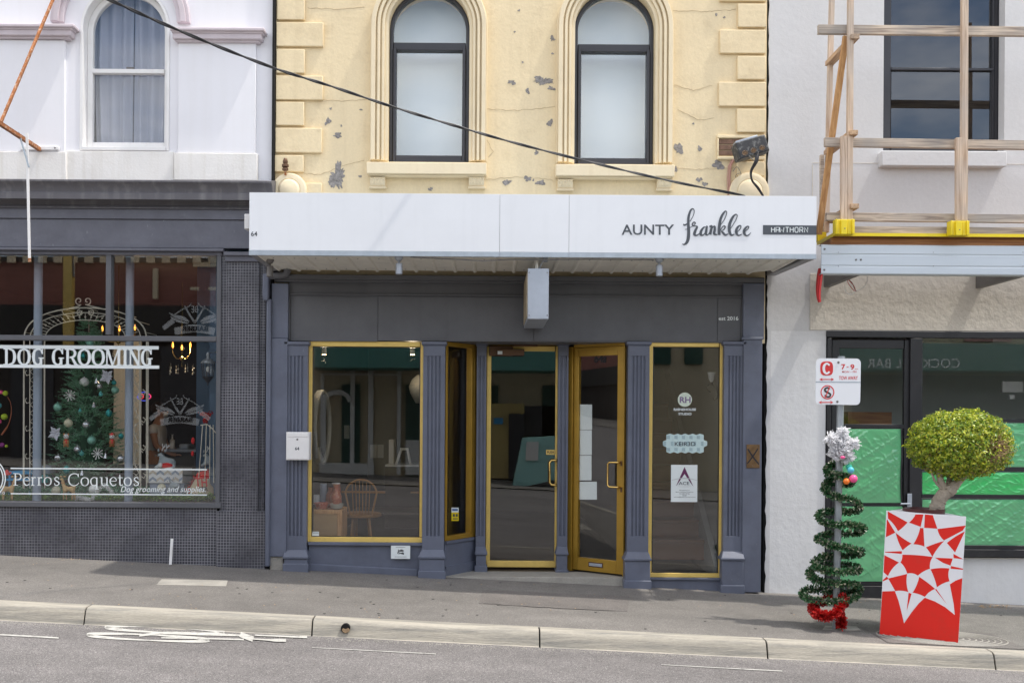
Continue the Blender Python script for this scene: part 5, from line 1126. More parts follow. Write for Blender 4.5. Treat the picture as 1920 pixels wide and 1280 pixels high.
# ---- timber edge guard rail
gu=thing('timber_guard_rail','temporary raw pine guard rail with yellow feet standing on the canopy deck','guard rail',at(1700,440,-.92))
def timber(name,p,q,w,h,m,yp=None,side=None): part(name,MB().beam(p,q,w,h,side),m,gu,bev=.002)
def tz(px0,py0,px1,py1,Y,t,m,name):
    part(name,MB().hexa([at(px0,py1[0],Y),at(px1,py1[1],Y),at(px1,py1[1],Y)+Vector((0,t,0)),at(px0,py1[0],Y)+Vector((0,t,0)),at(px0,py0[0],Y),at(px1,py0[1],Y),at(px1,py0[1],Y)+Vector((0,t,0)),at(px0,py0[0],Y)+Vector((0,t,0))]),m,gu,bev=.002)
tz(1535,(46,54),2300,(63,71),-.91,.04,M['timber_h'],'rail'); tz(1547,(257.5,269),2300,(274,286),-.91,.04,M['timber_h'],'rail'); tz(1550,(398,406),2300,(413.5,421.5),-.91,.04,M['timber_h'],'rail')
tz(1600,(424,429),2300,(440,445),-.89,.035,M['timber_h'],'kick_board')
def upright(px0,px1,py0,py1,Y,t,m,lean=0): 
    a=at((px0+px1)/2+lean,py0,Y);b=at((px0+px1)/2,py1,Y); part('upright',MB().beam(b,a,(px1-px0)*sc_(Y),t),m,gu,bev=.002)
upright(1587,1597.5,-140,413,-.955,.04,M['timber_v'],3); upright(1576,1587,256,413,-.955,.04,M['timber_v'])
upright(1801,1812.5,-140,414,-.955,.045,M['timber_v'],2); upright(1791.5,1802,259,414,-.955,.04,M['timber_v'])
upright(2030,2042,-140,414,-.955,.045,M['timber_v'],2); 
timber('rear_upright',at(1549,436,-.36),at(1563,-140,-.30),.045,.045,M['timber_v']); timber('rear_upright',at(1541,440,-.34),at(1541,291,-.34),.035,.04,M['timber_h'])
timber('brace',at(1535,440,-.62),at(1586,68,-.90),.05,.04,M['timber_o'])
for px,py,ye in ((1604,68,-.30),(1601,248,-.30),(1603,386,-.30)):
    q=at(px,py,-1.0); timber('return_rail',q,Vector((q.x,ye,q.z)),.042,.075,M['timber_y'],side=(1,0,0))
for a_,b_,c_,d_,Y in ((1566,411,1603,439,-1.0),(1781.5,414,1818,441,-1.0),(2020,417,2052,443,-1.0)):
    f=MB(); f.rect(a_,b_,b_*0+(a_+(c_-a_)*.30),d_,Y,.07).rect(a_+(c_-a_)*.30,b_,a_+(c_-a_)*.62,d_,Y-.022,.09).rect(a_+(c_-a_)*.62,b_,c_,d_,Y,.07).rect(a_+2,b_-1,a_+4,d_,Y-.018,.02).rect(c_-5,b_-1,c_-3,d_,Y-.018,.02)
    br=part('yellow_foot',f,M['yellow'],gu,bev=.004); q=at((a_+c_)/2,(b_+d_)/2+3,Y-.024); part('screw',MB().lathe([(.006,0),(.004,.003)],(q.x,Y-.022,q.z),8,'y'),M['steel_dark'],br)
part('yellow_foot',MB().rect(1533,435,1550,452,-.44,.08),M['yellow'],gu,bev=.004)
rs=thing('red_strap','coiled red strap hanging from the left end of the steel canopy beam','strap',at(1537,567,-.8))
for dx,w_ in ((0,4.5),(4.2,3.6),(-2.6,3)):
    part('loop',MB().ribbon([(1539+dx,503,w_*.6),(1537+dx,515,w_),(1534.5+dx*.8,540,w_),(1535+dx*.5,556,w_),(1537+dx*.3,566,w_*.8)],-.82-.01*dx,.02),M['red_plain'],rs)
hw_=thing('loose_wires','loose red and white wires dangling under the steel canopy beam','wires',at(1598,552,-.5))
for pts,m in (([(1589,520),(1590,530),(1597,540),(1604,546),(1601,536),(1592,526),(1589,521)],'red_plain'),([(1589,521),(1584,535),(1587,548),(1597,552),(1604,545),(1616,541),(1625,530),(1626,517)],'white_paint'),([(1590,522),(1598,531),(1603,543),(1606,546)],'brown_metal')):
    part('wire',MB().tube(smoothpts([at(x,y,-.5) for x,y in pts],4),.0032,5),M[m],hw_)

# ================================================================== PARKING SIGN POLE
base=on_plane(1567,1178,*FP); top=at(1577.5,668,base.y+.02)
pp=thing('parking_sign','white and red clearway and no standing sign on a thin grey pole','road sign',base)
part('pole',MB().tube([base+Vector((0,0,-.05)),top],.0285,16),M['pole'],pp)
YS=base.y-.04
r=9; pts=[]
for cx0,cy0,a0 in ((1538.5,680,180),(1605.5,680.5,270),(1604.5,750.5,0),(1537.5,749.5,90)):
    for k in range(6):
        t=R_(a0+18*k); pts.append((cx0+8.5*math.cos(t),cy0+8.5*math.sin(t)))
plate=part('sign_plate',MB().pprism(pts,YS,.004),M['sign_white'],pp,smooth=False)
part('divider',MB().rect(1529.5,715,1614,717,YS-.001,.001),M['galv'],plate)
def onp(mb,m,n='lettering'): part(n,mb,m,plate,smooth=False)
def sq(cx,cy,rx,ry,p=3.2,n=32): return [(cx+rx*abs(math.cos(t))**(2/p)*(1 if math.cos(t)>0 else -1),cy+ry*abs(math.sin(t))**(2/p)*(1 if math.sin(t)>0 else -1)) for t in [2*math.pi*i/n for i in range(n)]]
onp(MB().pprism(sq(1550,690.5,12,13.2),YS-.0015,.0015),M['red_plain'],'clearway_mark')
onp(MB().ribbon([(1555.5,684.5,3.4),(1550.5,681.3,3.4),(1546,684.5,4.4),(1544.6,690.5,4.8),(1546,697,4.4),(1550.5,700,3.4),(1555.5,696.5,3.4)],YS-.003,.0015),M['sign_white'],'letter')
def arrow(x0,x1,y,m='red_plain'):
    mb=MB().ribbon([(x0+3,y,1.7),(x1-3,y,1.7)],YS-.0015,.0015,straight=True)
    mb.pprism([(x0,y),(x0+6,y-3),(x0+4.2,y),(x0+6,y+3)],YS-.0018,.001).pprism([(x1,y),(x1-6,y-3),(x1-4.2,y),(x1-6,y+3)],YS-.0018,.001); onp(mb,M[m],'arrow')
arrow(1536.5,1564,711); arrow(1535,1562.5,754)
onp(textmesh('7',1577.5,682.5,1585,692.5,YS-.001,bold=.03),M['red_plain']); onp(MB().rect(1587.5,687,1591,688.3,YS-.0015,.0015),M['red_plain'],'dash'); onp(textmesh('9',1594.5,682.7,1602,693,YS-.001,bold=.03),M['red_plain'])
onp(textmesh('AM',1602.3,690.5,1608.5,693,YS-.001),M['red_plain']); onp(textmesh('MON – FRI',1579,695,1606,698.5,YS-.001,bold=.012),M['red_plain']); onp(textmesh('TOW AWAY',1573,704.8,1608.5,711.8,YS-.001,bold=.02),M['red_plain'])
onp(MB().ribbon([(1551.5+12*math.cos(t*math.pi/16),735+12.3*math.sin(t*math.pi/16),2) for t in range(33)],YS-.0015,.0015,straight=True),M['red_plain'],'ring')
onp(MB().ribbon([(1556,729,2.6),(1551.5,726.6,3),(1547,729,3.2),(1547.5,733,3.4),(1553,736,3.4),(1557,739,3.4),(1555.5,743,3),(1550.5,743.5,2.8),(1546.5,740.5,2.6)],YS-.003,.001),M['black_print'],'letter')
onp(MB().ribbon([(1555.5,725,1.8),(1547.5,745,1.8)],YS-.0045,.001,straight=True),M['red_plain'],'slash')
for px,py in ((1572,679),(1570,752.5)): q=at(px,py,YS); part('bolt',MB().lathe([(.010,0),(.009,.005),(.004,.008)],(q.x,YS,q.z),12,'y'),M['steel_dark'],plate)
# tinsel wound round the pole as a little tree
def axis(py): 
    t=(py-1178)/(668-1178); return base.lerp(top,t)
rt=random.Random(21)
def tinsel(path,rad,n,size,name,m,parent,lab=None):
    mb=MB(); 
    for i in range(n):
        u=rt.random()*(len(path)-1); k=int(u); p=path[k].lerp(path[k+1],u-k); d=(path[k+1]-path[k]).normalized()
        v=Vector((rt.gauss(0,1),rt.gauss(0,1),rt.gauss(0,1))); v=(v-d*v.dot(d)); v.normalize(); v=(v+d*rt.uniform(-.5,.5)).normalized()
        l=rad*rt.uniform(.55,1.3)*(1+.22*noise.noise(p*9)); wv=v.cross(Vector((rt.gauss(0,1),rt.gauss(0,1),rt.gauss(0,1)))).normalized()*size*.5
        q=p+v*l; s_=p+v*l*.15
        mb.add([s_-wv*.6,s_+wv*.6,q+wv,q-wv],[(0,1,2,3)])
    return part(name,mb,M[m],parent,lab,smooth=False,recalc=False,kind='stuff')
tr=thing('tinsel_tree','green and silver tinsel spiral wound into a tree shape round the sign pole','tinsel decoration',base)
knots=[(1572,868,0),(1556,872,14),(1590,885,18),(1552,898,22),(1596,916,26)]
hp=[(350,262,.08),(270,275,.06),(245,320,0),(300,335,-.07),(380,355,-.03),(370,385,.05),(260,375,.05),(235,420,0),(300,460,-.07),(400,480,-.05),(430,520,0),(380,545,.08),(250,545,.08),(195,575,0),(260,615,-.09),(380,620,-.07),(450,640,0),(400,665,.1),(250,675,.1),(190,700,0),(270,735,-.1),(380,755,-.07),(440,775,0),(350,795,.1),(230,800,.1),(172,840,0),(230,880,-.1),(330,890,-.1),(425,875,0),(360,850,.1),(200,850,.1),(145,900,0),(200,940,-.07),(300,955,-.11),(400,960,-.05),(430,990,.02),(330,1010,.1),(150,985,.06),(105,1020,0),(160,1045,-.09),(300,1055,-.11),(415,1030,-.03),(400,980,.04)]
hel=smoothpts([at(1470+x/3.047,780+y/3.047,base.y+dy) for x,y,dy in hp],7)
wire=part('wire',MB().tube(hel,.006,5),M['steel_dark'],tr)
tinsel(hel,.034,11000,.013,'tinsel','tinsel',tr)
tr2=thing('red_tinsel_garland','red tinsel looped round the foot of the sign pole','tinsel decoration',base)
rp2=smoothpts([at(1585,1120,base.y-.1),at(1550,1124,base.y+.15),at(1524,1138,base.y),at(1535,1152,base.y-.16),at(1562,1152,base.y-.17),at(1577,1134,base.y-.1),at(1582,1128,base.y+.02),at(1572,1145,base.y-.09),at(1578,1160,base.y-.07),at(1576,1174,base.y-.05)],10)
tinsel(rp2,.040,3400,.013,'tinsel','tinsel_red',tr2)
stt=thing('tinsel_star','fluffy white tinsel star fixed to the sign pole below the sign','star decoration',at(1576,870,base.y-.06))
cs=at(1577,838,base.y-.07)
armp=[]
for k,(px,py) in enumerate(((1583,803),(1553,818),(1560,858),(1594,864),(1608,830))):
    e=at(px,py,base.y-.08); tinsel([cs,cs.lerp(e,.5),e],.052 if k else .055,520,.010,'star_arm','tinsel_white',stt)
tinsel([cs+Vector((-.04,0,-.02)),cs,cs+Vector((.03,0,.03))],.075,500,.010,'star_centre','tinsel_white',stt)
single('pole_bauble',MB().ball(at(1600,897,base.y-.16),.034,16),M['pinkball'],'pink bauble on the sign pole tinsel','bauble')
single('pole_bauble',MB().ball(at(1595,881,base.y-.14),.028,16),M['blueball'],'sky blue bauble just above the pink one on the sign pole tinsel','bauble')
single('pole_bauble',MB().ball(at(1592,875,base.y-.10),.026,16),M['greenball'],'small green bauble half hidden behind the sky blue one on the pole tinsel','bauble')
single('pole_bauble',MB().ball(at(1587,902,base.y-.16),.026,16),M['orangeball'],'orange bauble tucked in the pole tinsel left of the pink one','bauble')
single('star_bow',MB().ball(at(1580,857,base.y-.15),.016,10,1.3,.7,.8),M['pinkball'],'tiny hot pink bow at the bottom of the white tinsel star','bow')

# ================================================================== PLANTER AND TOPIARY
bc=on_plane(1723,1197,*FP)
tilt=math.atan(-SLOPE)
PM=Matrix.Translation((bc.x,bc.y,gz(bc.x,bc.y)))@Matrix.Rotation(tilt+.008,4,'Y')@Matrix.Rotation(R_(-19),4,'Z')
plt=thing('planter_box','tall square planter with red and white geometric star pattern on its front','planter',bc)
Wd,Hd,Dp=.655,1.0,.50
tw=.66
tl=at(1662,957,bc.y);tr_=at(1812,968,bc.y-.1)
Hd=(at(1737,962.5,bc.y).z-bc.z)
def pc(px,py):
    o=Vector((0,CAMY,CAMZ)); dv=at(px,py,0)-o; n=PM.to_3x3()@Vector((0,-1,0)); p0=PM@Vector((0,-.0135,0)); t=(p0-o).dot(n)/dv.dot(n); return o+dv*t
PI_=PM.inverted(); q4=[PI_@pc(a,b) for a,b in ((1649,1191),(1797,1204.5),(1811.5,968),(1662,956.5))]
L4=[(q.x,q.z) for q in q4]; zt4=(L4[2][1]+L4[3][1])/2; Hd=zt4
f=MB(); f.M=PM; bl4,br4,tr4,tl4=L4
f.add([(bl4[0]+.004,0,bl4[1]),(br4[0]-.004,0,br4[1]),(tr4[0]-.004,0,tr4[1]-.004),(tl4[0]+.004,0,tl4[1]-.004),(bl4[0]+.16,Dp,0),(br4[0]-.16,Dp,0),(tr4[0]-.16,Dp,tr4[1]-.004),(tl4[0]+.16,Dp,tl4[1]-.004)],[(0,1,2,3),(4,7,6,5),(0,4,5,1),(1,5,6,2),(2,6,7,3),(3,7,4,0)])
part('body',f,M['box_white'],plt,bev=.002)
f=MB(); f.M=PM; f.prism([bl4,br4,tr4,tl4],-.0125,.0125); skin_p=part('front_panel',f,M['box_white'],plt,bev=.0015)
def k3(x,y): return (1620+x/2.56,740+y/2.56)
def redpoly(pts,curve=None):
    P3=[pc(*k3(x,y)) for x,y in pts]; mb=MB(); mb.add(P3,[list(range(len(P3)))]); part('red_patch',mb,M['red'],skin_p,smooth=False)
def arc(a,b,bow,n=8):
    (x0,y0),(x1,y1)=a,b; dx,dy=x1-x0,y1-y0; l=math.hypot(dx,dy); nx,ny=-dy/l,dx/l
    return [(x0+dx*i/n+nx*bow*4*(i/n)*(1-i/n),y0+dy*i/n+ny*bow*4*(i/n)*(1-i/n)) for i in range(n)]
def cp(*seg):
    o=[]
    for i,(p,b) in enumerate(seg): o+=arc(p,seg[(i+1)%len(seg)][0],b)
    return o
for q in ([((114,558),0),((209,611),-2),((163,653),4),((115,592),0)],
 [((110,594),0),((150,660),0),((105,682),0)],
 [((247,573),0),((285,573),0),((272,632),0),((216,612),3)],
 [((292,573),0),((330,576),0),((352,641),0),((289,637),0)],
 [((353,643),0),((489,626),0),((474,650),0),((384,697),-6)],
 [((484,655),0),((437,755),0),((398,710),-4)],
 [((152,660),3),((228,712),2),((186,745),-4)],
 [((270,636),2),((285,637),0),((290,727),3),((237,716),4)],
 [((297,731),-2),((385,700),4),((328,776),2)],
 [((184,766),-3),((330,777),6),((317,833),4),((258,866),6),((207,856),5),((175,803),3)],
 [((101,752),0),((182,749),0),((181,762),0),((101,755),0)],
 [((98,768),0),((168,803),6),((115,868),0),((94,850),0)],
 [((429,762),0),((478,788),0),((430,782),0)],
 [((340,780),0),((426,784),0),((415,818),0),((380,805),0)],
 [((417,820),0),((476,833),0),((475,838),0),((416,833),0)],
 [((319,836),-4),((410,832),6),((411,893),4),((350,922),3)],
 [((116,880),0),((207,858),6),((213,945),4),((150,940),0)],
 [((110,870),0),((117,882),0),((90,894),0),((90,888),0)],
 [((265,872),-2),((341,930),5),((292,968),3),((233,948),4)],
 [((346,929),0),((398,1004),0),((342,933),0)],
 [((214,948),0),((228,953),0),((205,1035),0)]): redpoly(cp(*q))
redpoly([(88,942),(148,940),(165,985),(178,1035),(192,1095),(230,1040),(262,1000),(292,972),(340,990),(390,1018),(436,1055),(430,1000),(420,950),(412,908),(440,890),(472,878),(452,1189),(330,1178),(200,1163),(74,1146)])
pcn=PM@Vector(((tl4[0]+tr4[0])/2,.20,Hd-.004)); 
pot=thing('plant_pot','maroon round pot set in the top of the patterned planter','pot',pcn)
part('rim',MB().lathe([(.140,-.2),(.160,-.02),(.165,.028),(.155,.032),(.148,.0),(.14,-.01)],pcn,32),M['pot'],pot); part('soil',MB().lathe([(.15,-.02),(.15,.005)],pcn,24),M['soil'],pot)
YT=pcn.y-.02
tp=thing('topiary_tree','round clipped topiary with yellow green leaves and a pale forked trunk','topiary tree',Vector((at(1756,955,YT).x,YT,pcn.z)))
def bpts(l): return [at(x,y,YT+dy) for x,y,dy in l]
def branch(l,rad,name='branch',n=10,sub=5):
    p=bpts(l); q=smoothpts(p,sub); rs=[]
    for i in range(len(q)):
        u=i/(len(q)-1)*(len(rad)-1); k=min(int(u),len(rad)-2); rs.append(rad[k]+(rad[k+1]-rad[k])*(u-k))
    q=[v_+Vector((rt.uniform(-1,1),rt.uniform(-1,1),0))*rs[i]*.12 for i,v_ in enumerate(q)]
    rs=[r_*rt.uniform(.92,1.1) for r_ in rs]
    part(name,MB().tube(q,rs,n),M['bark'],tp,ang=60)
branch([(1757,964,0),(1757,950,0),(1762,935,0),(1775,922,0),(1785,914,0)],[.062,.056,.052,.052,.05],'trunk',14)
branch([(1772,924,0),(1765,905,-.01),(1761,888,-.02),(1764,865,-.05)],[.036,.030,.026,.012])
branch([(1783,915,0),(1798,900,.0),(1810,885,0),(1822,855,0)],[.044,.034,.028,.012])
branch([(1778,918,.03),(1780,900,.05),(1788,880,.06),(1795,855,.05)],[.03,.024,.02,.012])
branch([(1764,914,-.02),(1752,900,-.03),(1745,880,-.04)],[.014,.010,.006]); branch([(1815,880,0),(1830,862,-.08),(1842,835,-.12),(1846,815,-.12)],[.016,.012,.008,.004])
cc=at(1799,836,YT); rx,ry,rz_=91*sc_(YT),84*sc_(YT),68*sc_(YT)
def crownr(d):
    k=1+.07*noise.noise(d*2.3+Vector((3,1,7)))+.11*noise.noise(d*6.5)+.05*noise.noise(d*14)
    z=d.z
    if z<-.35: k*=1-.16*(-z-.35)   # flatter, hollow underside
    return Vector((d.x*rx*k*(1+.0*z),d.y*ry*k,d.z*rz_*k))
lf=MB(); rl=random.Random(9)
for i in range(23000):
    while 1:
        d=Vector((rl.uniform(-1,1),rl.uniform(-1,1),rl.uniform(-1,1)))
        if .05<d.length<1: break
    d.normalize()
    if d.y>.55 and rl.random()<.6: continue
    depth=rl.random()**1.6*.34
    if d.z<-.6 and rl.random()<.45: continue
    bp_=Vector((.48,-.78,-.12)).normalized()
    brown=(d-bp_).length
    if brown<.46 and rl.random()<.97-1.3*brown: 
        continue
    p=cc+crownr(d)*(1-depth+(rl.uniform(-.01,.03) if rl.random()<.985 else rl.uniform(.04,.11)))
    nrm=(d+Vector((rl.gauss(0,.55),rl.gauss(0,.55),rl.gauss(0,.55)+.35))).normalized()
    u=nrm.cross(Vector((rl.gauss(0,1),rl.gauss(0,1),rl.gauss(0,1)))).normalized(); v_=nrm.cross(u)
    s_=rl.uniform(.009,.019); w2=s_*.5
    lf.add([p-u*s_,p+v_*w2+nrm*.002,p+u*s_,p-v_*w2+nrm*.002],[(0,1,2,3)])
part('crown',lf,M['leaf'],tp,smooth=False,recalc=False,kind='stuff')
tw_=MB()
for i in range(330):
    d=Vector((.48,-.78,-.12)).normalized() if i<190 else Vector((rl.uniform(-1,1),rl.uniform(-1,.3),rl.uniform(-1,.6))); d=(d+Vector((rl.gauss(0,.22),rl.gauss(0,.2),rl.gauss(0,.28)))).normalized()
    e=cc+crownr(d)*rl.uniform(.93,1.05); s0=cc+crownr((d+Vector((rl.gauss(0,.1),rl.gauss(0,.1),-.25))).normalized())*rl.uniform(.45,.7); m_=s0.lerp(e,.5)+Vector((rl.gauss(0,.02),rl.gauss(0,.02),rl.gauss(0,.02)))
    tw_.tube([s0,m_,e],[.004,.003,.0015],4)
part('twigs',tw_,M['twig'],tp,smooth=False,kind='stuff')
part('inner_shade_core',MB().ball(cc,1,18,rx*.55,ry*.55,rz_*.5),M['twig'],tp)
# ================================================================== WHAT STANDS INSIDE THE LEFT DISPLAY WINDOW
YA=.62
def rod(pts,Y,r=.007,n=6): return MB().tube([at(x,y,Y) for x,y in pts],r,n)
ar=thing('garden_arch','cream wrought iron garden arch with scroll finials behind the grooming shop glass','garden arch',at(160,915,YA))
def archpts(cx,rx,top,base,n=26): 
    return [(cx-rx,base)]+[(cx-rx*math.cos(math.pi*i/n),640-(640-top)*max(0,math.sin(math.pi*i/n))**.75) for i in range(n+1)]+[(cx+rx,base)]
for dY in (0,.34):
    for rx,tp_ in ((115,577),(104,586),(76,600)):
        part('hoop',rod(archpts(160,rx,tp_,915),YA+dY,.0075 if rx>110 else .005),M['wrought'],ar)
lat=MB()
for dY in (0,.34):
    for side in (-1,1):
        for k in range(17):
            y=650+15.5*k
            for a,b in ((104,86),(86,104)):
                lat.tube([at(160+side*a,y,YA+dY),at(160+side*b,y+15.5,YA+dY)],.003,4)
            q=at(160+side*95,y+7.7,YA+dY-.004); lat.ball(q,.009,6)
        for r_ in (86,): lat.tube([at(160+side*r_,640,YA+dY),at(160+side*r_,915,YA+dY)],.0055,5)
    for i in range(1,26):
        t=math.pi*i/26; f_=lambda rx,top:(160-rx*math.cos(t),640-(640-top)*math.sin(t)**.75)
        a=f_(102,588);b=f_(78,600); t+=.06; c_=f_(78,600); 
        lat.tube([at(*a,YA+dY),at(*b,YA+dY)],.003,4); m_=((a[0]+b[0])/2,(a[1]+b[1])/2); lat.ball(at(*m_,YA+dY-.004),.010,6)
part('lattice',lat,M['wrought'],ar)
for i in range(9):
    t=math.pi*(i+.5)/9; x=160-115*math.cos(t); y=640-63*math.sin(t)**.75
    part('cross_bar',MB().tube([at(x,y,YA),at(x,y,YA)+Vector((0,.34,0))],.004,5),M['wrought'],ar)
def scroll(cx,cy,s,turn=1.6,flip=1,r0=9,r1=2.2,a0=90):
    return [(cx+flip*(r0+(r1-r0)*k/18)*math.cos(R_(a0)-turn*2*math.pi*k/18)*s,cy-(r0+(r1-r0)*k/18)*math.sin(R_(a0)-turn*2*math.pi*k/18)*s) for k in range(19)]
for flip in (-1,1):
    part('finial_scroll',rod([(160+flip*30,578),(160+flip*12,574)]+[(156+flip*-2+flip*4,565)]*0+scroll(156+(8 if flip>0 else -8)+0,564,.85,1.1,-flip,9,2.5,-60),YA,.006),M['wrought'],ar)
    part('finial_scroll',rod(scroll(160+flip*10,586,.7,1.3,flip,9,3,90),YA,.005),M['wrought'],ar)
    part('finial_scroll',rod([(160+flip*45,580),(160+flip*40,590),(160+flip*25,594),(160+flip*10,590),(160+flip*6,582)],YA,.004),M['wrought'],ar)
for k in range(4):
    y=700+52*k
    for sx in (252,): part('side_scroll',rod([(268,y-8),(262,y-14),(254,y-8),(251,y+6),(256,y+22),(264,y+36),(270,y+40),(273,y+34),(268,y+30)],YA,.005),M['wrought'],ar)
    part('side_scroll',rod([(50,y-6),(47,y-2),(50,y+4),(55,y+2)],YA,.004),M['wrought'],ar)
part('upright',rod([(45,640),(44,915)],YA,.008).tube([at(83.5,640,YA+.3),at(83,895,YA+.3)],.008,6).tube([at(262,640,YA),at(262,905,YA)],.007,6).tube([at(278,640,YA),at(277,905,YA)],.007,6),M['wrought'],ar)
# christmas tree
YX=.92; tb=at(165,930,YX); tt=at(167,598,YX); kx=sc_(YX)
xt=thing('christmas_tree','decorated artificial green christmas tree standing in the grooming shop window','christmas tree',tb)
part('trunk',MB().tube([tb,tt],[.03,.008],8),M['bark'],xt)
nd=MB(); rn=random.Random(4); HT=(tt-tb).length
def spray(p,d,l,n):
    side=d.cross(Vector((0,0,1))).normalized(); up=side.cross(d)
    for i in range(n):
        u=rn.random(); a=rn.uniform(0,2*math.pi); q=p+d*l*u; r=.028*(1-.35*u)
        v=(side*math.cos(a)+up*math.sin(a)+d*.9).normalized()*r; w_=d.cross(v).normalized()*.0016
        nd.add([q-w_,q+w_,q+v],[(0,1,2)])
for k in range(620):
    u=rn.random()**.8; z=tb.z+HT*(1-u*.93)*.99; R0=.04+.47*u**.85
    if u>.86: R0*=.9
    a=rn.uniform(0,2*math.pi); rr2=R0*rn.uniform(.55,1.06)
    c0=Vector((tb.x,tb.y,z)); dirv=Vector((math.cos(a),math.sin(a)*.8,rn.uniform(-.35,.75))).normalized()
    p=c0+dirv*rr2*.55; spray(p,dirv,rr2*.5+.04,44)
    for s in (-.6,.6):
        dd=(dirv+Vector((-dirv.y,dirv.x,.1))*s).normalized(); spray(p+dirv*rr2*.25,dd,.07,34)
part('foliage',nd,M['needle'],xt,smooth=False,recalc=False,kind='stuff')
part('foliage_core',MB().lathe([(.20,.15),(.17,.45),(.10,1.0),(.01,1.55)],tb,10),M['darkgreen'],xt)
balls=[(158,716,8.4,'bwhite','large pearl white bauble high on the christmas tree under the bars'),(108,763,8,'mint','pale mint bauble on the upper left edge of the christmas tree'),(128,793,8,'bcream','cream bauble left of the tree middle above the puppy ornament'),(172,825,8.2,'mint','mint bauble in the very middle of the christmas tree'),(227,860,8,'bsilver','frosted silver bauble on the lower right edge of the tree'),(169,641,8,'mint','mint bauble near the tip of the tree above the lettering'),(156,667,4.5,'teal','small teal bauble behind the first O of grooming'),(216,731,7.2,'mint','mint bauble on the upper right edge of the tree'),(214,717,4.6,'teal','small teal bauble just under the large silver flower'),(189,739,3.8,'aqua','tiny aqua bauble between the snowflake and upper right mint bauble'),(162,796,7.6,'bsilver','shiny silver faceted bauble right of the cream bauble'),(204,774,6,'teal','teal faceted oval bauble in the right half of the tree'),(109,858,7,'bsilver','silver bauble hanging on a ribbon at the lower left of the tree'),(125,880,6.5,'teal','teal oval bauble at the lower left behind the upper fine line'),(227,817,5.2,'teal','teal bauble at the right edge beside the iron column'),(153,850,4,'aqua','tiny aqua bauble left of the lower snowflake'),(187,724,5.5,'bsilver','silver bauble beside the large silver flower'),(145,842,7,'bsilver','clear silver ball at the lower centre left of the tree'),(150,770,3,'aqua','tiny aqua bell above the shiny silver bauble')]
for x,y,r_,m_,lab in balls:
    f=MB(); s_=(y-600)/320*.36; Yb=YX-.10-s_*.72; q=at(x,y,Yb); f.ball(q,r_*sc_(Yb),16,1,1,1.25 if 'oval' in lab else 1); f.lathe([(.006,0),(.006,.012)],q+Vector((0,0,r_*sc_(Yb))),8)
    single('bauble',f,M[m_],lab,'bauble','baubles on the christmas tree')
for x,y,r_,m_,lab in ((105,919,8.3,'bcream','cream ball on the window floor left of the toy deer'),(176,917,9.4,'bwhite','white ball on the garland under the christmas tree'),(303,914,8,'bcream','cream ball on the garland under the chevron box')):
    f=MB(); q=at(x,y,.42); f.ball(q,r_*sc_(.42),18); single('floor_ball',f,M[m_],lab,'bauble','baubles on the window floor')
def snow(x,y,r_,lab):
    Yb=YX-.38; c_=at(x,y,Yb); f=MB()
    for k in range(10):
        a=k*math.pi/5; e=c_+Vector((math.cos(a),0,math.sin(a)))*r_*sc_(Yb)*(1 if k%2 else .85); f.tube([c_,c_.lerp(e,.9),e],[.003,.004,.006],5); f.ball(e,.007,6)
    single('snowflake',f,M['bwhite'],lab,'snowflake','snowflakes on the christmas tree')
snow(131,741,10.5,'white snowflake high on the left side of the christmas tree'); snow(183,850,10.5,'white snowflake low in the middle right of the christmas tree')
def flower(x,y,r_,lab):
    Yb=YX-.34; c_=at(x,y,Yb); f=MB(); 
    for k in range(9):
        a=k*2*math.pi/9+(k%3)*.1; l=r_*sc_(Yb)*(1 if k%2 else .72); d=Vector((math.cos(a),-.25,math.sin(a))); s_=Vector((-math.sin(a),0,math.cos(a)))
        f.add([c_,c_+d*l*.45+s_*l*.28,c_+d*l,c_+d*l*.45-s_*l*.28,c_+d*l*.5+Vector((0,-.012,0))],[(0,1,4),(1,2,4),(2,3,4),(3,0,4)])
    for k in range(5): f.ball(c_+Vector((.006*math.cos(k*1.3),-.01,.006*math.sin(k*1.3))),.004,6)
    single('silver_flower',f,M['bsilverm'],lab,'flower decoration','silver flowers on the tree')
flower(201,706,16,'large silver poinsettia flower at the upper right of the tree'); flower(104,812,15,'silver poinsettia flower on the left edge of the tree')
def bell(x,y,lab):
    Yb=YX-.38; c_=at(x,y,Yb); f=MB().lathe([(.026,-.035),(.024,-.03),(.014,-.01),(.009,.01),(.002,.02)],c_,12); f.tube([c_+Vector((0,0,.02)),c_+Vector((0,0,.07))],.002,4); single('bell',f,M['bsilver'],lab,'bell','bells on the tree')
bell(154,884,'thin silver bell left of centre by the upper fine line'); bell(198,852,'silver bell right of the lower snowflake'); bell(176,757,'slender silver drop ornament above the middle of the tree'); bell(181,712,'white figure bell near the top under the bars')
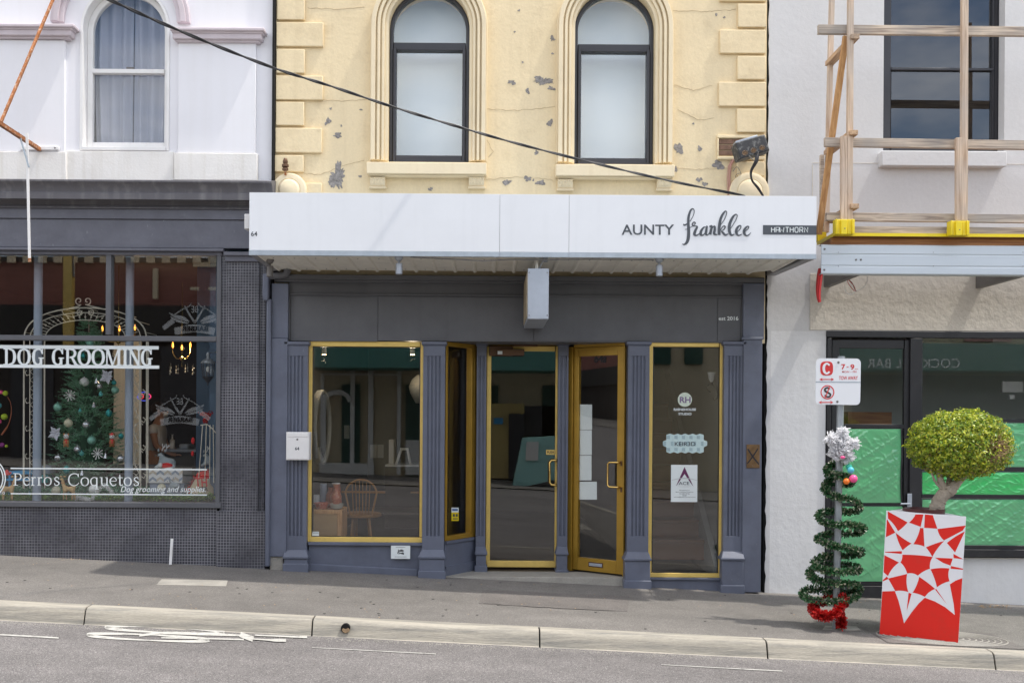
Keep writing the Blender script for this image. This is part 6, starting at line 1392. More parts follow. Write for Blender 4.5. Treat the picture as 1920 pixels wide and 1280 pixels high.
# puppy ornaments
def puppy(x,y,lab,coat):
    Yb=YX-.40; c_=at(x,y,Yb); u=sc_(Yb)
    t=thing('puppy_ornament',lab,'puppy ornament',c_-Vector((0,0,.09)),'puppy ornaments on the tree')
    V_=lambda a,b,c=0:c_+Vector((a*u,c*u,-b*u))
    part('body',MB().ball(V_(0,7),5.5*u,12,1,.8,1.35).ball(V_(-3,14),2.4*u,8,1,1,.8).ball(V_(3,14),2.4*u,8,1,1,.8),M[coat],t)
    part('head',MB().ball(V_(0,-4),5*u,12,1,.9,1).ball(V_(1,-2.4,-4),2.4*u,8),M['bwhite'],t)
    part('ear',MB().ball(V_(-4,-8),2.2*u,8,.8,.5,1.3),M[coat],t); part('ear',MB().ball(V_(4,-8),2.2*u,8,.8,.5,1.3),M[coat],t)
    part('nose',MB().ball(V_(1,-3,-6.2),.8*u,6),M['black_print'],t); part('eye',MB().ball(V_(-1.6,-5.2,-4.3),.6*u,6),M['black_print'],t); part('eye',MB().ball(V_(2.4,-5.2,-4.3),.6*u,6),M['black_print'],t)
    part('scarf',MB().lathe([(3.6*u,-.9*u),(4.3*u,0),(3.6*u,.9*u)],V_(0,2),12).box(c_.x+1*u,c_.x+3*u,c_.y-5*u,c_.y-4*u,c_.z-9*u,c_.z-2*u),M['red_plain'],t)
    if coat=='tan2': part('hat',MB().lathe([(4.2*u,6*u),(3*u,9*u),(.5*u,12*u)],V_(0,0),10),M['red_plain'],t)
puppy(124,822,'tan puppy ornament with a red scarf on the left of the tree','tan'); puppy(210,822,'brown puppy ornament with a red hat on the right of the tree','tan2')
# garland on the window floor
def garl(name,lab,path,rad,n,m,leafw=.006,leaf=.02):
    f=MB()
    for i in range(n):
        u=rn.random()*(len(path)-1); k=int(u); p=path[k].lerp(path[k+1],u-k)+Vector((rn.gauss(0,rad*.4),rn.gauss(0,rad*.4),rn.gauss(0,rad*.3)))
        v=Vector((rn.gauss(0,1),rn.gauss(0,1),rn.gauss(0,.7)+.3)).normalized()*leaf*rn.uniform(.6,1.3); w_=v.cross(Vector((rn.gauss(0,1),rn.gauss(0,1),rn.gauss(0,1)))).normalized()*leafw
        f.add([p-v*.5-w_*.4,p+w_,p+v*.5,p-w_],[(0,1,2,3)])
    return single(name,f,M[m],lab,'garland',kind='stuff',smooth=False,recalc=False)
gp=[at(-120+52*i,931+(i%2)*2,.34+.08*(i%3)) for i in range(11)]
garl('fir_garland','mixed green fir garland lying along the floor of the grooming shop window',gp,.05,7500,'garland',.006,.04)
garl('fir_garland','second row of darker fir sprigs behind the window floor garland',[at(-80+52*i,918,.7) for i in range(10)],.06,4200,'needle',.004,.05)
garl('frosted_twigs','white frosted berry twigs lying in front of the christmas tree',[at(140,932,.30),at(158,934,.30),at(168,938,.28),at(195,908,.42),at(212,925,.36)],.035,1300,'bwhite',.004,.016)
# toy deer cut-outs
def skin(name,nodes,edges,m,parent,lab=None,sub=2,root=0,org=None,cat=None):
    me=bpy.data.meshes.new(name); org=org or ORG[parent.name]
    me.from_pydata([tuple(Vector(n[0])-org) for n in nodes],edges,[]); o=bpy.data.objects.new(name,me); col.objects.link(o); o.parent=parent; ORG[o.name]=org
    md=o.modifiers.new('skin','SKIN'); md.use_smooth_shade=True
    for i,n in enumerate(nodes): r=n[1]; me.skin_vertices[0].data[i].radius=(r,r) if not isinstance(r,tuple) else r
    me.skin_vertices[0].data[root].use_root=True
    s=o.modifiers.new('sub','SUBSURF'); s.levels=sub; s.render_levels=sub; me.materials.append(m)
    if lab:o['label']=lab
    return o
def toydeer(px,py,flip,lab,Y=.24):
    u=sc_(Y); c_=at(px,py,Y)
    t=thing('wooden_deer',lab,'toy deer',c_,'wooden deer on the window floor'); W=lambda a,b,c=0:(c_.x+flip*a*u,Y+c*u,c_.z+b*u)
    nodes=[(W(6,22),4.6*u),(W(-6,22),4.4*u),(W(-10,31),3*u),(W(-11,41),3*u),(W(-16,39),1.8*u),(W(8,21),4.4*u),(W(-8,12,-2),1.7*u),(W(-8,1,-2),1.1*u),(W(-5,12,2),1.7*u),(W(-4,1,2),1.1*u),(W(9,12,-2),2*u),(W(8,1,-2),1.1*u),(W(11,12,2),2*u),(W(12,1,2),1.1*u),(W(14,29),1.2*u)]
    skin('body',nodes,[(0,1),(1,2),(2,3),(3,4),(0,5),(1,6),(6,7),(1,8),(8,9),(5,10),(10,11),(5,12),(12,13),(5,14)],M['tan_wood'],t,sub=1)
    part('ear',MB().ball(W(-7,45),2*u,8,1.4,.6,.7).ball(W(-14,45),2*u,8,1.4,.6,.7),M['tan_wood'],t)
    part('collar',MB().lathe([(3.6*u,-1*u),(3.6*u,1*u)],W(-10,33),10),M['tan'],t)
toydeer(128,938,1,'tan wooden deer standing under the christmas tree facing left')
toydeer(16,938,-1,'tan wooden deer at the left end of the window floor wearing a santa hat')
single('santa_hat',MB().lathe([(.032,0),(.030,.01),(.018,.04),(.004,.055)],at(13,890,.24),14).ball(at(20,886,.24),.010,8),M['red_plain'],'small red santa hat on the leftmost wooden deer','hat')
# blue bench frame and bins at the back
tbx=thing('blue_grooming_table','bright blue low table behind the letters at the left of the window','table',at(38,915,1.0))
part('table_top',MB().rect(14,883,60,888.5,.9,.3),M['bluepaint'],tbx); part('lower_shelf',MB().rect(12,897,60,901,.9,.3),M['bluepaint'],tbx)
for a in (16,54): part('leg',MB().rect(a,888,a+3,930,.92,.03),M['bluepaint'],tbx)
single('grey_tub',MB().rect(78,872,96,888,1.0,.12),M['column'],'grey tub on the window platform beside the left iron column','tub',bev=.01)
single('teal_tub',MB().rect(76,889,90,905,.95,.12),M['teal'],'teal tub beside the left iron column under the grey tub','tub',bev=.01)
# hanging dog toys at far left
for x,y,r_,m_,lab in ((10,737,5,'lime','lime green toy ball at the top of the far left toy display'),(8,781,6,'lime','yellow green toy ball in the middle of the far left toy display'),(2,735,4,'pinkball','pink toy at the top left edge of the window display'),(4,834,5,'purple','purple toy ball low in the far left toy display'),(-3,760,6,'blueball','blue toy at the left edge of the window display'),(12,836,3,'lime','small yellow toy beside the purple toy ball'),(-2,790,5,'pinkball','pink toy ball under the blue toy at the left edge')):
    single('dog_toy',MB().ball(at(x,y,1.1),r_*sc_(1.1),12),M[m_],lab,'dog toy','dog toys hanging at the left')
single('dog_lead',MB().tube(smoothpts([at(14,744,1.0),at(20,755,1.0),at(21,775,1.0),at(16,795,1.0),at(8,808,1.0),at(3,815,1.0)],4),[.003]*8+[.005]*6+[.010]*7,6),M['rustred'],'long orange brown dog lead curving at the far left of the display','dog lead')
# chevron box and plush reindeer
bx=thing('chevron_box','grey and white chevron patterned gift box at the right of the window','gift box',at(310,917,.62))
part('body',MB().rect(281,905,345,925,.62,.3),M['column'],bx); part('lid',MB().rect(279,880,342,905,.60,.34),M['bwhite'],bx)
for i in range(9):
    for j in range(2):
        x=279.5+7*i; y=881+12*j; 
        if i%2: q=[(x,y),(x+7,y+5),(x+7,y+10),(x,y+5)]
        else: q=[(x,y+5),(x+7,y),(x+7,y+5),(x,y+10)]
        part('chevron',MB().pprism(q,.599,.001),M['column' if (i//2+j)%2 else 'tan_pale'],bx,smooth=False)
def reindeer(px,py,lab,k=1.0,Y=.72,dress=True):
    u=sc_(Y)*k; c_=at(px,py,Y); t=thing('plush_reindeer',lab,'plush reindeer',c_,'plush reindeer in the shop window'); W=lambda a,b,c=0:(c_.x+a*u,Y+c*u,c_.z+b*u)
    nodes=[(W(14,12),9*u),(W(24,13),8.5*u),(W(2,14),7*u),(W(-2,24),5*u),(W(-2,31),6.5*u),(W(-11,27),4.2*u),(W(-8,4,-5),4*u),(W(-14,1,-8),4*u),(W(26,3,-4),4*u),(W(20,0,-9),3.6*u)]
    skin('body',nodes,[(0,1),(0,2),(2,3),(3,4),(4,5),(2,6),(6,7),(1,8),(8,9)],M['plush'],t)
    part('ear',MB().ball(W(-8,39),3*u,8,.7,.5,1.4),M['plush'],t); part('ear',MB().ball(W(6,38),3*u,8,.7,.5,1.3),M['plush'],t)
    part('nose',MB().ball(W(-15,27),1.6*u,8),M['steel_dark'],t); part('eye',MB().ball(W(-5,33,-5.5),.9*u,6),M['black_print'],t)
    an=MB()
    for s in (0,8):
        an.tube([W(-1+s,37),W(2+s,45),W(0+s,53)],1.0*u,5).tube([W(1+s,43),W(8+s,49)],.8*u,5).tube([W(4+s,46),W(5+s,51)],.7*u,5)
    part('antlers',an,M['bwhite'],t)
    if dress:
        part('santa_coat',MB().ball(W(12,7,-5),9*u,14,1.5,.8,.75),M['redfelt'],t); part('fur_trim',MB().ball(W(-1,8,-9),5*u,12).ball(W(17,1,-8),4*u,10,2.4,1,.6),M['bwhite'],t)
reindeer(304,878,'grey plush reindeer in a red coat lying on the chevron box',.88); reindeer(388,874,'grey plush reindeer at the right edge of the window on the sack',.72,.66,False)
reindeer(322,917,'small grey plush reindeer lying in front of the chevron box',.55,.5,False)
sk=thing('santa_sack','beige hessian sack with red letters at the right corner of the window','sack',at(380,932,.5))
part('bag',MB().lathe([(.10,0),(.155,.05),(.15,.12),(.11,.19),(.10,.21)],at(385,934,.55),20),M['hessian'],sk); part('tie',MB().ball(at(388,893,.55),.085,14,1.4,1,.75),M['redfelt'],sk)
part('lettering',textmesh('TH',365,895,389,912,.375,bold=.02,shear=-.1),M['red_plain'],sk)
part('lettering',textmesh('BER',372,912,390,919,.372,bold=.02,shear=-.2),M['black_print'],sk)
garl('berry_garland','red berry and fir garland heaped behind the hessian sack',[at(352,925,.55),at(362,905,.6),at(375,890,.6),at(398,885,.6)],.045,900,'tinsel_red',.007,.02)
garl('berry_bunch','bunch of red spotted berries at the top of the right window corner',[at(378,775,.45),at(390,778,.45),at(385,790,.45),at(396,772,.45)],.03,600,'tinsel_red',.008,.018)
gt=thing('iron_gate_panel','small cream wrought iron gate panel at the right end of the window','gate panel',at(392,880,.42))
for a,b in ((380,372),(387,384),(394,393),(400,401)): part('bar',rod([(a,796),(b,905)],.42,.005),M['wrought'],gt)
part('top_rail',rod([(376,797),(388,795),(398,803),(408,815)],.42,.006),M['wrought'],gt)
# coach lantern
lc=at(390,690,.30); la=thing('wall_lantern','black coach lantern with clear glass at the right of the grooming shop window','lantern',lc)
part('roof',MB().lathe([(.075,.05),(.072,.06),(.045,.085),(.02,.10),(.016,.12),(.022,.13),(.01,.16)],lc,12),M['pole'],la)
part('glass_body',MB().lathe([(.045,-.07),(.062,-.02),(.060,.045)],lc,10),M['glass'],la); part('cage',MB().lathe([(.06,-.085),(.05,-.10),(.025,-.13),(.008,-.15),(.004,-.18)],lc,12),M['win_dark'],la)
for k in range(6): a=k*math.pi/3; part('cage_bar',MB().tube([lc+Vector((.05*math.cos(a),.05*math.sin(a),-.085)),lc+Vector((.064*math.cos(a),.064*math.sin(a),-.01)),lc+Vector((.066*math.cos(a),.066*math.sin(a),.05))],.004,5),M['win_dark'],la)
part('bulb',MB().ball(lc+Vector((0,0,-.01)),.02,10,1,1,1.5),M['bwhite'],la); part('arm',MB().tube([lc+Vector((0,0,.15)),lc+Vector((.05,.1,.17)),lc+Vector((.12,.15,.14))],.006,5),M['pole'],la)
# chandeliers
def lamp_at(p,c,e,r_=.03):
    ld=bpy.data.lights.new('lamp_glow','POINT'); ld.energy=e; ld.color=c; ld.shadow_soft_size=r_; lo=bpy.data.objects.new('lamp_glow',ld); col.objects.link(lo); lo.location=p
def chand(px,py,bul,lab,Y=2.0):
    c_=at(px,py,Y); t=thing('chandelier',lab,'chandelier',c_,'chandeliers inside the grooming shop')
    part('stem',MB().tube([c_+Vector((0,0,-.1)),c_+Vector((0,0,.9))],.006,6).ball(c_,.03,10),M['brass'],t)
    for bx_,by_ in bul:
        b_=at(bx_,by_,Y); part('arm',MB().tube(smoothpts([c_,c_.lerp(b_,.6)+Vector((0,0,-.09)),b_+Vector((0,0,-.08)),b_+Vector((0,0,-.03))],4),.005,5),M['brass'],t)
        lamp_at(b_,(1,.72,.45),4) if bx_%2 else None
        part('candle_bulb',MB().lathe([(.006,-.025),(.013,-.005),(.010,.02),(.002,.045)],b_,10),M['flame'],t)
    cr_=MB()
    for k in range(16): 
        a=k*.785; q=c_+Vector((.14*math.cos(a),.14*math.sin(a),-.06-.015*(k%5))); cr_.tube([q,q+Vector((0,0,-.05))],.002,4); cr_.ball(q+Vector((0,0,-.06)),.009,6,1,1,1.6)
    part('crystals',cr_,M['crystal'],t)
chand(222,640,((192,617),(224,617),(253,615),(238,613)),'amber chandelier seen above the lettering beside the right iron column'); chand(341,672,((324,648),(357,648),(341,652)),'amber chandelier in the dark room right of the lettering')
# groomer
YPn=3.6; u=sc_(YPn); gc=at(296,800,YPn); fz=.15
pr_=thing('person','person in a white t-shirt and dark trousers working at a table in the dim shop','person',(gc.x,YPn,fz))
B=lambda dx,z,dy=0:(gc.x+dx,YPn+dy,z)
hz=gc.z
nodes=[(B(-.03,hz-.45),.13),(B(-.03,hz-.28),.115),(B(-.015,hz-.08),.13),(B(.0,hz+.03),.09),(B(.02,hz+.09),.05),(B(.03,hz+.17),.085),(B(.04,hz+.24),.085),
 (B(-.02,hz-.02,-.17),.055),(B(.04,hz-.26,-.19),.042),(B(.24,hz-.36,-.15),.030),(B(.30,hz-.37,-.14),.028),
 (B(-.02,hz-.02,.17),.055),(B(.05,hz-.25,.18),.042),(B(.25,hz-.34,.10),.030),(B(.31,hz-.35,.09),.028),
 (B(-.03,hz-.55,-.09),.10),(B(-.02,(hz-.5+fz)/2+.05,-.10),.065),(B(-.03,fz+.1,-.10),.042),(B(.10,fz+.04,-.10),.035),
 (B(-.03,hz-.55,.09),.10),(B(-.02,(hz-.5+fz)/2+.05,.10),.065),(B(-.03,fz+.1,.10),.042),(B(.10,fz+.04,.10),.035)]
ed=[(0,1),(1,2),(2,3),(3,4),(4,5),(5,6),(2,7),(7,8),(8,9),(9,10),(2,11),(11,12),(12,13),(13,14),(0,15),(15,16),(16,17),(17,18),(0,19),(19,20),(20,21),(21,22)]
skin('body',nodes,ed,M['skin'],pr_)
for s,y0 in ((10,-.14),(14,.09)):
    b0=Vector(nodes[s][0])
    for k in range(4): e=b0+Vector((.045,(k-1.5)*.018,.004)); skin('finger',[(b0+Vector((0,(k-1.5)*.014,0)),.011),(e,.009),(e+Vector((.025-.004*k,0,-.012)),.007)],[(0,1),(1,2)],M['skin'],pr_,sub=1)
    skin('thumb',[(b0,.011),(b0+Vector((.02,-.03,.01)),.010),(b0+Vector((.04,-.038,0)),.008)],[(0,1),(1,2)],M['skin'],pr_,sub=1)
skin('t_shirt',[(B(-.03,hz-.44),.15),(B(-.03,hz-.28),.135),(B(-.015,hz-.08),.15),(B(.0,hz+.01),.105),(B(-.02,hz-.02,-.17),.075),(B(.005,hz-.12,-.185),.062),(B(-.02,hz-.02,.17),.075),(B(.005,hz-.12,.185),.062)],[(0,1),(1,2),(2,3),(2,4),(4,5),(2,6),(6,7)],M['bwhite'],pr_)
skin('trousers',[(B(-.03,hz-.48),.15),(B(-.03,hz-.58,-.09),.115),(B(-.02,(hz-.5+fz)/2+.05,-.10),.082),(B(-.03,fz+.08,-.10),.06),(B(-.03,hz-.58,.09),.115),(B(-.02,(hz-.5+fz)/2+.05,.10),.082),(B(-.03,fz+.08,.10),.06)],[(0,1),(1,2),(2,3),(0,4),(4,5),(5,6)],M['navy'],pr_)
hd=Vector(B(.035,hz+.21)); part('hair',MB().ball(hd+Vector((-.03,0,.03)),.105,16,.95,.92,1.0).ball(hd+Vector((-.12,0,.03)),.045,10,1.4,.8,1),M['hair'],pr_)
part('nose',MB().ball(hd+Vector((.095,0,-.01)),.016,8),M['skin'],pr_); part('eye',MB().ball(hd+Vector((.08,-.035,.02)),.010,8).ball(hd+Vector((.08,.035,.02)),.010,8),M['black_print'],pr_); part('face_mask',MB().ball(hd+Vector((.062,0,-.045)),.052,12,.8,1,.8),M['bwhite'],pr_); part('ear',MB().ball(hd+Vector((.0,-.085,0)),.02,8,.8,.5,1.3),M['skin'],pr_)
gtb=thing('grooming_counter','dim grey grooming counter stacked with towels deep inside the left shop','counter',at(335,880,3.3))
part('counter_top',MB().rect(305,842,368,847,3.4,.8),M['column'],gtb); part('cabinet',MB().rect(308,847,366,905,3.45,.7),M['dark_room'],gtb); part('towel_stack',MB().rect(335,832,353,842,3.5,.3),M['column'],gtb,bev=.02); part('pump_bottle',MB().lathe([(.035,0),(.035,.12),(.012,.14),(.010,.19),(.02,.2)],at(323,842,3.6),12),M['bwhite'],gtb)
ro=thing('open_sign','small oval neon open sign glowing red and blue behind the arch','neon sign',at(272,752,2.6))
part('blue_ring',MB().tube([at(270+12*math.cos(t*math.pi/10),743+8*math.sin(t*math.pi/10),2.6) for t in range(21)],.005,5),M['neonblue'],ro); part('red_letter',MB().tube([at(279+4*math.cos(t*math.pi/6),743+4*math.sin(t*math.pi/6),2.59) for t in range(13)],.006,5),M['neonred'],ro); part('red_letter',MB().tube([at(266+3*math.cos(t*math.pi/6),743+4*math.sin(t*math.pi/6),2.59) for t in range(13)],.005,5),M['neonred'],ro)
single('hanging_ornament',MB().ball(at(362,826,.5),.024,10,.8,.8,1.5).ball(at(361,850,.5),.02,10,.8,.8,1.4),M['redfelt'],'pair of red and white felt ornaments hanging beside the blue grey wall','ornament')

# ================================================================== INSIDE THE CENTRE SHOP
cab=thing('cane_cabinet','pine cabinet with woven cane front in the left corner of the display window','cabinet',at(610,1009,.36))
Yc=.36
fr2=MB().rect(580,955,641,963,Yc,.4).rect(632,963,641,1010,Yc,.4).rect(580,963,584,1010,Yc,.4); part('frame',fr2,M['timber_o'],cab,bev=.004)
part('cane_backing',MB().rect(584,963,632,1010,Yc+.03,.01),M['dark_wall'],cab)
cn=MB()
for i in range(24): cn.rect(584+2*i,963,585.1+2*i,1010,Yc+.015,.003)
for i in range(24): cn.rect(584,963+2*i,632,964.1+2*i,Yc+.010,.003)
part('cane_weave',cn,M['cane'],cab,kind='stuff',smooth=False)
q=at(630,954.5,.5)
va=thing('painted_vase','tall oriental painted vase with flower panels on the cane cabinet','vase',q)
h=at(630,905,.5).z-q.z; R=10.5*sc_(.5)
part('body',MB().lathe([(R*.6,0),(R*.95,h*.25),(R*1.0,h*.5),(R*.75,h*.64),(R*.5,h*.72),(R*.5,h*.86),(R*.72,h*.97),(R*.72,h),(R*.5,h)],q,24),M['vase'],va); part('panel',MB().ball(q+Vector((0,-R*.72,h*.42)),R*.42,12,.9,.6,1.5),M['bwhite'],va); part('rim',MB().lathe([(R*.74,h*.97),(R*.76,h*1.01),(R*.6,h*1.01)],q,20),M['bwhite'],va)
q=at(612,954.5,.6); single('terracotta_vase',MB().lathe([(R*.6,0),(R*1.1,h*.3),(R*1.05,h*.55),(R*.6,h*.75),(R*.7,h*.84)],at(622,954.5,.62),20),M['rustred'],'reddish vase half hidden behind the painted vase','vase')
single('glass_bowl',MB().lathe([(.03,0),(.06,.02),(.085,.07),(.08,.07),(.05,.02)],at(603,954.5,.45),20),M['bowl'],'red and white patterned bowl on the left of the cane cabinet','bowl')
single('crystal_bowl',MB().lathe([(.03,0),(.06,.015),(.078,.06),(.072,.06),(.05,.02)],at(631,954.5,.40),16),M['crystal'],'cut crystal bowl in front of the painted vase','bowl')
single('grey_cylinder_vase',MB().lathe([(.036,0),(.036,.20),(.03,.20)],at(606,942,.66),16),M['column'],'plain grey cylinder vase behind the patterned bowl','vase')
single('white_canister',MB().lathe([(.05,0),(.05,.10)],at(592,945,.68),16),M['dim_vinyl'],'pale canister at the left edge of the display behind the bowl','canister')
single('carved_spire',MB().lathe([(.022,0),(.02,.06),(.016,.07),(.016,.11),(.010,.12),(.008,.17),(.001,.25)],at(637,950,.52),10),M['rustred'],'thin carved wooden spire right of the painted vase','figurine')
# windsor chair
Yh=1.2; us=sc_(Yh); ch=thing('windsor_chair','wooden hoop back windsor chair facing away inside the display window','chair',at(677,1050,Yh))
W=lambda x,y,dy=0: at(x,y,Yh+dy)
seat=MB(); sc0=W(677,965,.22); seat.lathe([(.20,-.02),(.23,-.01),(.23,.02),(.2,.03)],sc0,24); part('seat',seat,M['chairwood'],ch)
hoop=[W(657,966,0)]+[W(677-29*math.cos(math.pi*(i/16)*1.0),925-26*math.sin(math.pi*i/16)) for i in range(17)]+[W(697,966,0)]
part('backrest_hoop',MB().tube(smoothpts([tuple(p) for p in hoop],3),.011,8),M['chairwood'],ch)
for i in range(6):
    xx=660+6.8*i; yy=925-26*math.sqrt(max(0,1-((xx-677)/29*1.05)**2)); part('spindle',MB().tube([W(663+5.6*i,967,.02),W(xx,yy)],.005,6),M['chairwood'],ch)
part('stretcher',MB().tube([W(655,1015,.1),W(700,1015,.1)],.009,6),M['chairwood'],ch)
for a,b,c_,d_ in ((662,655,.08,0),(692,700,.08,0),(665,660,.36,.44),(689,696,.36,.44)): part('leg',MB().tube([W(a,968,c_),Vector((W(b,968,d_).x,Yh+d_,.03))],[.014,.011],8),M['chairwood'],ch)
# round wall mirror
mc=at(603,801,.9); mr=thing('round_mirror','large round pale framed mirror leaning edge-on at the left of the display room','mirror',mc-Vector((0,0,.4)))
RM=Matrix.Translation(mc)@Matrix.Rotation(R_(90),4,'Y')@Matrix.Rotation(R_(0),4,'Z')
ft=MB(); ft.M=Matrix.Translation(mc)@Matrix.Rotation(R_(87.5),4,'Z'); ft.lathe([(.40,-.035),(.405,0),(.40,.03),(.375,.03),(.375,-.035)],(0,0,0),40,'y'); part('frame',ft,M['dimframe'],mr)
ft=MB(); ft.M=Matrix.Translation(mc)@Matrix.Rotation(R_(87.5),4,'Z'); ft.lathe([(.374,.01),(.374,.0)],(0,0,0),36,'y'); part('mirror_glass',ft,M['mirror'],mr)
# ceiling spots, pendant
for px,lab in ((608,'lit white cylinder ceiling spot at the left of the display window'),(773.5,'lit white cylinder ceiling spot at the right of the display window')):
    q=at(px,647,.9); t=thing('ceiling_spot',lab,'ceiling spot',q,'ceiling spots in the display room'); part('housing',MB().lathe([(.025,.12),(.026,-.10)],q,16),M['bwhite'],t); part('lamp_face',MB().lathe([(.022,-.101),(.022,-.104)],q,14),M['warm'],t); lamp_at(q+Vector((0,0,-.16)),(1,.8,.55),3.5)
q=at(789,728,1.3); pd=thing('pendant_lamp','large white globe pendant lamp half hidden behind the second pilaster','pendant lamp',q)
part('shade',MB().lathe([(.04,.15),(.10,.10),(.135,.02),(.12,-.05),(.06,-.16),(.05,-.165)],q,24),M['dimframe'],pd); part('cord',MB().tube([q+Vector((0,0,.15)),q+Vector((0,0,.6))],.004,5),M['black'],pd)
# shelf with a-frame and posters
sh=thing('white_counter','low white counter with a slanted white stand in the back of the display room','counter',at(740,880,3.2))
part('counter_top',MB().rect(722,871,810,874.5,3.2,.5),M['bwhite'],sh); part('side_panel',MB().rect(729,824,738,871,3.3,.3),M['bwhite'],sh)
part('stand',MB().ribbon([(742,871,4),(752,842,4)],3.2,.08,straight=True).ribbon([(769,871,4),(764,842,4)],3.2,.08,straight=True).rect(750,839.5,766,843.5,3.21,.08),M['bwhite'],sh)
part('cabinet',MB().rect(722,874.5,810,990,3.25,.4),M['dark_wall'],sh)
single('framed_notice',MB().rect(637,797,655,822,4.2,.02),M['dim_vinyl'],'pale notice sheet pinned at the back of the display room','notice')
single('wall_posters',MB().rect(694,833,706,858,4.2,.01).rect(707.5,833,719,858,4.2,.01),M['dim_vinyl'],'two small pale posters side by side at the back of the display room','posters')
tbm=thing('dark_table','dark table with a white sheet of paper behind the display glass','table',at(750,1000,1.9)); part('table_top',MB().rect(655,960,800,964,1.6,.7),M['floor'],tbm); 
for a in (665,790): part('leg',MB().rect(a,964,a+5,1040,1.65,.05),M['chairwood'],tbm)
single('paper_sheet',MB().add([at(694,961.5,1.58),at(720,961.5,1.58),at(729,957,1.95),at(704,957,1.95)],[(0,1,2,3)]),M['paper'],'white sheet of paper lying on the dark table','paper',smooth=False)
single('wooden_rail',MB().rect(640,920,722,924,2.6,.04).rect(770,921,800,924.5,2.6,.04),M['chairwood'],'thin wooden rail behind the windsor chair','rail')
# timber stairs behind the right window
stp=thing('timber_stair','brown timber staircase rising behind the tall right window','staircase',(2.0,.9,0))
for i in range(9):
    y0=.75+.27*i; z0=.13+.185*i
    part('tread',MB().box(1.66,2.36,y0-.03,y0+.28,z0+.15,z0+.185),M['stairwood'],stp,bev=.006); part('riser',MB().box(1.66,2.36,y0,y0+.02,z0-.03,z0+.15),M['stairwood'],stp)
part('handrail_wall',MB().prismx([(.25,.0),(.25,.1),(3.2,2.2),(3.2,0)],2.30,2.36),M['stairwall'],stp)
sx=thing('stair_lamp','black scrolled wall lamp with a frosted shade inside the tall right window','wall lamp',at(1345,760,.5))
part('scroll_arm',MB().tube([at(x,y,.5) for x,y in [(1332,735),(1327,731),(1324,726),(1329,721),(1336,721),(1343,727),(1346,738),(1345,746),(1340,750),(1337,746)]],.006,6).tube([at(x,y,.5) for x,y in [(1336,721),(1334,716)]],.008,6),M['black'],sx); part('shade',MB().lathe([(.012,-.01),(.03,.02),(.035,.06),(.045,.09)],at(1334,714,.5),14),M['dim_vinyl'],sx)
# ================================================================== ACROSS THE STREET (seen only in the glass)
def vm(mb): 
    mb.v=[Vector((p.x,-p.y,p.z)) for p in mb.v]; return mb
YO=-17.0
def terrace(xc,lab):
    t=thing('distant_terrace',lab,'building',(xc,-5,0))
    part('wall',MB().box(xc-3,xc+3,-34,24,-4,9),M['farwall'],t); part('cornice',MB().box(xc-3.2,xc+3.2,-34.2,24.2,9,9.4),M['cream_far'],t)
    s=1 if xc<0 else -1
    for k in range(11):
        for z_ in (-.5,4.5): part('window',MB().box(xc+s*3,xc+s*3.05,-32+5*k,-29.6+5*k,z_,z_+3),M['win_dark'],t)
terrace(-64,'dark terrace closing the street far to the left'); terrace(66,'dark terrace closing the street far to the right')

ofp=sheet('far_footpath',M['foot'],-60,60,[-30,-13.6],lambda x,y:SLOPE*x-.02,kind='structure')
sheet('far_kerb_edge',M['kerb'],-60,60,[-13.6,-13.45],lambda x,y:SLOPE*x-.018,kind='structure')
ob=thing('brick_corner_shop','red brick shop with cream bands and dark fascia across the street','building',(-9,YO,0))
def vr(px0,py0,px1,py1,Yv=17,t=.2): return vm(MB().rect(px0,py0,px1,py1,Yv,t))
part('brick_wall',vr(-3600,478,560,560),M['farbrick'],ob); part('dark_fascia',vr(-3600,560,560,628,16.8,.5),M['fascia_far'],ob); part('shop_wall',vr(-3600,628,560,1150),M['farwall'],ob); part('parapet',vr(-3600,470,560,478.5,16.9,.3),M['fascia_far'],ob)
for a in range(-480,560,29): part('dentil',vr(a,479,a+15,492,16.85,.1),M['cream_trim'],ob)
part('cream_band',vr(362,492,412,500,16.9,.1),M['cream_trim'],ob); part('cream_post',vr(286,503,295,560,16.85,.1),M['cream_trim'],ob); part('yellow_post',vr(118,478,134,650,16.4,.2),M['gold'],ob); part('light_patch',vr(356,538,372,544,16.7,.05),M['cream_trim'],ob); part('light_patch',vr(390,538,404,544,16.7,.05),M['cream_trim'],ob)
for a,b in ((20,100),(300,420),(-200,-60)): part('shop_glass',vr(a,650,b,900,16.95,.03),M['win_dark'],ob)
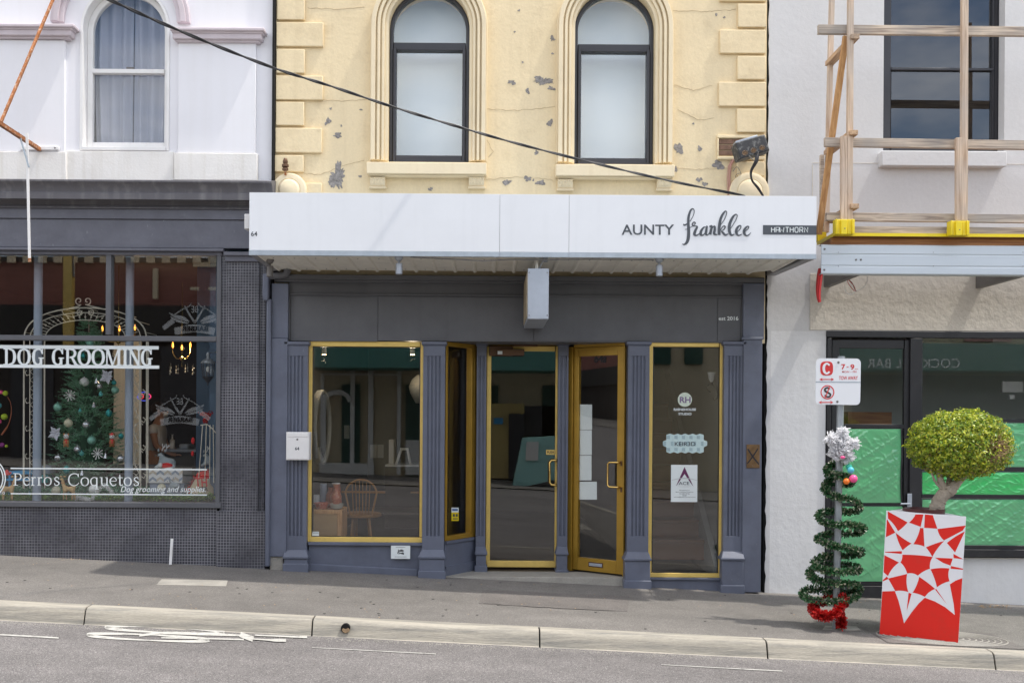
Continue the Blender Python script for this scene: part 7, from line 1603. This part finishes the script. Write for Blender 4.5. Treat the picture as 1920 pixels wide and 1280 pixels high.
def barber(x0,y0,s,Yv,lab,m):
    t=thing('barber_sign',lab,'sign',vm(MB().rect(x0,y0,x0+1,y0+1,Yv,.01)).v[0]); k=s
    def rb_(pts): return vm(MB().ribbon([(x0+a*k,y0+b*k,w_*k) for a,b,w_ in pts],Yv,.02))
    for pts in ([(50,0,1),(47,6,1.6),(35,12,1.6),(22,20,1.6),(14,26,1.2)],[(62,0,1),(66,6,1.6),(78,12,1.6),(90,20,1.6),(98,26,1.2)],[(38,6,2),(46,20,3),(56,36,4)],[(74,6,2),(66,20,3),(56,36,4)],
        [(10,18,1),(20,24,5),(34,28,7),(46,34,2)],[(102,18,1),(92,24,5),(78,28,7),(66,34,2)],[(12,25,1),(24,32,5),(44,37,2)],[(100,25,1),(88,32,5),(68,37,2)],[(0,46,8),(18,32,9)],[(112,46,8),(94,32,9)]): part('feather',rb_(pts),M[m],t,smooth=False)
    part('ribbon_band',vm(MB().ribbon([(x0+20*k,y0+52*k,13*k),(x0+56*k,y0+46*k,14*k),(x0+92*k,y0+52*k,13*k)],Yv+.01,.02)),M[m],t,smooth=False)
    part('lettering',vm(textmesh('BARBER',x0+33*k,y0+42*k,x0+80*k,y0+51*k,Yv-.02,flip=True,bold=.03)),M['black_print'],t); part('lettering',vm(textmesh('BE',x0+50*k,y0+6*k,x0+62*k,y0+18*k,Yv-.02,flip=True,bold=.01)),M[m],t)
barber(306,567,1.05,16.78,'large white winged BARBER emblem on the dark fascia across the street','vinyl_far'); barber(281,740,1.0,16.9,'smaller grey winged BARBER emblem on the window across the street','vinyl_far')
oc=thing('cream_house','cream house with dark green shutters on the far side of the street','building',(5,YO,0))
part('wall',vr(560,560,1560,1180),M['cream_far'],oc); part('awning_edge',vr(560,648,1200,690,15.2,1.6),M['tealawn'],oc)
for q in ((656,664,690,880),(690,699,690,880),(744,751,690,890),(600,606,700,880)): part('pale_frame',vr(q[0],q[2],q[1],q[3],16.85,.1),M['farpale'],oc)
for q in ((575,800,672,675),(575,800,689,694),(600,745,700,703),(598,700,868,890),(760,800,825,890)): part('pale_frame',vr(q[0],q[2],q[1],q[3],16.8,.12),M['farpale'],oc)
part('white_arch',vm(MB().ribbon([(606,880,9),(606,760,9),(612,742,9),(630,735,9),(648,740,8),(655,752,7)],16.75,.08)),M['farpale'],oc)
part('teal_cabinet',vm(MB().pprism([(983,822),(1060,818),(1060,900),(962,922)],14.5,.6)),M['tealcab'],oc); part('poster',vm(MB().pprism([(990,830),(1014,829),(1012,866),(988,866)],14.45,.03)),M['farpale'],oc)
part('yellow_wall',vr(918,755,985,900,16.6,.2),M['faryellow'],oc); part('dark_opening',vr(955,775,985,900,16.5,.1),M['win_dark'],oc); part('blue_plate',vr(926,783,944,795,16.4,.05),M['bluepaint'],oc)
for a in (1225,1285,1380,1460,640,760,900,1020,1110): part('shutter',vr(a,600 if a>1200 else 720,a+34,682 if a>1200 else 900,16.9,.08),M['shutter'],oc)
part('shop_glass',vr(930,760,1150,1000,16.9,.05),M['win_dark'],oc)
oa=thing('cocktail_bar','bar with a teal awning reading COCKTAIL BAR on the far side of the street','building',(12,YO,0))
part('wall',vr(1560,570,5200,1180),M['cream_far'],oa); part('pink_wall',vr(1812,570,1900,640,16.9,.05),M['pinkwall'],oa); part('awning',vr(1530,655,5200,705,15.6,1.3),M['tealawn'],oa); part('shop_glass',vr(1600,705,2400,900,16.9,.05),M['win_dark'],oa)
part('lettering',vm(textmesh('COCKTAIL BAR',1628,672,1802,689,15.56,flip=True)),M['vinyl_far'],oa)
